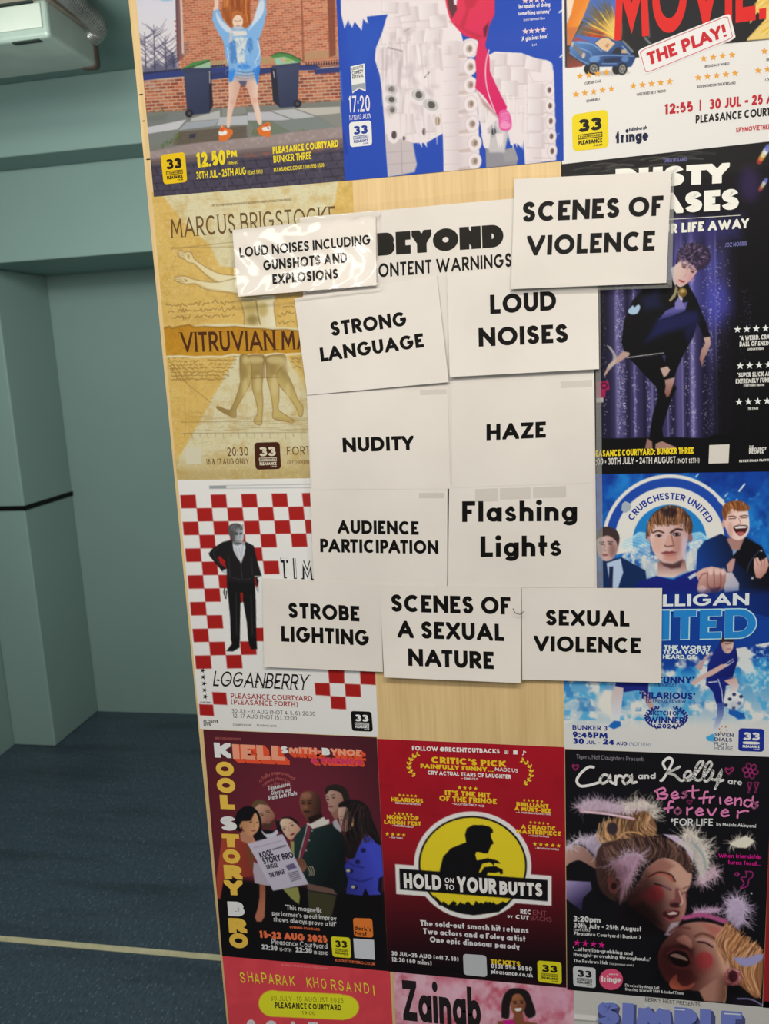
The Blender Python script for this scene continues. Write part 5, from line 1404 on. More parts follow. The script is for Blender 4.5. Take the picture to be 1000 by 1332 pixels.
L.text('COMEDY-LIVE', (303, 944), (327, 944.6), 2.6, t=.16); L.text('PLOSIVE-LIVE', (334, 944.8), (359.4, 945.8), 2.6, t=.16); L.text('OUR TIMES', (260, 914.6), (275.4, 915), 2.2, t=.16)
L.text('PLOSIVE', (264.6, 940), (284, 940.6), 3.8, t=.22, shear=.1); L.text('LIVE', (265, 944), (274.6, 944.2), 3.8, t=.22)
p.put(L, 'small_lettering', (60, 54, 52))
L = p.let()
for k in range(5): L.star((263.6 + k * .9, 872.2 + k * 8.5), 3.9, inner=.36, rot=.3)
p.put(L, 'star_row', (30, 26, 26))
p.badge([(455.8, 924.8), (483, 925.8), (485, 951.8), (457.8, 950.6)], (20, 18, 18), (232, 224, 212), 'black venue badge with a white 33')
# ------------------------------------------------------------------ poster: football club spoof in blue
p = Poster('bright blue football spoof poster with a club crest ring and three young men',
           [(731.3, 614), (1019.6, 608), (1004.0, 985), (733.4, 973.8)], 0.15, (20, 92, 176), (206, 197, 184))
c = p.cv
r = np.random.default_rng(9)
c.z(760, 610, .24)
R0 = [(-150, 20), (1100, 0), (1100, 820), (-150, 820)]
c.poly(R0, grad((400, 40), (10, 60, 150), (400, 700), (20, 110, 190)))
c.clouds((24, 130, 200), .05, .4, .75, .8, 3, R0); c.clouds((8, 40, 120), .06, .5, .8, .7, 5, R0); c.clouds((60, 170, 220), .16, .6, .85, .5, 7, [(700, 100), (1100, 100), (1100, 600), (700, 500)])
cream = (222, 212, 194)
# crest ring, seen slightly squashed by the sheet
cx, cy = 462, 392
def ring(r0, r1, col): 
    o = [(cx + r1 * 1.0 * math.cos(a), cy - r1 * .99 * math.sin(a)) for a in np.linspace(-.25, PI + .25, 60)]
    i = [(cx + r0 * math.cos(a), cy - r0 * .99 * math.sin(a)) for a in np.linspace(PI + .25, -.25, 60)]
    c.poly(o + i, col)
ring(346, 366, cream); ring(298, 346, (24, 66, 156)); ring(200, 298, cream); ring(0, 200, (22, 120, 186))
c.poly([(730, 150), (760, 170), (740, 190), (720, 170)], cream); c.line([(838, 120), (868, 82)], 8, (226, 236, 236)); c.line([(604, 42), (616, 28)], 6, (200, 224, 236)); c.line([(762, 148), (776, 132)], 5, (210, 226, 236)); c.line([(814, 178), (828, 164)], 5, (200, 222, 232))
# wings
for side in (-1, 1):
    for k in range(26):
        a = .1 + 1.3 * k / 26; x0, y0 = 462 + side * 130, 470 - 150 * math.sin(a)
        x1 = x0 + side * (40 + 90 * math.cos(a)); y1 = y0 - 30 + 90 * (k / 26)
        c.line([(462 + side * 110, 500 - 6 * k), (x0 + side * 40, y0 + 20), (x1, y1)], 6, [(214, 230, 232), (120, 190, 214), (180, 214, 224)][k % 3], smooth=True, alpha=.7, w1=3)
c.clouds((226, 218, 200), .2, .35, .65, .9, 12, [(190, 440), (340, 400), (420, 500), (400, 590), (230, 540)]); c.clouds((226, 218, 200), .2, .35, .65, .9, 14, [(560, 400), (640, 380), (640, 560), (550, 560)])
c.poly([(300, 480), (420, 500), (640, 420), (600, 560), (330, 600)], (214, 208, 192), soft=50, alpha=.8)
# left man
c.poly([(95, 500), (200, 478), (330, 550), (344, 650), (100, 650)], (14, 40, 82), soft=4); c.poly([(120, 510), (196, 486), (210, 560), (180, 650), (140, 650)], (176, 190, 206), soft=4); c.poly([(134, 530), (156, 528), (152, 650), (130, 650)], (26, 36, 70))
c.poly([(66, 380), (80, 350), (170, 360), (184, 420), (160, 480), (120, 500), (84, 480), (68, 440)], grad((70, 420), (222, 186, 168), (180, 420), (176, 130, 118)), smooth=True, soft=4)
c.poly([(64, 380), (76, 330), (120, 312), (170, 330), (190, 370), (182, 420), (170, 390), (130, 362), (84, 372)], (62, 46, 44), smooth=True, soft=4)
c.ell(95, 408, 10, 5, (40, 30, 34), soft=4); c.ell(140, 406, 11, 5, (40, 30, 34), soft=4); c.line([(82, 398), (106, 396)], 5, (54, 38, 36)); c.line([(126, 394), (154, 394)], 5, (54, 38, 36)); c.line([(112, 410), (106, 440), (118, 442)], 4, (150, 100, 90), smooth=True); c.ell(112, 466, 17, 6, (150, 80, 76), soft=5)
c.ell(150, 440, 18, 34, (120, 76, 70), soft=30, alpha=.6)
# right man
c.poly([(604, 560), (612, 440), (650, 390), (740, 350), (790, 380), (860, 370), (960, 420), (1000, 500), (1060, 820), (600, 700)], grad((620, 560), (14, 60, 140), (900, 460), (14, 14, 24)), soft=4)
c.poly([(830, 400), (870, 365), (960, 420), (985, 500), (960, 600), (880, 560), (800, 480)], (14, 13, 18), soft=20, alpha=.9)
c.line([(880, 560), (900, 500), (950, 440)], 4, (60, 66, 90), smooth=True); c.poly([(802, 440), (836, 410), (830, 440), (806, 470)], (130, 150, 180), soft=5)
c.poly([(770, 380), (880, 340), (840, 440), (800, 440)], (170, 120, 106), soft=8)
c.poly([(752, 270), (770, 220), (870, 210), (890, 260), (892, 330), (870, 370), (830, 386), (790, 366), (764, 320)], grad((760, 280), (226, 178, 158), (890, 280), (244, 206, 186)), smooth=True, soft=4)
c.poly([(746, 250), (752, 200), (790, 176), (850, 174), (890, 200), (890, 222), (840, 230), (800, 216), (776, 240), (764, 280)], (140, 78, 36), smooth=True, soft=4)
c.hair(26, [(752, 220), (800, 180), (880, 190)], [(762, 262), (820, 228), (890, 226)], 5, [(176, 104, 52), (100, 54, 26), (206, 140, 84)], 4)
c.line([(782, 258), (806, 256), (822, 262)], 6, (90, 54, 44), smooth=True, soft=4); c.line([(842, 258), (866, 252), (884, 254)], 6, (90, 54, 44), smooth=True, soft=4); c.line([(784, 270), (818, 268)], 5, (100, 60, 52), soft=4); c.line([(846, 266), (880, 264)], 5, (100, 60, 52), soft=4)
c.line([(836, 268), (846, 294), (832, 300)], 5, (190, 130, 112), smooth=True, soft=4); c.poly([(806, 316), (840, 304), (884, 308), (876, 340), (850, 362), (826, 352)], (70, 22, 24), smooth=True, soft=4); c.poly([(812, 316), (842, 308), (880, 310), (876, 320), (820, 324)], (232, 224, 214)); c.poly([(824, 346), (850, 340), (868, 346), (850, 362)], (190, 90, 86), smooth=True)
c.ell(790, 330, 14, 40, (200, 140, 120), soft=24, alpha=.6); c.ell(752, 300, 8, 20, (206, 150, 136))
# clapping hands
c.poly([(770, 520), (800, 486), (818, 486), (812, 520), (800, 560), (776, 556)], (196, 140, 126), soft=4); 
c.poly([(918, 486), (940, 478), (950, 500), (990, 478), (1000, 520), (985, 560), (955, 594), (930, 590), (918, 540)], grad((920, 500), (226, 176, 156), (980, 580), (184, 120, 104)), soft=4)
for a, b in (((926, 482), (940, 520)), ((960, 486), (958, 530)), ((978, 482), (972, 530))): c.line([a, b], 4, (150, 84, 72), alpha=.8)
c.ell(958, 444, 6, 5, (170, 160, 150)); c.ell(910, 592, 8, 7, (170, 160, 150))
# middle man: shirt, neck, head
c.poly([(270, 640), (300, 610), (390, 580), (480, 600), (560, 560), (610, 546), (640, 600), (760, 760), (300, 800), (240, 740)], grad((420, 580), (20, 30, 120), (420, 760), (16, 22, 92)), soft=4)
c.poly([(398, 500), (450, 520), (545, 490), (556, 552), (480, 590), (396, 580)], grad((470, 500), (150, 100, 90), (470, 580), (220, 182, 166)), soft=4)
c.z(835, 650, .0826)
face = [(110, 420), (150, 360), (400, 330), (640, 380), (730, 460), (720, 640), (690, 760), (660, 900), (600, 990), (480, 1040), (380, 1030), (270, 950), (190, 840), (140, 700), (115, 560)]
c.poly(face, grad((130, 600), (228, 186, 168), (720, 640), (196, 150, 140)), smooth=True, soft=8)
c.ell(240, 700, 90, 130, (216, 160, 136), soft=120, alpha=.8); c.ell(560, 700, 80, 150, (184, 122, 104), soft=110, alpha=.8); c.ell(660, 760, 50, 180, (206, 184, 190), soft=70, alpha=.7)
c.poly([(250, 940), (330, 990), (480, 1010), (640, 940), (600, 1070), (460, 1090), (340, 1040)], (70, 40, 40), soft=40, alpha=.85)
c.ell(450, 920, 110, 50, (196, 126, 104), soft=70, alpha=.7); c.ell(440, 860, 120, 30, (150, 86, 72), soft=40, alpha=.5)
c.poly([(60, 600), (80, 400), (150, 250), (280, 140), (430, 90), (600, 120), (720, 220), (790, 360), (790, 500), (740, 560), (700, 420), (640, 360), (560, 390), (480, 400), (380, 380), (300, 400), (200, 380), (140, 420), (110, 600)], (88, 54, 38), smooth=True, soft=14)
c.hair(110, [(90, 420), (200, 230), (400, 120), (600, 150), (770, 360)], [(110, 560), (220, 400), (400, 400), (590, 390), (740, 540)], 14, [(60, 34, 26), (150, 92, 54), (186, 122, 70), (40, 24, 24), (120, 70, 44), (206, 146, 96)], 16)
c.poly([(300, 150), (500, 110), (560, 200), (480, 280), (340, 260)], (30, 18, 22), soft=70, alpha=.7)
c.ell(760, 600, 34, 70, (150, 96, 90), soft=12); c.ell(100, 620, 20, 50, (190, 140, 130), soft=14)
c.line([(170, 520), (250, 490), (340, 520)], 26, (74, 44, 36), smooth=True, soft=16); c.line([(450, 520), (540, 465), (630, 476)], 32, (56, 32, 28), smooth=True, soft=18)
c.ell(262, 566, 56, 26, (120, 80, 76), soft=20); c.ell(266, 568, 24, 22, (40, 32, 40), soft=8); c.ell(232, 574, 12, 10, (206, 190, 190), soft=6); c.ell(300, 572, 10, 8, (196, 176, 172), soft=6)
c.ell(545, 545, 64, 32, (70, 44, 44), soft=22); c.ell(545, 545, 24, 24, (24, 20, 28), soft=8); c.ell(510, 552, 12, 10, (214, 204, 206), soft=6); c.ell(584, 540, 12, 10, (206, 196, 196), soft=6)
c.poly([(400, 560), (460, 560), (500, 680), (500, 740), (440, 750), (350, 740), (360, 690)], (206, 150, 126), soft=40, alpha=.8); c.line([(460, 560), (490, 680), (500, 720)], 16, (130, 76, 64), smooth=True, soft=22); c.line([(356, 722), (400, 740), (440, 730), (490, 726)], 18, (110, 60, 52), smooth=True, soft=14)
c.poly([(300, 836), (380, 806), (430, 816), (470, 804), (540, 828), (460, 836), (420, 846), (360, 842)], (140, 62, 58), soft=8); c.poly([(320, 842), (430, 850), (530, 832), (460, 880), (390, 880)], (190, 112, 98), smooth=True, soft=12); c.line([(300, 838), (420, 842), (540, 828)], 9, (90, 36, 36), smooth=True, soft=8)
# fist pointing forward
c.z(760, 610, .24)
c.poly([(740, 560), (800, 560), (838, 620), (836, 660), (760, 670)], grad((760, 560), (206, 186, 180), (830, 660), (160, 160, 176)), smooth=False, soft=6)
c.poly([(560, 586), (600, 560), (616, 572), (572, 600)], (190, 196, 200))
c.poly([(600, 566), (640, 540), (690, 528), (740, 540), (768, 560), (766, 610), (752, 650), (720, 670), (690, 670), (650, 680), (616, 670), (610, 640), (620, 610)], grad((640, 540), (226, 174, 156), (700, 680), (150, 90, 80)), soft=4)
for q in ([(668, 560), (666, 620), (684, 650)], [(700, 556), (704, 620), (700, 650)], [(738, 566), (738, 620), (724, 650)], [(620, 600), (640, 570), (660, 566)], [(612, 640), (640, 640), (660, 660)]): c.line(q, 5, (130, 70, 62), smooth=True, soft=4)
for x in (684, 720, 752): c.ell(x, 556, 14, 18, (236, 192, 174), soft=14, alpha=.8)
c.ell(636, 650, 24, 18, (226, 176, 158), soft=14); c.poly([(680, 650), (740, 640), (720, 676), (690, 680)], (60, 30, 40), soft=16, alpha=.7)
# lower half
c.z(720, 780, .28)
R1 = [(30, 390), (500, 380), (500, 60), (1100, 30), (1100, 720), (30, 720)]
c.poly([(490, -40), (1100, -40), (1100, 260), (500, 330)], (10, 44, 130), soft=60, alpha=.7)
c.poly([(30, 380), (1100, 300), (1100, 760), (30, 760)], grad((400, 330), (40, 140, 196), (400, 600), (216, 210, 198)), soft=60)
c.clouds((224, 216, 200), .07, .45, .62, .95, 21, [(30, 380), (1100, 180), (1100, 660), (30, 700)]); c.clouds((60, 160, 206), .09, .5, .66, .8, 25, [(30, 390), (1100, 250), (1100, 560), (30, 560)])
c.clouds((30, 110, 180), .1, .55, .7, .6, 31, [(30, 390), (700, 380), (700, 520), (30, 520)])
c.poly([(30, 600), (1100, 560), (1100, 760), (30, 740)], (216, 208, 194), soft=70, alpha=.9)
c.ell(250, 480, 50, 60, (226, 216, 196), soft=50); c.clouds((196, 214, 214), .3, .5, .7, .7, 23, [(880, 240), (1100, 220), (1100, 420), (900, 430)])
# left player's legs
c.poly([(290, 384), (440, 384), (440, 440), (390, 420), (330, 430), (280, 410)], (24, 34, 120), soft=3)
c.poly([(280, 400), (324, 410), (318, 470), (306, 560), (290, 575), (276, 560), (264, 470)], grad((270, 420), (206, 180, 170), (300, 560), (216, 216, 216)), soft=3); c.poly([(410, 420), (450, 450), (472, 510), (450, 515), (420, 460)], (190, 150, 140), soft=3)
c.poly([(252, 590), (280, 562), (310, 565), (312, 588), (280, 602)], (24, 100, 176), soft=3)
# right player
c.poly([(766, 210), (780, 180), (822, 176), (834, 200), (850, 236), (856, 280), (832, 360), (780, 366), (706, 400), (716, 300), (740, 250)], grad((740, 260), (22, 36, 120), (840, 330), (16, 26, 100)), soft=3)
c.poly([(776, 186), (800, 176), (832, 190), (832, 226), (812, 250), (786, 236)], grad((780, 210), (190, 140, 124), (830, 210), (222, 180, 160)), smooth=True, soft=3); c.poly([(772, 206), (776, 180), (800, 172), (834, 186), (830, 198), (792, 196)], (50, 36, 40), smooth=True); c.line([(798, 206), (824, 204)], 3, (60, 40, 40)); c.line([(806, 230), (824, 228)], 3, (130, 70, 66))
c.poly([(716, 250), (740, 240), (700, 290), (688, 326), (668, 330), (662, 306), (690, 280)], (190, 150, 146), soft=3)
c.poly([(780, 300), (820, 300), (740, 350), (690, 372), (650, 400), (634, 386), (666, 362)], (210, 166, 150), soft=3); c.line([(794, 302), (832, 276)], 3, (220, 220, 224)); c.line([(800, 310), (836, 286)], 3, (220, 220, 224))
c.poly([(706, 390), (780, 362), (850, 362), (862, 390), (800, 400), (790, 480), (756, 486), (740, 430)], (20, 32, 116), soft=3); c.line([(764, 370), (780, 420), (786, 476)], 4, (220, 220, 224)); c.line([(720, 384), (760, 380)], 4, (226, 226, 226))
c.poly([(790, 376), (850, 360), (862, 400), (846, 440), (826, 470), (806, 450), (826, 404)], grad((800, 380), (206, 160, 144), (830, 460), (220, 220, 220)), soft=3)
c.poly([(760, 480), (792, 480), (788, 540), (760, 600), (744, 630), (740, 600), (758, 540)], grad((770, 490), (60, 80, 150), (750, 620), (220, 220, 216)), soft=3)
c.poly([(706, 640), (740, 622), (750, 640), (744, 660), (716, 656)], (60, 160, 206), soft=3); c.poly([(816, 500), (860, 520), (884, 530), (892, 552), (860, 556), (812, 530)], (20, 90, 170), soft=3)
c.ell(836, 468, 46, 42, (222, 218, 208), soft=3)
for x, y in ((818, 462), (862, 482), (838, 440), (836, 504), (870, 450), (800, 490)): c.ell(x, y, 9, 8, (40, 50, 100), soft=3)
c.ell(846, 490, 34, 20, (160, 166, 180), soft=30, alpha=.5)
c.grade(.92, .95)
p.print()
L = p.let(); L.arctext('CRUBCHESTER UNITED', (760 + 462 * .24, 610 + 392 * .24), 54.6, 151, 25.5, 8.6, t=.2, track=.14)
p.put(L, 'crest_lettering', (28, 52, 130))
L = p.let(); L.text('GILLIGAN', (828, 789.4), (974, 787), 15.4, t=.2, track=.09)
p.put(L, 'name_lettering', (206, 206, 206))
L = p.let(); L.text('UNITED', (773, 835), (984, 830.5), 40, t=.25, track=.07); L.stroke([(838, 794), (972, 793)], 3, rnd=False)
tl = p.put(L, 'title_outline', (170, 200, 214))
L = p.let(); L.text('UNITED', (774, 833.6), (982.6, 829.4), 37.5, t=.22, track=.1, layer=1)
p.put(L, 'title_lettering', (34, 118, 176), 'big blue title letters', tl)
L = p.let()
for s, a, b, h in (('ONE OF THE WORST', (820, 844.4), (924.6, 845.6), 5.8), ('TEAM YOU\'VE', (862.4, 850.6), (922, 851.4), 5.4), ('HEARD OF', (862, 856.8), (904, 857.4), 5.4)): L.text(s, a, b, h, t=.24, track=.1)
p.put(L, 'tagline_lettering', (206, 214, 220))
L = p.let()
for s, a, b, h in (('"FUNNY"', (852, 889.2), (903, 888.6), 9), ('SHORTLIST', (856, 893), (880, 893), 4), ('"HILARIOUS"', (831, 908.6), (904, 909.6), 8.6), ('ED FRINGE REVIEW', (840, 913.8), (892, 914.4), 4.6)): L.text(s, a, b, h, t=.24 if h > 5 else .16, track=.09)
for s, a, b, h in (('SKETCH OFF', (844.6, 930.2), (888, 930.8), 5.6), ('WINNER', (843.4, 940.6), (889.6, 941.6), 8.6), ('2024', (855.6, 947.4), (878.6, 948), 6)): L.text(s, a, b, h, t=.22, track=.1)
p.put(L, 'review_lettering', (28, 40, 112))
L = p.let()
for side in (-1, 1):
    for k in range(10):
        a = math.radians(-62 + k * 13.5); x = 866.4 + side * 25.6 * math.cos(a); y = 936 + 14.6 * math.sin(-a) * -1
        L.poly([(x, y), (x + side * 3.6, y - 3.6), (x + side * 1.2, y - 5.2), (x - side * .6, y - 2.4)]); L.poly([(x, y), (x - side * 1.6, y - 4.4), (x - side * 3.6, y - 4.2), (x - side * 2.4, y - 1)])
p.put(L, 'laurel_wreath', (28, 40, 112))
L = p.let()
L.text('BUNKER 3', (744.4, 949), (789.8, 950.4), 6, t=.2, track=.1); L.text('9:45PM', (744.6, 959), (790, 960.6), 7.6, t=.26, track=.08)
L.text('30', (744.8, 967.4), (759.6, 968), 7.4, t=.26, track=.08); L.text('JUL -', (762, 968), (780, 968.2), 4.6, t=.2, track=.1); L.text('24', (784, 968.4), (799, 969), 7.4, t=.26, track=.08); L.text('AUG', (801.4, 969.2), (815.6, 969.8), 4.8, t=.2, track=.1)
p.put(L, 'date_lettering', (30, 44, 118))
L = p.let(); L.text('(NOT 11TH)', (818, 969.8), (845.4, 970.8), 4.6, t=.13, track=.1, shear=.15)
p.put(L, 'note_lettering', (110, 116, 140))
L = p.let()
for s, a, b, t in (('SEVEN', (929, 957.6), (953.8, 958.8), .2), ('DIALS', (929, 964), (952, 965), .2), ('PLAY', (928.6, 969.8), (946.6, 970.4), .13), ('HOUSE', (928.4, 975.4), (953, 976.2), .13)): L.text(s, a, b, 4.8, t=t, track=.1)
p.put(L, 'theatre_logo', (56, 62, 96))
L = p.let()
for k in range(6):
    a = k * 1.05 + .2; x, y = 940.4 + 3.6 * math.cos(a), 949 + 3 * math.sin(a); L.poly([(x, y), (x + 2 * math.cos(a + .6), y + 2 * math.sin(a + .6)), (x + 2.6 * math.cos(a), y + 2.6 * math.sin(a)), (x + 2 * math.cos(a - .6), y + 2 * math.sin(a - .6))])
p.put(L, 'logo_flower', (196, 96, 66))
p.badge([(960.6, 947.2), (994, 948.2), (993.2, 978), (960, 976.8)], (26, 44, 128), (214, 210, 206), 'dark blue venue badge with a white 33', True)
L = p.let(); L.poly([(808 + 0, 664), (809, 655), (813, 652), (818, 654), (821, 658), (819, 664), (813, 667)], 2)
p.put(L, 'torn_sticker', (150, 158, 160))
# ------------------------------------------------------------------ poster: six people round a newspaper on dark red
p = Poster('dark red poster of a group of people reading one newspaper, letters stacked down its edge',
           [(264.2, 949), (489.8, 959.2), (504.8, 1263.4), (289, 1243.5)], 0.45, (84, 24, 30), (170, 162, 150))
c = p.cv
r = np.random.default_rng(4)
c.z()
c.poly([(260, 945), (495, 955), (510, 1270), (285, 1250)], grad((300, 1150), (86, 24, 30), (480, 960), (60, 20, 26)))
c.ell(390, 1060, 80, 90, (100, 28, 40), soft=120, alpha=.7)
c.poly([(281, 1140), (360, 1150), (500, 1160), (508, 1270), (286, 1250)], (15, 12, 13), soft=8)
K = (18, 16, 18)
# woman in orange, left
c.z(275, 1080, .125)
c.poly([(110, 60), (300, 70), (400, 140), (460, 330), (430, 480), (130, 500), (90, 720), (60, 700), (50, 500), (80, 300)], grad((80, 300), (150, 52, 32), (420, 300), (120, 40, 28)), soft=8)
c.poly([(500, 500), (560, 520), (560, 700), (552, 900), (520, 950), (470, 950), (450, 900), (480, 820), (500, 700)], grad((480, 600), (130, 70, 46), (556, 800), (158, 88, 60)), soft=5)
c.poly([(300, 40), (420, 20), (460, 120), (380, 140), (310, 110)], (176, 110, 80), soft=8); c.poly([(350, 150), (440, 200), (440, 380), (400, 400)], (96, 60, 30), soft=30, alpha=.7)
# green tops / dark bodies
c.poly([(820, 110), (870, 120), (870, 280), (840, 260)], (124, 122, 62), soft=6); c.poly([(740, 610), (900, 590), (920, 690), (910, 770), (840, 720)], (120, 116, 56), soft=8)
c.z(380, 1010, .125)
# boss: dark green bomber jacket
c.poly([(20, 580), (160, 490), (200, 540), (320, 520), (420, 490), (540, 620), (560, 900), (590, 1150), (420, 1250), (180, 1240), (140, 1100), (20, 860)], grad((100, 600), (26, 42, 38), (520, 800), (14, 18, 18)), soft=5)
c.poly([(150, 1110), (420, 1170), (470, 1230), (160, 1180)], (90, 62, 52), soft=10); c.poly([(160, 1190), (460, 1240), (400, 1500), (180, 1480)], (52, 48, 28), soft=14)
c.poly([(160, 500), (190, 490), (330, 420), (345, 450), (385, 445), (385, 490), (300, 520), (210, 545), (190, 520)], (176, 166, 148), soft=4); c.poly([(150, 490), (170, 480), (180, 510), (160, 520)], (176, 166, 150), soft=4)
c.poly([(160, 500), (192, 520), (180, 620), (130, 780), (100, 860), (80, 850), (110, 720), (150, 600)], (110, 30, 44), soft=4); c.line([(158, 500), (130, 620), (80, 800), (72, 856)], 9, (170, 150, 140), soft=5)
for y in (565, 665, 770): c.ell(206 - (y - 565) * .3, y, 8, 10, (130, 130, 124), soft=6)
c.poly([(76, 240), (110, 170), (200, 150), (280, 200), (300, 290), (300, 370), (260, 450), (180, 470), (130, 420), (90, 340)], grad((90, 280), (112, 66, 44), (300, 320), (46, 26, 20)), smooth=True, soft=5)
c.ell(150, 200, 50, 34, (142, 92, 66), soft=40, alpha=.6); c.ell(112, 278, 22, 10, (34, 20, 18), soft=12); c.ell(180, 278, 24, 10, (34, 20, 18), soft=12); c.ell(138, 320, 22, 16, (132, 78, 50), soft=20, alpha=.7); c.ell(150, 366, 36, 10, (44, 24, 20), soft=14); c.ell(154, 395, 30, 12, (86, 46, 34), soft=12); c.line([(96, 254), (126, 258)], 8, (40, 24, 20), soft=8); c.line([(160, 254), (206, 250)], 8, (40, 24, 20), soft=8)
c.poly([(160, 430), (300, 380), (320, 420), (190, 490)], (30, 18, 16), soft=14)
c.poly([(20, 870), (80, 850), (130, 880), (150, 940), (120, 990), (60, 970)], grad((30, 860), (96, 58, 40), (140, 960), (112, 68, 46)), smooth=True, soft=5)
for k in range(4): c.line([(34 + k * 26, 880), (46 + k * 26, 930)], 5, (56, 32, 24), soft=5, alpha=.8)
c.poly([(150, 930), (220, 930), (230, 1010), (200, 1030), (150, 1010)], (30, 40, 34), soft=4)
for k in range(3): c.line([(160 + k * 24, 936), (186 + k * 22, 1000), (178 + k * 20, 1030)], 8, (150, 130, 100), soft=4, smooth=True)
# man behind, upper right
c.poly([(420, 470), (460, 440), (520, 560), (500, 580), (430, 520)], (140, 130, 128), soft=6); c.poly([(400, 380), (480, 340), (500, 420), (440, 450)], (120, 76, 62), soft=8)
c.poly([(350, 180), (400, 140), (480, 150), (540, 230), (520, 280), (470, 340), (420, 374), (380, 350), (372, 290), (352, 240)], grad((360, 200), (156, 118, 96), (530, 260), (128, 88, 72)), smooth=True, soft=5)
c.poly([(350, 190), (345, 130), (400, 90), (480, 86), (560, 130), (596, 220), (580, 270), (540, 260), (510, 180), (450, 150), (390, 146)], (32, 26, 22), smooth=True, soft=5)
c.ell(370, 236, 16, 6, (50, 34, 30), soft=6); c.ell(430, 222, 18, 7, (50, 34, 30), soft=6); c.line([(350, 212), (378, 214)], 7, (60, 42, 34), soft=5); c.line([(404, 196), (444, 186)], 7, (60, 42, 34), soft=5); c.line([(384, 230), (366, 278), (392, 284)], 6, (104, 70, 58), smooth=True, soft=6); c.ell(400, 314, 26, 9, (104, 50, 48), soft=8)
# woman with long dark hair, cobalt jacket
c.poly([(760, 600), (900, 680), (930, 760), (945, 1010), (920, 1230), (720, 1240), (560, 1220), (580, 1080), (540, 930), (680, 760)], grad((560, 1000), (36, 38, 110), (860, 900), (50, 56, 156)), soft=5)
c.poly([(480, 330), (560, 300), (640, 360), (640, 480), (600, 560), (560, 575), (510, 560), (500, 520), (488, 450)], grad((490, 400), (162, 126, 104), (640, 440), (120, 78, 64)), smooth=True, soft=5)
c.poly([(480, 320), (500, 270), (600, 240), (720, 260), (800, 340), (840, 460), (890, 580), (920, 700), (880, 700), (790, 600), (740, 620), (680, 760), (640, 850), (560, 840), (545, 700), (560, 580), (620, 540), (640, 440), (600, 370), (560, 320)], (24, 18, 18), smooth=True, soft=6)
c.hair(60, [(600, 260), (700, 280), (800, 360)], [(570, 820), (720, 680), (900, 680)], 8, [(40, 28, 26), (14, 10, 12), (54, 38, 32)], 14, bend=.1)
c.ell(512, 452, 16, 8, (70, 46, 42), soft=8); c.ell(556, 440, 16, 7, (70, 46, 42), soft=8); c.line([(500, 420), (520, 416)], 6, (70, 50, 44), soft=5); c.line([(540, 412), (580, 410)], 6, (70, 50, 44), soft=5); c.line([(516, 450), (498, 494), (518, 500)], 6, (112, 76, 64), smooth=True, soft=6); c.ell(520, 524, 22, 8, (120, 54, 54), soft=8); c.ell(626, 500, 10, 20, (150, 110, 60), soft=6)
for x, y in ((720, 770), (660, 890), (590, 985), (635, 1155)): c.ell(x + 20, y, 26, 24, (22, 22, 60), soft=14)
for x, y in ((582, 980), (634, 1150)): c.ell(x, y, 20, 16, (150, 140, 108), soft=8)
c.line([(560, 880), (640, 930), (740, 950)], 14, (28, 30, 90), soft=12); c.line([(590, 1060), (720, 1090), (830, 1060)], 14, (28, 30, 90), soft=12, smooth=True)
c.poly([(730, 1240), (760, 1160), (800, 1240)], (14, 12, 16), soft=6); c.poly([(900, 1060), (940, 1040), (930, 1240), (890, 1180)], (16, 16, 30), soft=14)
# left group
c.z(295, 1020, .105)
c.poly([(320, 640), (440, 560), (620, 580), (640, 650), (500, 720), (350, 700)], K, soft=8); c.poly([(420, 560), (480, 620), (560, 610), (620, 560), (636, 600), (600, 660), (500, 670), (450, 620)], (168, 160, 160), soft=6)
c.poly([(340, 300), (370, 250), (470, 240), (540, 300), (590, 380), (584, 440), (560, 500), (520, 540), (460, 520), (420, 460), (400, 380)], grad((380, 300), (168, 122, 94), (580, 440), (120, 74, 54)), smooth=True, soft=6)
c.poly([(310, 290), (330, 220), (400, 190), (480, 220), (500, 260), (400, 250), (350, 290)], (84, 60, 36), smooth=True, soft=6)
c.poly([(440, 480), (520, 490), (580, 430), (584, 470), (530, 560), (460, 550)], (66, 42, 32), soft=18)
c.line([(410, 370), (450, 360)], 10, (80, 52, 40), soft=8); c.line([(480, 336), (540, 320)], 10, (80, 52, 40), soft=8); c.ell(440, 386, 18, 8, (70, 46, 40), soft=8); c.ell(514, 350, 20, 8, (70, 46, 40), soft=8); c.line([(486, 370), (496, 412), (470, 420)], 8, (130, 84, 64), smooth=True, soft=8); c.ell(510, 458, 38, 12, (130, 66, 56), -12, soft=10)
c.poly([(160, 610), (200, 580), (300, 640), (330, 700), (260, 740), (170, 680)], (158, 104, 72), soft=8)
c.poly([(170, 470), (200, 440), (300, 440), (350, 350), (400, 440), (404, 520), (370, 590), (310, 636), (250, 620), (200, 560)], grad((200, 500), (160, 106, 66), (400, 520), (184, 130, 86)), smooth=True, soft=6)
c.poly([(110, 540), (104, 420), (150, 320), (260, 270), (360, 310), (420, 420), (430, 560), (400, 640), (340, 660), (390, 560), (400, 480), (370, 370), (340, 360), (280, 450), (190, 460), (160, 520), (180, 580), (140, 580)], (16, 13, 16), smooth=True, soft=6)
c.ell(296, 470, 20, 7, (52, 32, 28), soft=8); c.ell(376, 476, 14, 7, (52, 32, 28), soft=8); c.line([(270, 452), (312, 448)], 7, (40, 26, 24), soft=6); c.line([(340, 480), (346, 520), (330, 528)], 6, (124, 80, 54), smooth=True, soft=8); c.ell(334, 576, 30, 10, (138, 60, 52), -8, soft=8); c.ell(166, 520, 7, 26, (170, 140, 70), soft=5)
c.poly([(640, 470), (680, 420), (780, 420), (860, 460), (880, 510), (910, 560), (860, 620), (800, 690), (740, 660), (690, 590), (660, 530)], grad((670, 480), (190, 158, 126), (880, 600), (166, 118, 90)), smooth=True, soft=6)
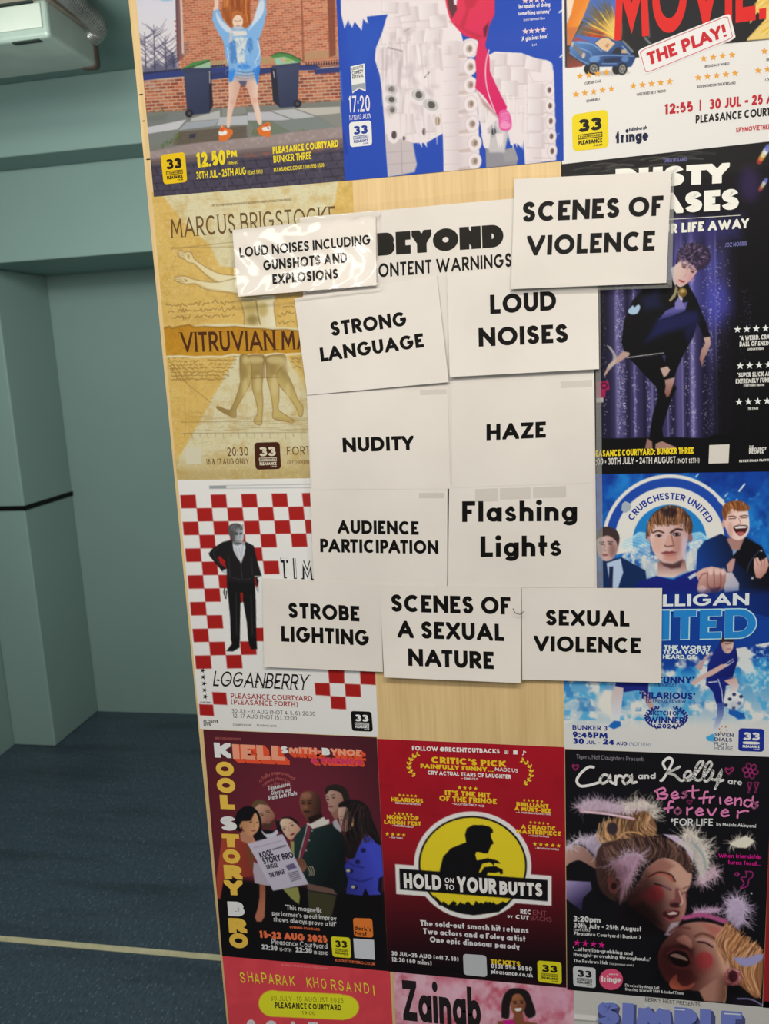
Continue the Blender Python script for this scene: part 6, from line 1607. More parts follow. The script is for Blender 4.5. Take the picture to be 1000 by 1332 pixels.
c.poly([(640, 520), (640, 460), (700, 410), (800, 412), (870, 460), (900, 530), (870, 500), (780, 432), (690, 430), (660, 470)], (26, 19, 18), smooth=True, soft=6); c.poly([(600, 440), (650, 470), (700, 600), (760, 690), (700, 640), (620, 560)], (22, 18, 24), soft=14)
c.ell(712, 556, 18, 9, (66, 46, 40), 20, soft=8); c.ell(808, 512, 20, 9, (66, 46, 40), -20, soft=8); c.line([(690, 530), (730, 530)], 6, (96, 70, 54), soft=6); c.line([(770, 490), (820, 470)], 6, (96, 70, 54), soft=6); c.line([(760, 530), (780, 576), (762, 586)], 7, (150, 110, 84), smooth=True, soft=8); c.ell(812, 620, 34, 14, (132, 62, 58), -24, soft=8); c.ell(816, 622, 20, 6, (60, 24, 28), -24, soft=6)
# newspaper
c.z(275, 1080, .125)
c.poly([(440, 330), (520, 360), (640, 500), (600, 580), (450, 550), (432, 420)], (150, 134, 138), soft=4)
c.poly([(375, 140), (740, 40), (1010, 560), (640, 630)], grad((400, 200), (166, 152, 158), (900, 560), (158, 148, 152)), soft=3)
c.line([(640, 200), (770, 160)], 16, (90, 80, 90), soft=5); c.line([(440, 185), (730, 108)], 9, (130, 118, 126), soft=6, alpha=.8)
c.poly([(770, 370), (850, 340), (890, 390), (800, 420)], (84, 72, 96), soft=10)
for k in range(5): c.line([(800 + k * 8, 450 + k * 20), (900 + k * 6, 424 + k * 19)], 11, (70, 64, 74), soft=4, alpha=.8)
c.grade(.9, .93)
p.print()
d_ = np.array([.966, -.26]); 
L = p.let()
for s, a, b, h in (('KOOL', (339, 1117), (355.5, 1112), 8.5), ('STORY BRO', (343, 1124.6), (382.5, 1115.6), 8.6), ('SINGLE', (347, 1131), (362, 1127.6), 6), ('THE FRINGE', (351.4, 1142), (371, 1136.4), 6.4)):
    L.text(s, a, b, h, t=.24, track=.06, up=(-.34, -.94))
p.put(L, 'newspaper_headline', (36, 30, 38))
# stacked letters with their extruded shadow
def col_letters(L, layer=0, dx=0, dy=0):
    for ch, x0, x1, y, h in (('O', 281.5, 304.8, 1009.3, 19), ('O', 282.8, 306.8, 1031, 19.6), ('L', 287, 305.8, 1052.2, 18.4), ('T', 289.4, 312, 1101.8, 17.6), ('O', 290.6, 313, 1123, 19), ('R', 292, 315.6, 1143.4, 18.6), ('Y', 292.4, 316.6, 1164, 19.4), ('R', 298, 321.6, 1213, 19), ('O', 299, 323.2, 1233, 19.6)):
        L.text(ch, (x0 + dx, y + dy), (x1 + dx, y + .8 + dy), h, t=.34, layer=layer, wscale=1.2)
def kiell(L, layer, dx=0, dy=0, t=.27):
    L.text('IELL', (303 + dx, 986.8 + dy), (371 + dx, 989.6 + dy), 19, t=t, track=.06, layer=layer); L.text('MITH-', (375.5 + dx, 980 + dy), (418 + dx, 981.6 + dy), 8.6, t=t, track=.06, layer=layer); L.text('YNOE', (430 + dx, 982.2 + dy), (470 + dx, 984 + dy), 8.8, t=t, track=.06, layer=layer)
L = p.let()
for k in range(6): kiell(L, 0, 1.2 * k, 1.1 * k, .32)
for k in range(4): L.text('& FRIENDS', (404 + k * 1.2, 992.4 + k), (471 + k * 1.2, 994.6 + k), 7.6, t=.32, track=.05, layer=0)
sh = p.put(L, 'title_extrusion', (176, 60, 34), 'orange red block shadow of the title')
L = p.let()
for ch, x0, x1, y, h in (('K', 279.4, 301, 985.4, 19.6), ('S', 365.5, 375, 979.6, 9.4), ('B', 419, 429.4, 982, 9.4), ('S', 287, 309, 1080, 18.6), ('B', 297, 318.6, 1191.4, 19)):
    L.text(ch, (x0, y), (x1, y + .8), h, t=.33, layer=2, wscale=1.2)
p.put(L, 'title_initial', (176, 170, 160), 'white title initials')
L = p.let(); kiell(L, 1); p.put(L, 'title_lettering', (190, 116, 88), 'salmon title letters')
L = p.let(); col_letters(L, 1); p.put(L, 'stacked_letter', (192, 142, 54), 'mustard letters stacked down the edge')
L = p.let(); L.text('& FRIENDS', (405, 992.6), (471.6, 994.8), 7, t=.26, track=.06, layer=1); p.put(L, 'subtitle_lettering', (160, 40, 72))
L = p.let()
L.text('BEST KIDS PRESENTS', (280, 961.6), (313.8, 963), 2.8, t=.16); 
ctr = (361.5, 1037)
L.arctext('a fully improvised', ctr, 29.4, 140, 48, 5, t=.13, track=.1); L.arctext('comedy show from', ctr, 22.2, 143, 46, 4.8, t=.13, track=.1); L.arctext('the star of', ctr, 15.6, 135, 62, 4.6, t=.13, track=.1)
p.put(L, 'strapline_lettering', (140, 70, 62))
L = p.let()
L.text('Taskmaster,', (348.6, 1028.2), (379, 1022), 5.6, t=.24, track=.08); L.text('Ghosts and', (352.6, 1034.4), (379, 1029.2), 5.6, t=.22, track=.08); L.text('Stath Lets Flats', (348.6, 1041), (386.4, 1034.2), 5.8, t=.24, track=.08)
L.text('"This magnetic', (371, 1183), (419, 1187.4), 6.4, t=.18, track=.09); L.text("performer's great improv", (354, 1190.6), (437.6, 1197.8), 6.4, t=.18, track=.09); L.text('shows always prove a hit"', (355.6, 1198.4), (437.6, 1205.6), 6.4, t=.18, track=.09)
L.text('Pleasance Courtyard', (353.4, 1228), (426, 1234.4), 7, t=.16, track=.09); L.text('23:30', (340.4, 1235), (361, 1236.8), 7, t=.28, track=.07); L.text('15-17TH', (363.6, 1237), (379, 1238.2), 4.4, t=.2); L.text('22:30', (384.6, 1238.6), (406, 1240.4), 7, t=.28, track=.07); L.text('18-22ND', (408, 1241), (427, 1242.4), 4.4, t=.2)
p.put(L, 'small_lettering', (160, 154, 146))
L = p.let(); L.text('15-22 AUG 2025', (337, 1219.6), (425.8, 1226.4), 9.4, t=.3, track=.06); L.text('EVENING STANDARD', (377, 1207.4), (416, 1210.6), 3, t=.2); L.text('KOOLSTORYBRO.CO.UK', (436, 1250.6), (488, 1256), 3.6, t=.2, track=.1)
p.put(L, 'date_lettering', (184, 86, 50))
p.badge([(430, 1218), (455, 1219.6), (457, 1246.4), (432.6, 1244.4)], (176, 164, 26), (30, 26, 14), 'yellow venue badge with a black 33')
L = p.let(); L.poly(rrect([(459, 1194), (484, 1195), (485.4, 1219.6), (460.4, 1218)], .14), 1); b = p.put(L, 'producer_badge', (176, 92, 34), 'orange producer badge')
L = p.let(); L.text("Berk's", (461, 1209.6), (483.2, 1211.8), 5.6, t=.2, layer=2); L.text('Nest', (461.4, 1216), (477, 1217.4), 5.6, t=.2, layer=2); p.put(L, 'badge_lettering', (50, 24, 12), None, b)
p.blank_code([(459.4, 1220.6), (486.2, 1222.6), (487.8, 1248.6), (461, 1246)], (160, 156, 152))
# ------------------------------------------------------------------ poster: red comedy poster with a yellow disc and a banner
p = Poster('red poster with a yellow disc, a black silhouette of a man and a black banner',
           [(490.2, 961), (734, 972), (736.6, 1285), (504.9, 1263.8)], 0.5, (128, 16, 26), (174, 166, 154))
c = p.cv
c.z()
c.poly([(485, 955), (740, 966), (742, 1290), (500, 1270)], grad((600, 970), (134, 16, 26), (600, 1100), (124, 18, 26)))
c.poly([(480, 1110), (760, 1120), (760, 1300), (480, 1290)], grad((600, 1110), (112, 18, 24), (600, 1262), (12, 8, 10)), soft=70)
c.z(500, 1040, .24)
wh, yel, K = (190, 182, 170), (184, 160, 28), (14, 12, 13)
cx, cy = 478, 357
c.ell(cx, cy, 318, 292, wh, 6)
c.poly([(58, 350), (905, 414), (905, 576), (64, 512)], wh)
c.ell(cx, cy, 294, 268, K, 6); c.ell(cx, cy, 284, 258, yel, 6)
# man leaning forward in profile
c.poly([(296, 420), (300, 380), (318, 310), (360, 264), (420, 240), (442, 232), (436, 190), (446, 156), (480, 138), (530, 138), (566, 146), (586, 160), (588, 180), (576, 184), (578, 206), (592, 238), (578, 248), (572, 262), (560, 292), (540, 292), (520, 286), (498, 284), (492, 300), (500, 330), (560, 318), (610, 330), (630, 346), (612, 346), (594, 344), (592, 362), (584, 350), (570, 340), (530, 348), (510, 398), (524, 392), (540, 366), (600, 360), (640, 380), (642, 400), (630, 408), (622, 392), (600, 398), (560, 396), (550, 420)], K, soft=2)
# plain dark bank of bushes at the foot of the disc
ban = [(80, 374), (884, 436), (884, 552), (84, 488)]
pts = [(270, 520)] + [(290 + k * 12, 566 + 12 * math.sin(k * 1.7) - (10 if k % 5 == 2 else 0)) for k in range(30)] + [(680, 560), (620, 610), (480, 628), (350, 600)]
c.poly(pts, K, soft=3)
for k in range(14): c.ell(330 + k * 24, 574 + 9 * math.sin(k * 2.3), 12, 12, K, soft=4)
c.poly(ban, K)
c.clouds((112, 12, 20), .05, .5, .8, .35, 3, [(-40, -340), (990, -300), (990, 100), (-30, 100)])
p.print()
L = p.let()
for s, a, b, h in (('HOLD', (525.4, 1155), (574.2, 1158.2), 19.5), ('YOUR', (594.6, 1160), (645.6, 1163.2), 20), ('BUTTS', (649.6, 1163.6), (705.6, 1166.4), 17.5)): L.text(s, a, b, h, t=.26, track=.1)
L.text('ON', (578.4, 1148), (590.4, 1149), 6.4, t=.2, track=.14); L.text('TO', (579, 1157), (590.8, 1158), 6.8, t=.2, track=.14)
p.put(L, 'title_lettering', (196, 190, 178), 'white banner title')
L = p.let()
for s, a, b, h in (('FOLLOW @RECENTCUTBACKS', (536, 976), (649.8, 980.2), 5.8), ('MADE US', (643.6, 1002.6), (673.6, 1005), 4.8), ('CRY ACTUAL TEARS OF LAUGHTER', (556.2, 1007.4), (664.4, 1013), 5.2), ('– TIME OUT', (600, 1013.8), (622, 1015), 2.8), ('– SCOTTISH DAILY MAIL', (588, 1046.6), (630, 1050), 3), ('– EDINBURGH REVIEWS', (512, 1045.4), (547, 1047.6), 2.4), ('– THEATRE WEEKLY', (510, 1074.6), (538, 1077), 2.4), ('– THE TIMES', (506, 1090.4), (524, 1092), 2.4), ('– A YOUNGISH PERSPECTIVE', (671, 1057.6), (716, 1060.6), 2.4), ('– STAGE TO PAGE', (687, 1087.8), (714, 1089.6), 2.4), ('– BROADWAY WORLD', (696, 1104.2), (727, 1106.4), 2.4)):
    L.text(s, a, b, h, t=.24 if h > 5 else .17, track=.1)
p.put(L, 'credit_lettering', (190, 178, 168))
L = p.let()
L.stroke([(656, 975.8), (660.6, 976), (660.6, 980.4), (656, 980.2), (656, 975.8)], .8); L.ellipse((658.3, 978.1), 1.1, 1.1); L.poly([(667.4, 976), (672.8, 976.2), (672.8, 981.4), (667.4, 981.2)]); L.stroke([(681, 977), (681, 981), (679.4, 982)], 1.1); L.stroke([(681, 976.6), (683.6, 978.4)], 1.1)
p.put(L, 'social_icons', (190, 178, 168))
L = p.let()
for s, a, b, h in (("CRITIC'S PICK", (561, 992.4), (657.8, 998), 8.4), ('PAINFULLY FUNNY...', (546.8, 999), (642, 1004), 5.6), ("IT'S THE HIT", (578.6, 1034), (637.6, 1038), 6.6), ('OF THE FRINGE', (571.4, 1041.4), (646, 1046), 6.8), ('HILARIOUS', (508.6, 1042.2), (550.4, 1044.6), 5.4), ('NON-STOP', (503, 1065.4), (544.6, 1067.4), 5.6), ('LAUGH FEST', (499.6, 1071.6), (547.6, 1074.4), 5.4), ('BRILLIANT', (671.6, 1048.4), (713.4, 1051.6), 5.4), ('A MUST-SEE', (669, 1054), (716.6, 1057.6), 5.4), ('A CHAOTIC', (677.8, 1077.8), (723, 1080.6), 5.4), ('MASTERPIECE', (671, 1083.6), (729.6, 1087.4), 5.6), ('TICKETS', (638, 1254), (676.8, 1257.4), 6.6)):
    L.text(s, a, b, h, t=.27, track=.08)
p.put(L, 'quote_lettering', (192, 150, 30))
for n, p0, p1, rr in ((4, (597.6, 1024.4), (618.6, 1025.8), 2.8), (5, (519.6, 1034.2), (540.6, 1035.6), 2.2), (5, (513.4, 1058), (534.8, 1059.6), 2.2), (4, (503.6, 1084.8), (525, 1086.2), 2.8), (5, (681.8, 1040.8), (704.6, 1042.6), 2.2), (5, (690, 1069.6), (712.4, 1071.4), 2.2), (5, (695.6, 1098), (726.4, 1100.2), 3)):
    L = p.let()
    for k in range(n):
        f = k / (n - 1); L.star((p0[0] + (p1[0] - p0[0]) * f, p0[1] + (p1[1] - p0[1]) * f), rr)
    p.put(L, 'star_row', (192, 156, 30))
def wreath(cx, cy, rx, ry, a0, a1, n, flip):
    L = p.let(); pts = []
    for k in range(n + 1):
        a = math.radians(a0 + (a1 - a0) * k / n); x, y = cx + rx * math.cos(a), cy - ry * math.sin(a); pts.append((x, y))
        for s in (1, -1):
            b = a + flip * PI / 2 * 1.0 + s * .7; ex, ey = x + 5.4 * math.cos(b), y - 5.4 * math.sin(b); m = ((x + ex) / 2, (y + ey) / 2); nx, ny = -(ey - y) * .26, (ex - x) * .26
            L.poly([(x, y), (m[0] + nx, m[1] + ny), (ex, ey), (m[0] - nx, m[1] - ny)])
    L.stroke(pts, .9); p.put(L, 'laurel_branch', (192, 156, 36))
wreath(550, 996, 18, 16, 235, 118, 6, -1); wreath(672, 1005, 19, 17, -60, 62, 6, 1)
L = p.let()
for s, a, b in (('The sold-out smash hit returns', (546.6, 1204), (687.4, 1213.8)), ('Two actors and a Foley artist', (550.6, 1214.6), (683.4, 1224.8)), ('One epic dinosaur parody', (559, 1225.4), (675.8, 1235.2))): L.text(s, a, b, 7.4, t=.24, track=.1)
L.text('REC', (676.6, 1188.4), (690.8, 1189.6), 6, t=.26); L.text('BY', (660, 1193.6), (667, 1194.4), 3.4, t=.24); L.text('CUT', (670.4, 1195.4), (688, 1197), 5.8, t=.26)
L.text('30 JUL–25 AUG (off 7, 18)', (509, 1242.6), (596.4, 1250.4), 5.6, t=.24, track=.1); L.text('12:30 (60 mins)', (509.4, 1250.6), (561.4, 1255.6), 5.8, t=.24, track=.1)
L.text('0131 556 6550', (638.4, 1259), (692, 1263.4), 5.6, t=.22, track=.1); L.text('pleasance.co.uk', (638.4, 1266.2), (693, 1271.4), 6, t=.22, track=.09)
p.put(L, 'detail_lettering', (176, 168, 160))
L = p.let(); L.text('ENT', (693, 1189.8), (710.6, 1191), 6, t=.1); L.text('BACKS', (690, 1197), (717.6, 1199.2), 5.8, t=.1); p.put(L, 'faint_lettering', (122, 60, 62))
p.badge([(698.6, 1249.4), (730, 1251.8), (730.6, 1280.4), (699.4, 1277)], (178, 164, 26), (26, 22, 14), 'yellow venue badge with a black 33')
L = p.let(); L.poly(rrect([(602, 1240.6), (632.4, 1242.8), (633.6, 1271), (603.2, 1268)], .14), 1); p.put(L, 'blank_panel', (152, 150, 144))
# ------------------------------------------------------------------ poster: two laughing friends in feather headbands on black
p = Poster('black poster of two laughing friends with rouged cheeks and white feather headbands',
           [(734.7, 974.4), (1004.4, 984.8), (991.3, 1310), (737.5, 1287.5)], 0.4, (13, 11, 13), (162, 154, 142))
c = p.cv
r = np.random.default_rng(6)
lil = (162, 134, 142); cream = (178, 160, 140)
c.z(735, 1020, .165)
# arm and sleeve, left
c.poly([(0, 500), (90, 480), (150, 500), (220, 570), (280, 630), (250, 670), (190, 640), (110, 600), (40, 620), (0, 640)], grad((20, 520), (150, 110, 94), (250, 650), (110, 72, 58)), smooth=True, soft=8)
c.poly([(0, 760), (200, 770), (210, 830), (140, 900), (130, 1000), (0, 900)], grad((0, 760), (140, 118, 150), (120, 950), (36, 28, 56)), soft=10)
c.fluff([(10, 500), (60, 470), (110, 430), (180, 450), (240, 400), (280, 460), (250, 560)], 70, (168, 148, 150), 170, 5)
c.poly([(100, 440), (240, 400), (290, 500), (270, 600), (180, 520)], (160, 136, 146), soft=40, alpha=.8)
# headband feathers
c.poly([(100, 180), (140, 130), (260, 120), (420, 160), (540, 140), (620, 110), (690, 190), (560, 260), (300, 220), (130, 215)], (172, 138, 142), soft=40, alpha=.9)
c.fluff([(110, 180), (160, 150), (280, 150), (380, 170), (460, 170)], 75, lil, 190, 5); c.fluff([(470, 180), (560, 150), (640, 150), (700, 190), (690, 260)], 90, cream, 190, 5)
# curls
c.poly([(300, 300), (380, 280), (520, 260), (620, 210), (700, 280), (720, 380), (640, 440), (470, 460), (360, 470), (310, 400)], (110, 72, 44), smooth=True, soft=20)
c.hair(120, [(300, 380), (360, 290), (520, 250), (660, 230)], [(360, 460), (480, 470), (620, 430), (710, 380)], 9, [(160, 112, 66), (96, 60, 34), (184, 138, 92), (60, 36, 24)], 26, bend=.35)
c.line([(315, 300), (330, 420), (380, 450), (480, 380), (600, 390)], 12, (176, 126, 72), smooth=True, soft=6, alpha=.9); c.ell(370, 350, 44, 50, (46, 32, 34), soft=20)
c.line([(120, 214), (320, 232), (540, 274)], 20, (176, 128, 130), soft=6); c.line([(150, 214), (520, 264)], 7, (200, 168, 164), soft=5); c.line([(640, 200), (720, 190), (760, 220)], 6, (140, 122, 104), smooth=True); c.line([(118, 220), (150, 310)], 4, (60, 60, 66))
# upper face: hair
c.z(735, 1080, .165)
c.poly([(280, 120), (460, 70), (700, 50), (850, 90), (980, 200), (1010, 330), (960, 340), (860, 240), (760, 210), (600, 300), (480, 560), (300, 500), (240, 300)], (58, 36, 30), smooth=True, soft=20)
c.hair(150, [(290, 200), (420, 80), (640, 50), (840, 90), (960, 180)], [(300, 460), (460, 330), (640, 250), (840, 230), (985, 320)], 8, [(96, 62, 46), (36, 22, 20), (124, 84, 62), (70, 42, 34), (22, 14, 14)], 18, bend=-.15, alpha=.7)
# face
c.poly([(640, 300), (760, 220), (880, 250), (960, 330), (1000, 350), (980, 440), (950, 500), (950, 600), (930, 680), (860, 740), (800, 800), (720, 760), (620, 680), (500, 620), (520, 500), (580, 400)], grad((560, 640), (52, 22, 20), (960, 420), (168, 118, 94)), smooth=True, soft=14)
c.poly([(860, 260), (960, 340), (985, 400), (950, 470), (880, 430), (820, 330)], (170, 122, 98), smooth=True, soft=50, alpha=.8)
c.poly([(640, 300), (760, 220), (860, 280), (800, 330), (680, 340)], (128, 74, 60), soft=50, alpha=.8)
c.poly([(500, 620), (620, 560), (700, 640), (760, 760), (640, 720)], (34, 14, 14), soft=70, alpha=.85)
c.poly([(400, 540), (520, 600), (640, 700), (760, 800), (640, 860), (420, 760)], (14, 10, 11), soft=60)
c.ell(712, 496, 66, 62, (142, 44, 44), soft=20); c.ell(690, 520, 90, 60, (120, 34, 36), soft=60, alpha=.6)
c.line([(670, 370), (720, 340), (800, 350), (850, 400)], 22, (150, 70, 50), smooth=True, soft=14); c.line([(660, 366), (740, 330), (830, 350), (866, 400)], 12, (44, 18, 18), smooth=True, soft=10)
c.line([(700, 420), (770, 440), (830, 470)], 12, (40, 16, 18), smooth=True, soft=9); c.ell(800, 452, 34, 16, (110, 70, 76), 25, soft=20, alpha=.7)
c.line([(920, 500), (950, 490), (966, 520)], 10, (70, 34, 34), smooth=True, soft=8); c.line([(930, 460), (980, 440)], 12, (110, 70, 56), soft=12)
c.poly([(870, 460), (910, 480), (920, 560), (890, 610), (830, 600), (820, 560), (860, 540)], (108, 54, 48), smooth=True, soft=24); c.ell(868, 590, 44, 20, (40, 14, 16), soft=22, alpha=.85); c.line([(900, 480), (924, 560), (906, 590)], 10, (190, 150, 126), smooth=True, soft=14)
c.poly([(770, 650), (830, 624), (900, 640), (880, 690), (830, 716), (786, 690)], (64, 18, 22), smooth=True, soft=8); c.poly([(800, 656), (850, 640), (890, 650), (872, 664), (820, 668)], (176, 150, 134), soft=6); c.line([(790, 690), (830, 712), (880, 690)], 14, (136, 60, 58), smooth=True, soft=10); c.line([(800, 640), (850, 626), (900, 632)], 10, (130, 64, 60), smooth=True, soft=8)
c.line([(940, 500), (948, 590), (920, 690), (850, 770)], 14, (160, 90, 76), smooth=True, soft=18)
# ear and feathers at the temple
c.poly([(330, 380), (370, 370), (420, 430), (400, 500), (350, 480)], (100, 52, 44), smooth=True, soft=8); c.ell(384, 440, 22, 30, (40, 18, 18), soft=14)
c.fluff([(360, 250), (430, 260), (500, 200), (580, 190), (520, 330), (470, 420)], 110, lil, 220, 5, alpha=.55); c.poly([(350, 260), (560, 180), (600, 220), (520, 400), (430, 580), (440, 440), (400, 330)], (146, 104, 118), soft=40, alpha=.75)
# second headband of feathers
c.poly([(770, 30), (880, 40), (1010, 160), (1010, 260), (940, 140)], (166, 140, 152), soft=14)
c.z(840, 1080, .1725)
c.fluff([(280, 50), (330, 20), (380, 60), (430, 120), (450, 200), (440, 300)], 100, cream, 260, 5); c.fluff([(400, 350), (430, 400), (500, 300), (540, 340)], 80, (172, 136, 140), 180, 5)
c.poly([(250, 90), (340, 40), (420, 120), (470, 240), (440, 380), (400, 340), (340, 180)], (174, 158, 142), soft=40, alpha=.85); c.line([(350, 90), (430, 190), (450, 290)], 16, (96, 120, 108), smooth=True, soft=20, alpha=.7)
c.fluff([(640, 110), (690, 80), (750, 70), (800, 80)], 60, (190, 172, 146), 90, 5); c.poly([(620, 96), (680, 80), (750, 40), (820, 80), (760, 135), (690, 132)], (192, 172, 146), soft=12)
# lower face
c.fluff([(640, 640), (660, 560), (690, 520), (740, 600), (720, 700)], 100, (166, 140, 156), 240, 5); c.fluff([(360, 620), (460, 610), (560, 600)], 50, (170, 130, 146), 140, 5)
c.poly([(600, 640), (660, 530), (720, 560), (740, 660), (700, 760), (630, 700)], (156, 132, 148), soft=40, alpha=.8); c.line([(290, 660), (430, 640), (600, 690)], 34, (150, 60, 98), smooth=True, soft=14)
c.poly([(140, 790), (190, 700), (250, 690), (240, 740), (190, 800)], (160, 138, 142), soft=20)
c.poly([(100, 900), (180, 790), (280, 710), (420, 690), (560, 720), (660, 800), (700, 900), (690, 1020), (620, 1100), (560, 1180), (440, 1210), (300, 1200), (150, 1130), (95, 1020)], grad((140, 1060), (70, 26, 24), (640, 800), (176, 124, 96)), smooth=True, soft=14)
c.poly([(560, 740), (680, 830), (690, 980), (600, 1090), (560, 1000), (540, 880)], (182, 128, 98), smooth=True, soft=60, alpha=.8); c.poly([(400, 1210), (560, 1100), (620, 1120), (600, 1300), (440, 1290)], (140, 92, 72), soft=20)
c.poly([(420, 700), (560, 720), (640, 800), (500, 790)], (150, 60, 52), soft=60, alpha=.6)
c.poly([(100, 1020), (180, 1020), (330, 1050), (400, 1120), (300, 1200), (150, 1130)], (84, 30, 28), soft=50, alpha=.8); c.poly([(140, 880), (240, 860), (360, 900), (350, 1010), (240, 1010), (120, 960)], (64, 22, 22), soft=50, alpha=.8)
c.poly([(170, 940), (220, 910), (300, 930), (330, 1000), (290, 1030), (210, 1010)], (26, 10, 12), smooth=True, soft=8); c.poly([(180, 945), (230, 930), (300, 960), (312, 985), (240, 965)], (184, 162, 136), smooth=True, soft=5)
c.line([(160, 930), (220, 896), (310, 916), (345, 990)], 14, (120, 50, 46), smooth=True, soft=12); c.line([(200, 1024), (290, 1046), (350, 1010)], 14, (110, 44, 40), smooth=True, soft=12)
c.ell(440, 980, 62, 64, (150, 46, 44), soft=20); c.ell(430, 1000, 90, 80, (130, 40, 38), soft=70, alpha=.5); c.poly([(176, 1150), (210, 1100), (236, 1090), (240, 1140), (290, 1176), (370, 1150), (330, 1196), (250, 1206), (190, 1190)], (168, 78, 50), smooth=True, soft=8)
c.poly([(230, 820), (290, 790), (340, 830), (345, 880), (310, 890), (260, 850)], (178, 118, 96), smooth=True, soft=24); c.ell(290, 880, 40, 16, (54, 20, 20), 20, soft=18, alpha=.85)
c.line([(370, 800), (430, 780), (520, 820), (540, 880)], 20, (96, 52, 38), smooth=True, soft=16); c.line([(390, 840), (450, 850), (500, 880)], 12, (44, 20, 22), smooth=True, soft=8); c.line([(386, 826), (450, 822), (520, 860)], 16, (170, 120, 106), smooth=True, soft=14, alpha=.8); c.line([(180, 770), (240, 730), (330, 740)], 14, (96, 48, 38), smooth=True, soft=14)
# ginger hair, ear, scrunchie
c.poly([(600, 700), (700, 780), (760, 850), (830, 850), (880, 920), (880, 1100), (860, 1240), (820, 1260), (720, 1180), (640, 1130), (640, 1000), (680, 900)], (130, 78, 42), smooth=True, soft=16)
c.hair(140, [(600, 700), (700, 780), (800, 850), (870, 920)], [(610, 980), (660, 1000), (760, 1180), (860, 1260)], 8, [(176, 116, 66), (110, 62, 34), (196, 142, 92), (84, 46, 28), (150, 90, 48)], 16, bend=.2, alpha=.75)
c.poly([(660, 960), (760, 960), (860, 930), (880, 970), (800, 1020), (720, 1020)], (128, 118, 150), smooth=True, soft=20)
c.poly([(590, 1090), (640, 1040), (710, 1060), (720, 1130), (680, 1170), (610, 1160)], (140, 66, 66), smooth=True, soft=14); c.ell(656, 1100, 34, 44, (66, 22, 26), soft=14)
for k in range(26):
    a = r.random() * 6.28; c.line([(656 + 46 * math.cos(a), 1104 + 50 * math.sin(a)), (656 + 66 * math.cos(a + .4), 1104 + 66 * math.sin(a + .4))], 6, (190, 136, 130), alpha=.7, w1=2)
c.line([(600, 1180), (604, 1250), (586, 1310)], 7, (176, 150, 96), smooth=True)
c.poly([(620, 1230), (700, 1260), (880, 1300), (880, 1340), (620, 1330)], (18, 14, 20), soft=14); c.line([(690, 1270), (790, 1275), (880, 1320)], 10, (110, 96, 130), smooth=True, soft=6)
c.line([(0, 980), (30, 970)], 5, (190, 190, 190)); c.ell(795, 476, 7, 7, (150, 160, 156))
c.z(735, 1080, .165)
c.poly([(500, 480), (640, 330), (720, 420), (780, 560), (800, 800), (640, 780), (480, 640)], (120, 92, 90), soft=160, mode='mul', alpha=.8)
c.poly([(280, 250), (330, 170), (500, 330), (420, 560), (260, 560)], (150, 120, 120), soft=120, mode='mul', alpha=.6)
c.z(840, 1080, .1725)
c.poly([(80, 900), (240, 740), (370, 880), (420, 1080), (330, 1220), (80, 1120)], (124, 88, 86), soft=200, mode='mul', alpha=.85)
c.poly([(560, 1120), (640, 1060), (720, 1180), (640, 1300), (540, 1300)], (150, 120, 110), soft=100, mode='mul', alpha=.7)
# pink doodles
c.z(840, 1080, .1725)
pk = (176, 30, 110)
c.line([(700, 325), (690, 345), (668, 330), (690, 320), (704, 332)], 6, pk, smooth=True); c.line([(750, 310), (800, 315), (802, 350), (776, 372), (764, 420), (712, 436), (740, 400), (716, 360), (756, 350), (752, 312)], 6, pk, smooth=True)
c.z(730, 965, .27)
c.line([(68, 136), (54, 120), (58, 110), (68, 116), (78, 110), (82, 120), (68, 136)], 5, (150, 26, 80), smooth=True); c.line([(804, 156), (790, 136), (794, 126), (806, 132), (824, 124), (828, 134), (806, 156)], 5, (160, 28, 84), smooth=True); c.line([(618, 300), (606, 288), (610, 280), (618, 284), (628, 280), (628, 288), (618, 300)], 4, (150, 26, 80), smooth=True)
for k in range(6):
    a = k * 1.047 + .2; c.ell(910 + 24 * math.cos(a), 140 + 24 * math.sin(a), 14, 11, (160, 28, 90), math.degrees(a), ring=4)
c.ell(910, 140, 10, 10, (160, 28, 90), ring=4)
for x in (905, 938): c.line([(x - 8, 196), (x + 12, 196), (x, 234), (x - 8, 196)], 4, (160, 28, 90)); c.ell(x - 4, 242, 4, 4, (160, 28, 90), ring=3)
c.grade(.88, .95)
p.print()
# brush script: the strokes of the hand lettering
L = p.let()
def brush(strokes, w, ox=730, oy=965, s=.27, layer=0):
    L.mark()
    for st in strokes: L.stroke([(ox + x * s, oy + y * s) for x, y in spl(st, 5)], w, layer)
brush([[(155, 122), (130, 122), (95, 150), (74, 185), (90, 212), (130, 210), (180, 196)], [(228, 165), (205, 158), (186, 182), (196, 200), (220, 190), (234, 165), (236, 190), (250, 200)], [(262, 165), (262, 205)], [(262, 178), (276, 164), (290, 166)], [(336, 170), (310, 162), (296, 184), (306, 202), (328, 190), (338, 166), (340, 196), (360, 194)]], 3.6)
brush([[(500, 130), (490, 100), (515, 78), (535, 90), (520, 130), (490, 180), (478, 186)], [(570, 120), (540, 136), (510, 148), (545, 160), (575, 186), (600, 178), (626, 156), (612, 140), (592, 160), (600, 184), (630, 176), (680, 110), (676, 92), (655, 110), (640, 160), (650, 184), (680, 176), (722, 116), (716, 96), (696, 116), (684, 170), (700, 190), (728, 160), (730, 140), (722, 176), (748, 180), (770, 142), (762, 180), (740, 226)], [(752, 192), (780, 184)]], 3.4)
p.put(L, 'script_title', (172, 164, 152), 'white brush script names')
L = p.let()
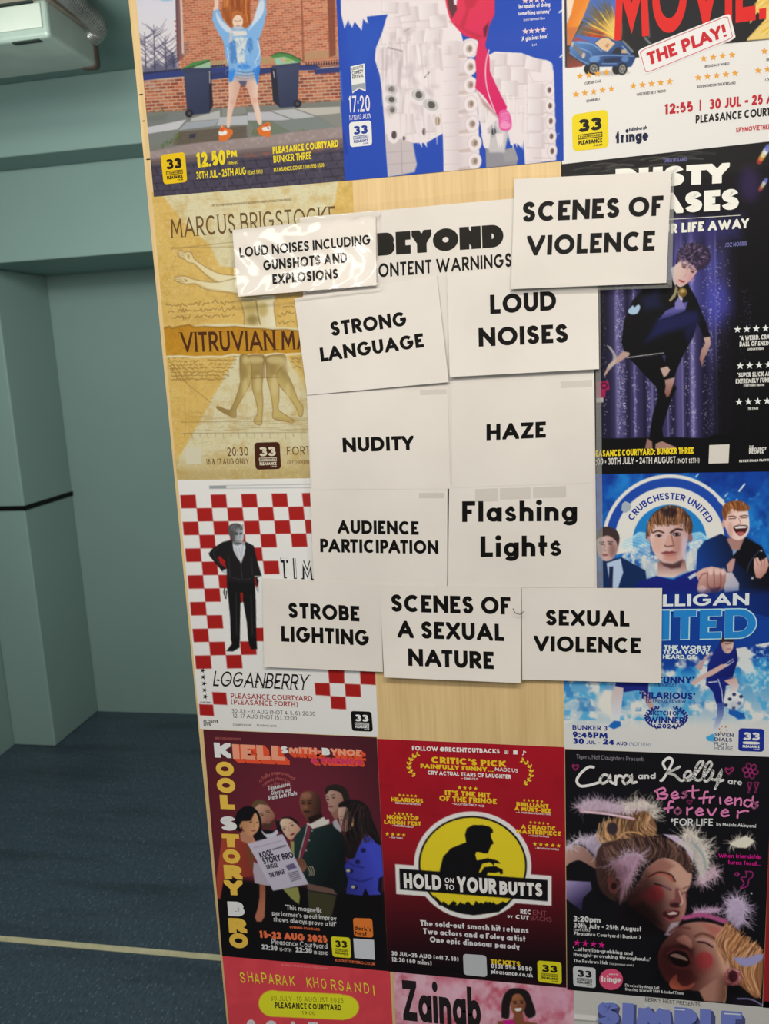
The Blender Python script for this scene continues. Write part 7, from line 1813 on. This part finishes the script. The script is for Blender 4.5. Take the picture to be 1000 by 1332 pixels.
brush([[(458, 232), (468, 270), (462, 275)], [(450, 238), (490, 222), (500, 238), (476, 250), (510, 254), (500, 272), (470, 272)], [(530, 262), (560, 254), (548, 240), (530, 256), (540, 272), (565, 268)], [(602, 240), (584, 246), (604, 258), (588, 270), (578, 266)], [(634, 212), (632, 262), (640, 270)], [(612, 236), (662, 232)]], 2.5)
brush([[(706, 240), (690, 246), (684, 296)], [(664, 272), (706, 268)], [(716, 264), (714, 294)], [(716, 274), (736, 262)], [(764, 270), (766, 298)], [(790, 286), (820, 280), (808, 268), (790, 284), (800, 300), (824, 294)], [(838, 272), (836, 304)], [(838, 284), (860, 272), (866, 284), (864, 306)], [(912, 282), (890, 280), (880, 300), (900, 312), (916, 296), (924, 262), (916, 310)], [(946, 290), (930, 296), (946, 306), (930, 320), (920, 314)]], 2.5)
brush([[(540, 288), (520, 290), (514, 340)], [(496, 322), (536, 316)], [(560, 318), (544, 334), (560, 348), (576, 334), (562, 318)], [(606, 318), (606, 350)], [(606, 330), (630, 318)], [(650, 338), (680, 332), (666, 320), (648, 338), (660, 354), (684, 348)], [(704, 324), (722, 354), (746, 322)], [(770, 342), (802, 338), (790, 326), (770, 342), (780, 358), (806, 354)], [(850, 334), (848, 366)], [(850, 344), (880, 332), (900, 334)]], 2.5)
p.put(L, 'pink_script_lettering', (168, 92, 122), 'pink brush script')
L = p.let()
L.text('and', (829.4, 1013.4), (852.6, 1013), 8.2, t=.2, rnd=True); L.text('are', (946.4, 1019.6), (965, 1021.6), 8, t=.2, rnd=True)
L.text('*FOR LIFE', (872, 1074), (927, 1074.4), 9.6, t=.18, rnd=True); L.text('by Mojola Akinyemi', (931.6, 1074), (983, 1076.6), 4.4, t=.2)
L.text('3:20pm', (745.6, 1198.6), (781, 1200.4), 7.6, t=.24, track=.1); L.text('30th July - 25th August', (746, 1206.6), (834, 1211.8), 6.4, t=.22, track=.1); L.text('(not 12th)', (746, 1210.6), (767.2, 1211.8), 3.8, t=.18); L.text('Pleasance Courtyard | Bunker 3', (746.4, 1216.2), (833.4, 1221.8), 4.8, t=.2, track=.1)
L.text('"...attention-grabbing and', (745, 1236.4), (822.6, 1242.6), 4.8, t=.19, track=.1); L.text('thought-provoking throughout..."', (745.6, 1243.6), (846, 1250.4), 4.8, t=.19, track=.1); L.text('The Reviews Hub', (746, 1251.8), (790.6, 1254.6), 4.6, t=.19); L.text('(for previous work)', (792.6, 1254.8), (824, 1257), 3, t=.15)
L.text('Directed by Anna Sell', (812.8, 1283.2), (857, 1287), 3.8, t=.2); L.text('Starring Scarlett Stitt & Isobel Thom', (812.8, 1288.4), (889, 1294), 3.8, t=.2)
p.put(L, 'detail_lettering', (160, 154, 144))
L = p.let(); L.text('Tigers, Not Daughters Present:', (749.4, 986.6), (837, 990.2), 5.4, t=.14); p.put(L, 'presenter_lettering', (96, 90, 90))
L = p.let(); L.text('When friendship', (934, 1115.6), (990, 1117), 5.6, t=.17, rnd=True); L.text('turns feral...', (946.6, 1124), (988.6, 1126.4), 5.6, t=.17, rnd=True); p.put(L, 'pink_note_lettering', (160, 20, 96))
L = p.let()
for k in range(4): L.star((750.4 + k * 10.6, 1226.4 + k * .9), 4.8, inner=.36, rot=.15)
p.put(L, 'star_row', (160, 22, 90))
p.badge([(745, 1256.6), (774.4, 1259), (774.8, 1285.4), (745.6, 1282.4)], (152, 148, 140), (24, 20, 22), 'pale grey venue badge with a black 33')
L = p.let(); L.ellipse((794.6, 1274), 15.4, 13.8, 1); b = p.put(L, 'festival_badge', (166, 58, 80), 'round pink festival badge')
L = p.let(); L.text('fringe', (781.6, 1277.2), (807.4, 1278.4), 8.4, t=.24, track=.05, layer=2); L.text('made at the', (792, 1268), (804, 1268.6), 2.2, t=.2, layer=2); p.put(L, 'badge_lettering', (184, 170, 164), None, b)
# ------------------------------------------------------------------ the row cut by the bottom of the frame, and the red sheet at the far side
p = Poster('coral red poster with yellow hand lettering and a yellow pill shaped panel',
           [(288.9, 1240), (507, 1260), (520.7, 1534.9), (314, 1506.7)], 0.3, (156, 46, 52), (156, 150, 142))
c = p.cv
c.z(285, 1240, .225)
c.clouds((166, 54, 58), .05, .4, .7, .6, 3, [(0, 0), (1000, 60), (1000, 420), (0, 420)])
c.ell(310, 290, 82, 76, (176, 160, 28)); c.ell(716, 312, 92, 72, (176, 160, 28)); c.poly([(300, 216), (710, 236), (720, 386), (310, 366)], (176, 160, 28))
p.print()
L = p.let()
for i, (ch, x, y) in enumerate([('S', 313, 1278), ('H', 323, 1277), ('A', 331.6, 1279.4), ('P', 341, 1278.6), ('A', 350, 1279.6), ('R', 359.6, 1281), ('A', 367.4, 1281.6), ('K', 377.6, 1282.6), ('K', 399.6, 1284.6), ('H', 408, 1284.4), ('O', 418.4, 1286), ('R', 431, 1287.6), ('S', 441, 1288.4), ('A', 450.6, 1289.6), ('N', 462, 1291), ('D', 474, 1292), ('I', 486, 1294.6)]):
    w = {'I': 1.4, 'N': 8}.get(ch, 6.6); L.text(ch, (x, y), (x + w, y + .6), 13.4, t=.12, rnd=True, shear=-.05)
p.put(L, 'hand_drawn_name', (190, 158, 36), 'yellow hand drawn capitals')
L = p.let(); L.text('30 JULY–10 AUGUST 2025', (352, 1301.4), (446.6, 1304.8), 6.4, t=.1, track=.3); L.text('19:00', (393, 1319.6), (410, 1320.4), 4.6, t=.12, track=.2); p.put(L, 'date_lettering', (80, 70, 20))
L = p.let(); L.text('PLEASANCE COURTYARD', (358, 1311.2), (444, 1314.4), 7.6, t=.24, track=.16); p.put(L, 'venue_lettering', (46, 38, 16))
L = p.let(); L.text('HILARIOUS STAND UP FROM A TRUE ORIGINAL', (366, 1256), (427, 1261), 2.4, t=.14); p.put(L, 'small_lettering', (190, 100, 100))
L = p.let(); L.text('S C A T', (322, 1352), (415, 1356), 26, t=.26, track=.2); p.put(L, 'title_lettering', (160, 150, 146))

p = Poster('pink cloudy poster with a tall black name and a smiling long-haired person',
           [(511.1, 1259), (746.0, 1280), (747.3, 1566.5), (524.6, 1536.1)], 0.25, (160, 106, 116), (160, 152, 146))
c = p.cv
c.z(505, 1260, .245)
R = [(0, -20), (1000, 60), (1000, 420), (0, 420)]
c.clouds((172, 132, 140), .05, .38, .68, .9, 3, R); c.clouds((146, 62, 76), .06, .5, .75, .9, 6, R); c.clouds((178, 144, 152), .11, .5, .8, .5, 9, R)
c.ell(300, 110, 150, 60, (176, 132, 142), soft=80, alpha=.6); c.ell(860, 170, 120, 60, (166, 118, 134), soft=80, alpha=.7)
K = (24, 17, 18)
c.poly([(600, 250), (606, 160), (640, 112), (690, 104), (740, 122), (766, 180), (782, 240), (756, 262), (730, 250), (700, 180), (650, 180), (640, 260), (610, 262)], K, smooth=True, soft=5)
c.poly([(646, 150), (680, 128), (716, 138), (730, 180), (722, 220), (700, 250), (676, 250), (654, 220)], grad((650, 160), (126, 76, 50), (726, 220), (92, 50, 34)), smooth=True, soft=4)
c.poly([(640, 150), (680, 116), (726, 130), (740, 200), (724, 170), (700, 136), (664, 140), (650, 180)], K, smooth=True, soft=5)
c.ell(672, 184, 9, 4, (30, 16, 14), soft=4); c.ell(708, 182, 9, 4, (30, 16, 14), soft=4); c.line([(660, 174), (680, 172)], 4, (40, 22, 18)); c.line([(698, 170), (718, 170)], 4, (40, 22, 18)); c.poly([(672, 212), (708, 210), (700, 224), (680, 226)], (196, 180, 170), smooth=True, soft=3); c.line([(690, 186), (692, 204), (684, 206)], 4, (76, 42, 30), smooth=True)
c.poly([(670, 240), (714, 240), (720, 280), (790, 290), (800, 420), (570, 420), (580, 280), (660, 270)], (100, 56, 38), soft=6); c.poly([(610, 274), (662, 272), (680, 310), (720, 300), (770, 300), (780, 420), (600, 420)], (150, 20, 92), soft=5)
p.print()
L = p.let(); L.text('Zainab', (524.5, 1327), (626, 1337.5), 52.5, t=.22, track=.07); p.put(L, 'name_lettering', (26, 20, 22), 'tall black name')

p = Poster('white poster with chunky blue three-dimensional SIMPLE lettering',
           [(745.8, 1281), (1001.6, 1303), (989.5, 1599), (748.4, 1566.6)], 0.2, (146, 142, 134), (156, 151, 144))
c = p.cv
c.z(740, 1285, .26)
c.poly([(25, 130), (130, 140), (160, 150), (130, 164), (25, 158)], (176, 170, 162), soft=10); c.line([(25, 160), (150, 170)], 5, (100, 96, 92), soft=6)
c.poly([(140, 150), (880, 200), (880, 330), (160, 330)], (64, 64, 84), soft=24, alpha=.6)
p.print()
L = p.let(); L.text("BERK'S NEST PRESENTS", (839, 1302.4), (910.6, 1309.4), 5, t=.14, track=.1); p.put(L, 'presenter_lettering', (44, 40, 40))
L = p.let()
for k in range(5): L.text('SIMPLE', (779 - k * .7, 1334 + k * 1.6), (964 + k * 1.2, 1349 + k * 1.6), 31, t=.36, track=.06, layer=0)
b = p.put(L, 'title_extrusion', (56, 58, 92))
L = p.let(); L.text('SIMPLE', (776, 1332.4), (964.5, 1347), 30.5, t=.32, track=.08, layer=1); p.put(L, 'title_lettering', (84, 92, 142), 'glossy blue title letters')
L = p.let()
for q in ([(786, 1303.6), (802, 1303.2)], [(838, 1306.6), (842, 1306.8)], [(858, 1310), (863, 1312)], [(876, 1312.6), (890, 1313.6)], [(942, 1318.4), (962, 1319.6)]): L.mark(); L.stroke(q, 1.8, 2)
p.put(L, 'title_highlight', (150, 156, 176))

p = Poster('plain dark red poster edge beside the black poster of two laughing friends', [(1004.2, 985.4), (1299, 996.2), (1272.4, 1335.4), (991.8, 1310.6)], 0.2, (122, 24, 28), (160, 152, 146))
p.cv.z(); p.cv.poly([(985, 980), (1030, 980), (1030, 1340), (980, 1340)], grad((995, 1000), (126, 26, 28), (995, 1310), (112, 22, 26)))
p.print()
# ------------------------------------------------------------------ white notices
MIL = 0.001
paper = noise_paint('white_paper', (226, 222, 217), (236, 232, 227), 6, rough=0.5, spec=0.25, bump=0.05, bscale=14)
black_ink = ink((15, 12, 12), 255, 0.6)
sleeve_mat = clear_plastic('clear_sleeve', 0.97, 0.18, 0.10, 0.008)
laminate_mat = clear_plastic('laminate', 0.985, 0.8, 0.08, 0.005, bump=0.25, bscale=30)
seam_mat = clear_plastic('cloudy_film', 0.8, 0.3, 0.3, 0.22)
tape_mat = clear_plastic('clear_tape', 0.9, 0.5, 0.25, 0.05)
def curl(amount, side='b', power=2.2, base=0.0):
    def f(u, v):
        if side == 'b': k = np.clip(v, 0, 1)
        elif side == 't': k = 1 - np.clip(v, 0, 1)
        elif side == 'br': k = np.clip((u + v) / 2, 0, 1)
        elif side == 'bl': k = np.clip((1 - u + v) / 2, 0, 1)
        elif side == 'r': k = np.clip(u, 0, 1)
        return base + amount * k ** power
    return f
def notice(label, quad, off, lines, lift=None, group='white content warning notices', tapes=(), t=.235, name='notice'):
    s = Sheet(quad, off, lift)
    root = thing(name, label, 'notice', s.centre(), group); s.root = root
    s.build('paper', paper, root, 40, 28)
    L = Lettering(s)
    for ln in lines:
        txt, p0, p1, cap = ln[:4]
        kw = ln[4] if len(ln) > 4 else {}
        L.text(txt, p0, p1, cap, **{'t': t, 'track': .11, **kw})
    L.done('lettering', black_ink, root, None, True)
    for q in tapes:
        film(q, s, 'tape_strip', tape_mat, root, off=0.0005)
    return s
def film(quad, s, name, mat, root, off=0.0006, n=12, wob=0.0):
    f = Sheet(quad, s.off + off, s.lift, 0.00006)
    o = f.build(name, mat, root, n, n)
    return o

# the large sheet behind the notices, in its clear wallet
beyond = Sheet([(390, 283), (770, 249), (776, 765), (409, 768)], 3.2 * MIL)
root = thing('notice', 'large white sheet with a chunky BEYOND title, in a clear wallet behind the smaller notices', 'notice', beyond.centre())
beyond.root = root
beyond.build('paper', paper, root, 30, 30)
L = Lettering(beyond)
L.text('BEYOND', (491, 333), (655, 321), 29.5, t=.38, track=.05, wscale=1.0)
L.done('title_lettering', ink((26, 23, 8), 255, 0.5), root, 'chunky dark olive black title')
L = Lettering(beyond)
L.text('CONTENT WARNINGS', (479, 362), (665.5, 347), 18, t=.19, track=.14)
L.done('lettering', black_ink, root)
wal = Sheet([(378, 277), (776, 232), (784, 771), (402, 778)], 3.2 * MIL + 0.5 * MIL, None, 0.0001)
wal.build('clear_wallet', sleeve_mat, root, 24, 24)

seam = Sheet([(773.5, 300), (779.5, 300), (784.5, 771), (776, 771)], 3.2 * MIL + 0.9 * MIL, None, 0.0001)
seam.build('wallet_seam', seam_mat, root, 2, 8)

B1, B2, B3, B4 = 4.2 * MIL, 5.2 * MIL, 6.2 * MIL, 7.2 * MIL
notice('white notice reading STRONG LANGUAGE, tilted, below the LOUD NOISES INCLUDING notice', [(382.6, 388), (568, 358.5), (583.5, 497), (399.5, 514)], B2,
       [('STRONG', (431, 437.5), (529.3, 423.6), 18.8), ('LANGUAGE', (417.6, 470.7), (551.7, 451.5), 18.3)], curl(5 * MIL, 'br', 3))
notice('white notice reading LOUD NOISES in two lines, under the corner of SCENES OF VIOLENCE', [(581, 357), (777, 338), (779, 480), (585, 490.5)], B2,
       [('LOUD', (637.6, 408.6), (723.4, 403.2), 25), ('NOISES', (622.6, 451), (739, 445.4), 24.2)], curl(7 * MIL, 'b', 2.5))
notice('white notice reading NUDITY, left of the HAZE notice', [(399, 513), (582, 506.4), (586, 635.8), (406, 637)], B1,
       [('NUDITY', (446, 588.4), (538.4, 585.3), 18.7)], tapes=[[(546, 507.5), (580, 506.5), (580.5, 513), (546.5, 514)]])
notice('white notice reading HAZE, right of the NUDITY notice', [(587, 499), (772.5, 489.5), (772, 628), (588, 634.5)], B1,
       [('HAZE', (632.7, 572.8), (709.8, 569.2), 21)], tapes=[[(729, 496.5), (770, 494), (770, 503), (729.5, 505)]])
notice('white notice reading AUDIENCE PARTICIPATION, below the NUDITY notice', [(403, 635.6), (584, 635.4), (582.4, 763), (408.6, 766)], B1 - .4 * MIL,
       [('AUDIENCE', (439, 694), (544.5, 695.6), 17.5), ('PARTICIPATION', (416.5, 718.2), (570, 720.6), 17.5)],
       tapes=[[(545, 641), (578, 641), (578, 648), (545, 648)]])
notice('white notice reading Flashing Lights in upper and lower case', [(582, 632), (771.7, 626.6), (773, 763.5), (581.5, 764)], B1 - .4 * MIL,
       [('Flashing', (601, 679), (750.5, 677.5), 27, {'t': .215, 'track': .13}), ('Lights', (625, 724.5), (730, 723), 27, {'t': .215, 'track': .13})],
       tapes=[[(618, 636), (648, 635), (648, 652), (618, 653)], [(650, 635), (690, 634), (690, 649), (650, 650)], [(693, 634), (736, 632), (736, 647), (693, 648)]])
notice('white notice reading STROBE LIGHTING, over the checked poster', [(341, 752), (495, 761), (498, 874), (343.5, 867.6)], B2,
       [('STROBE', (375, 803.6), (467.5, 808.4), 20), ('LIGHTING', (366, 834.4), (480, 840), 20.5)], curl(4 * MIL, 'b', 3))
notice('white notice reading SEXUAL VIOLENCE, right of SCENES OF A SEXUAL NATURE', [(678.5, 765), (861, 765), (859.6, 888.5), (679, 884)], B2,
       [('SEXUAL', (709.5, 813.4), (818.5, 815), 20.3), ('VIOLENCE', (694, 847), (833, 850), 20.3)], curl(5 * MIL, 'b', 2.5))
notice('white notice reading SCENES OF A SEXUAL NATURE in three lines', [(494, 761), (677.6, 763.6), (677, 888.5), (499.4, 881)], B3,
       [('SCENES OF', (508.6, 795.6), (664, 799.4), 22.6), ('A SEXUAL', (517, 829.4), (655.8, 834), 22.3), ('NATURE', (531, 866), (642.2, 870.4), 22.5)], curl(11 * MIL, 'b', 2.0))
s = notice('white notice reading SCENES OF VIOLENCE, over the purple curtain poster', [(669, 233), (873, 222.5), (866.5, 368), (664.5, 376)], B3,
       [('SCENES OF', (678.8, 289), (862, 280.4), 26.2), ('VIOLENCE', (684.5, 332.8), (851, 326), 26)], curl(6 * MIL, 'b', 2.2))
film([(666, 230), (877, 219), (874.5, 374), (662, 380)], s, 'clear_sleeve', sleeve_mat, s.root, 0.0007, 24)
film([(664.5, 376.6), (866.6, 368.6), (873.5, 374.6), (662.4, 380.6)], s, 'sleeve_edge', seam_mat, s.root, 0.0004, 10)
film([(873.4, 222.3), (877, 219.4), (873.8, 374.2), (867, 368.3)], s, 'sleeve_edge', seam_mat, s.root, 0.0004, 10)
s = notice('small laminated notice reading LOUD NOISES INCLUDING GUNSHOTS, over the parchment poster', [(302, 299), (488.5, 280), (489.5, 371), (309.5, 386)], B4,
       [('LOUD NOISES INCLUDING', (311.6, 335), (481.8, 318.2), 13.2, {'t': .2, 'track': .10}), ('GUNSHOTS AND', (342.6, 352), (451.8, 341.5), 13.4), ('EXPLOSIONS', (354.6, 370), (439.8, 362.4), 13.2)], curl(6 * MIL, 'b', 2.0))
lam = Sheet([(298, 290), (492.5, 271.5), (493.5, 373.5), (305, 394)], B4 + 0.0009, lambda u, v: 0.006 * np.clip(v, 0, 1) ** 2 + 0.0009 * (1 + np.sin(9 * v + 5 * u) * np.cos(4 * u + 1)) + 0.0016 * np.exp(-((v - .02) / .06) ** 2) + 0.0016 * np.exp(-((v - .97) / .05) ** 2) + 0.0005 * (1 + np.sin(40 * u + 3 * np.sin(7 * v))), 0.00006)
lam.build('laminate_film', laminate_mat, s.root, 90, 60, None, True)

# a thin curl of black wire between the two lowest notices
P_ = spl([(667, 791.5), (669.5, 796.5), (674, 799), (679, 798.2), (680.4, 795)], 6)
pts = [at(x, y, -(B3 + 10.5 * MIL)) for x, y in P_]
V, F = [], []
for i, q in enumerate(pts):
    t = pts[min(i + 1, len(pts) - 1)] - pts[max(i - 1, 0)]; t /= np.linalg.norm(t)
    u = np.cross(t, [0, 1.0, 0]); u /= np.linalg.norm(u); w = np.cross(u, t)
    for k in range(8): V.append(q + 0.0005 * (math.cos(k * PI / 4) * u + math.sin(k * PI / 4) * w))
for i in range(len(pts) - 1):
    for k in range(8): F.append((i * 8 + k, i * 8 + (k + 1) % 8, (i + 1) * 8 + (k + 1) % 8, (i + 1) * 8 + k))
F += [tuple(range(7, -1, -1)), tuple((len(pts) - 1) * 8 + k for k in range(8))]
tag(link_mesh('wire_curl', V, F, black_ink, None, True), 'tiny black curl of wire beside the words SCENES OF on the lowest middle notice', 'wire')
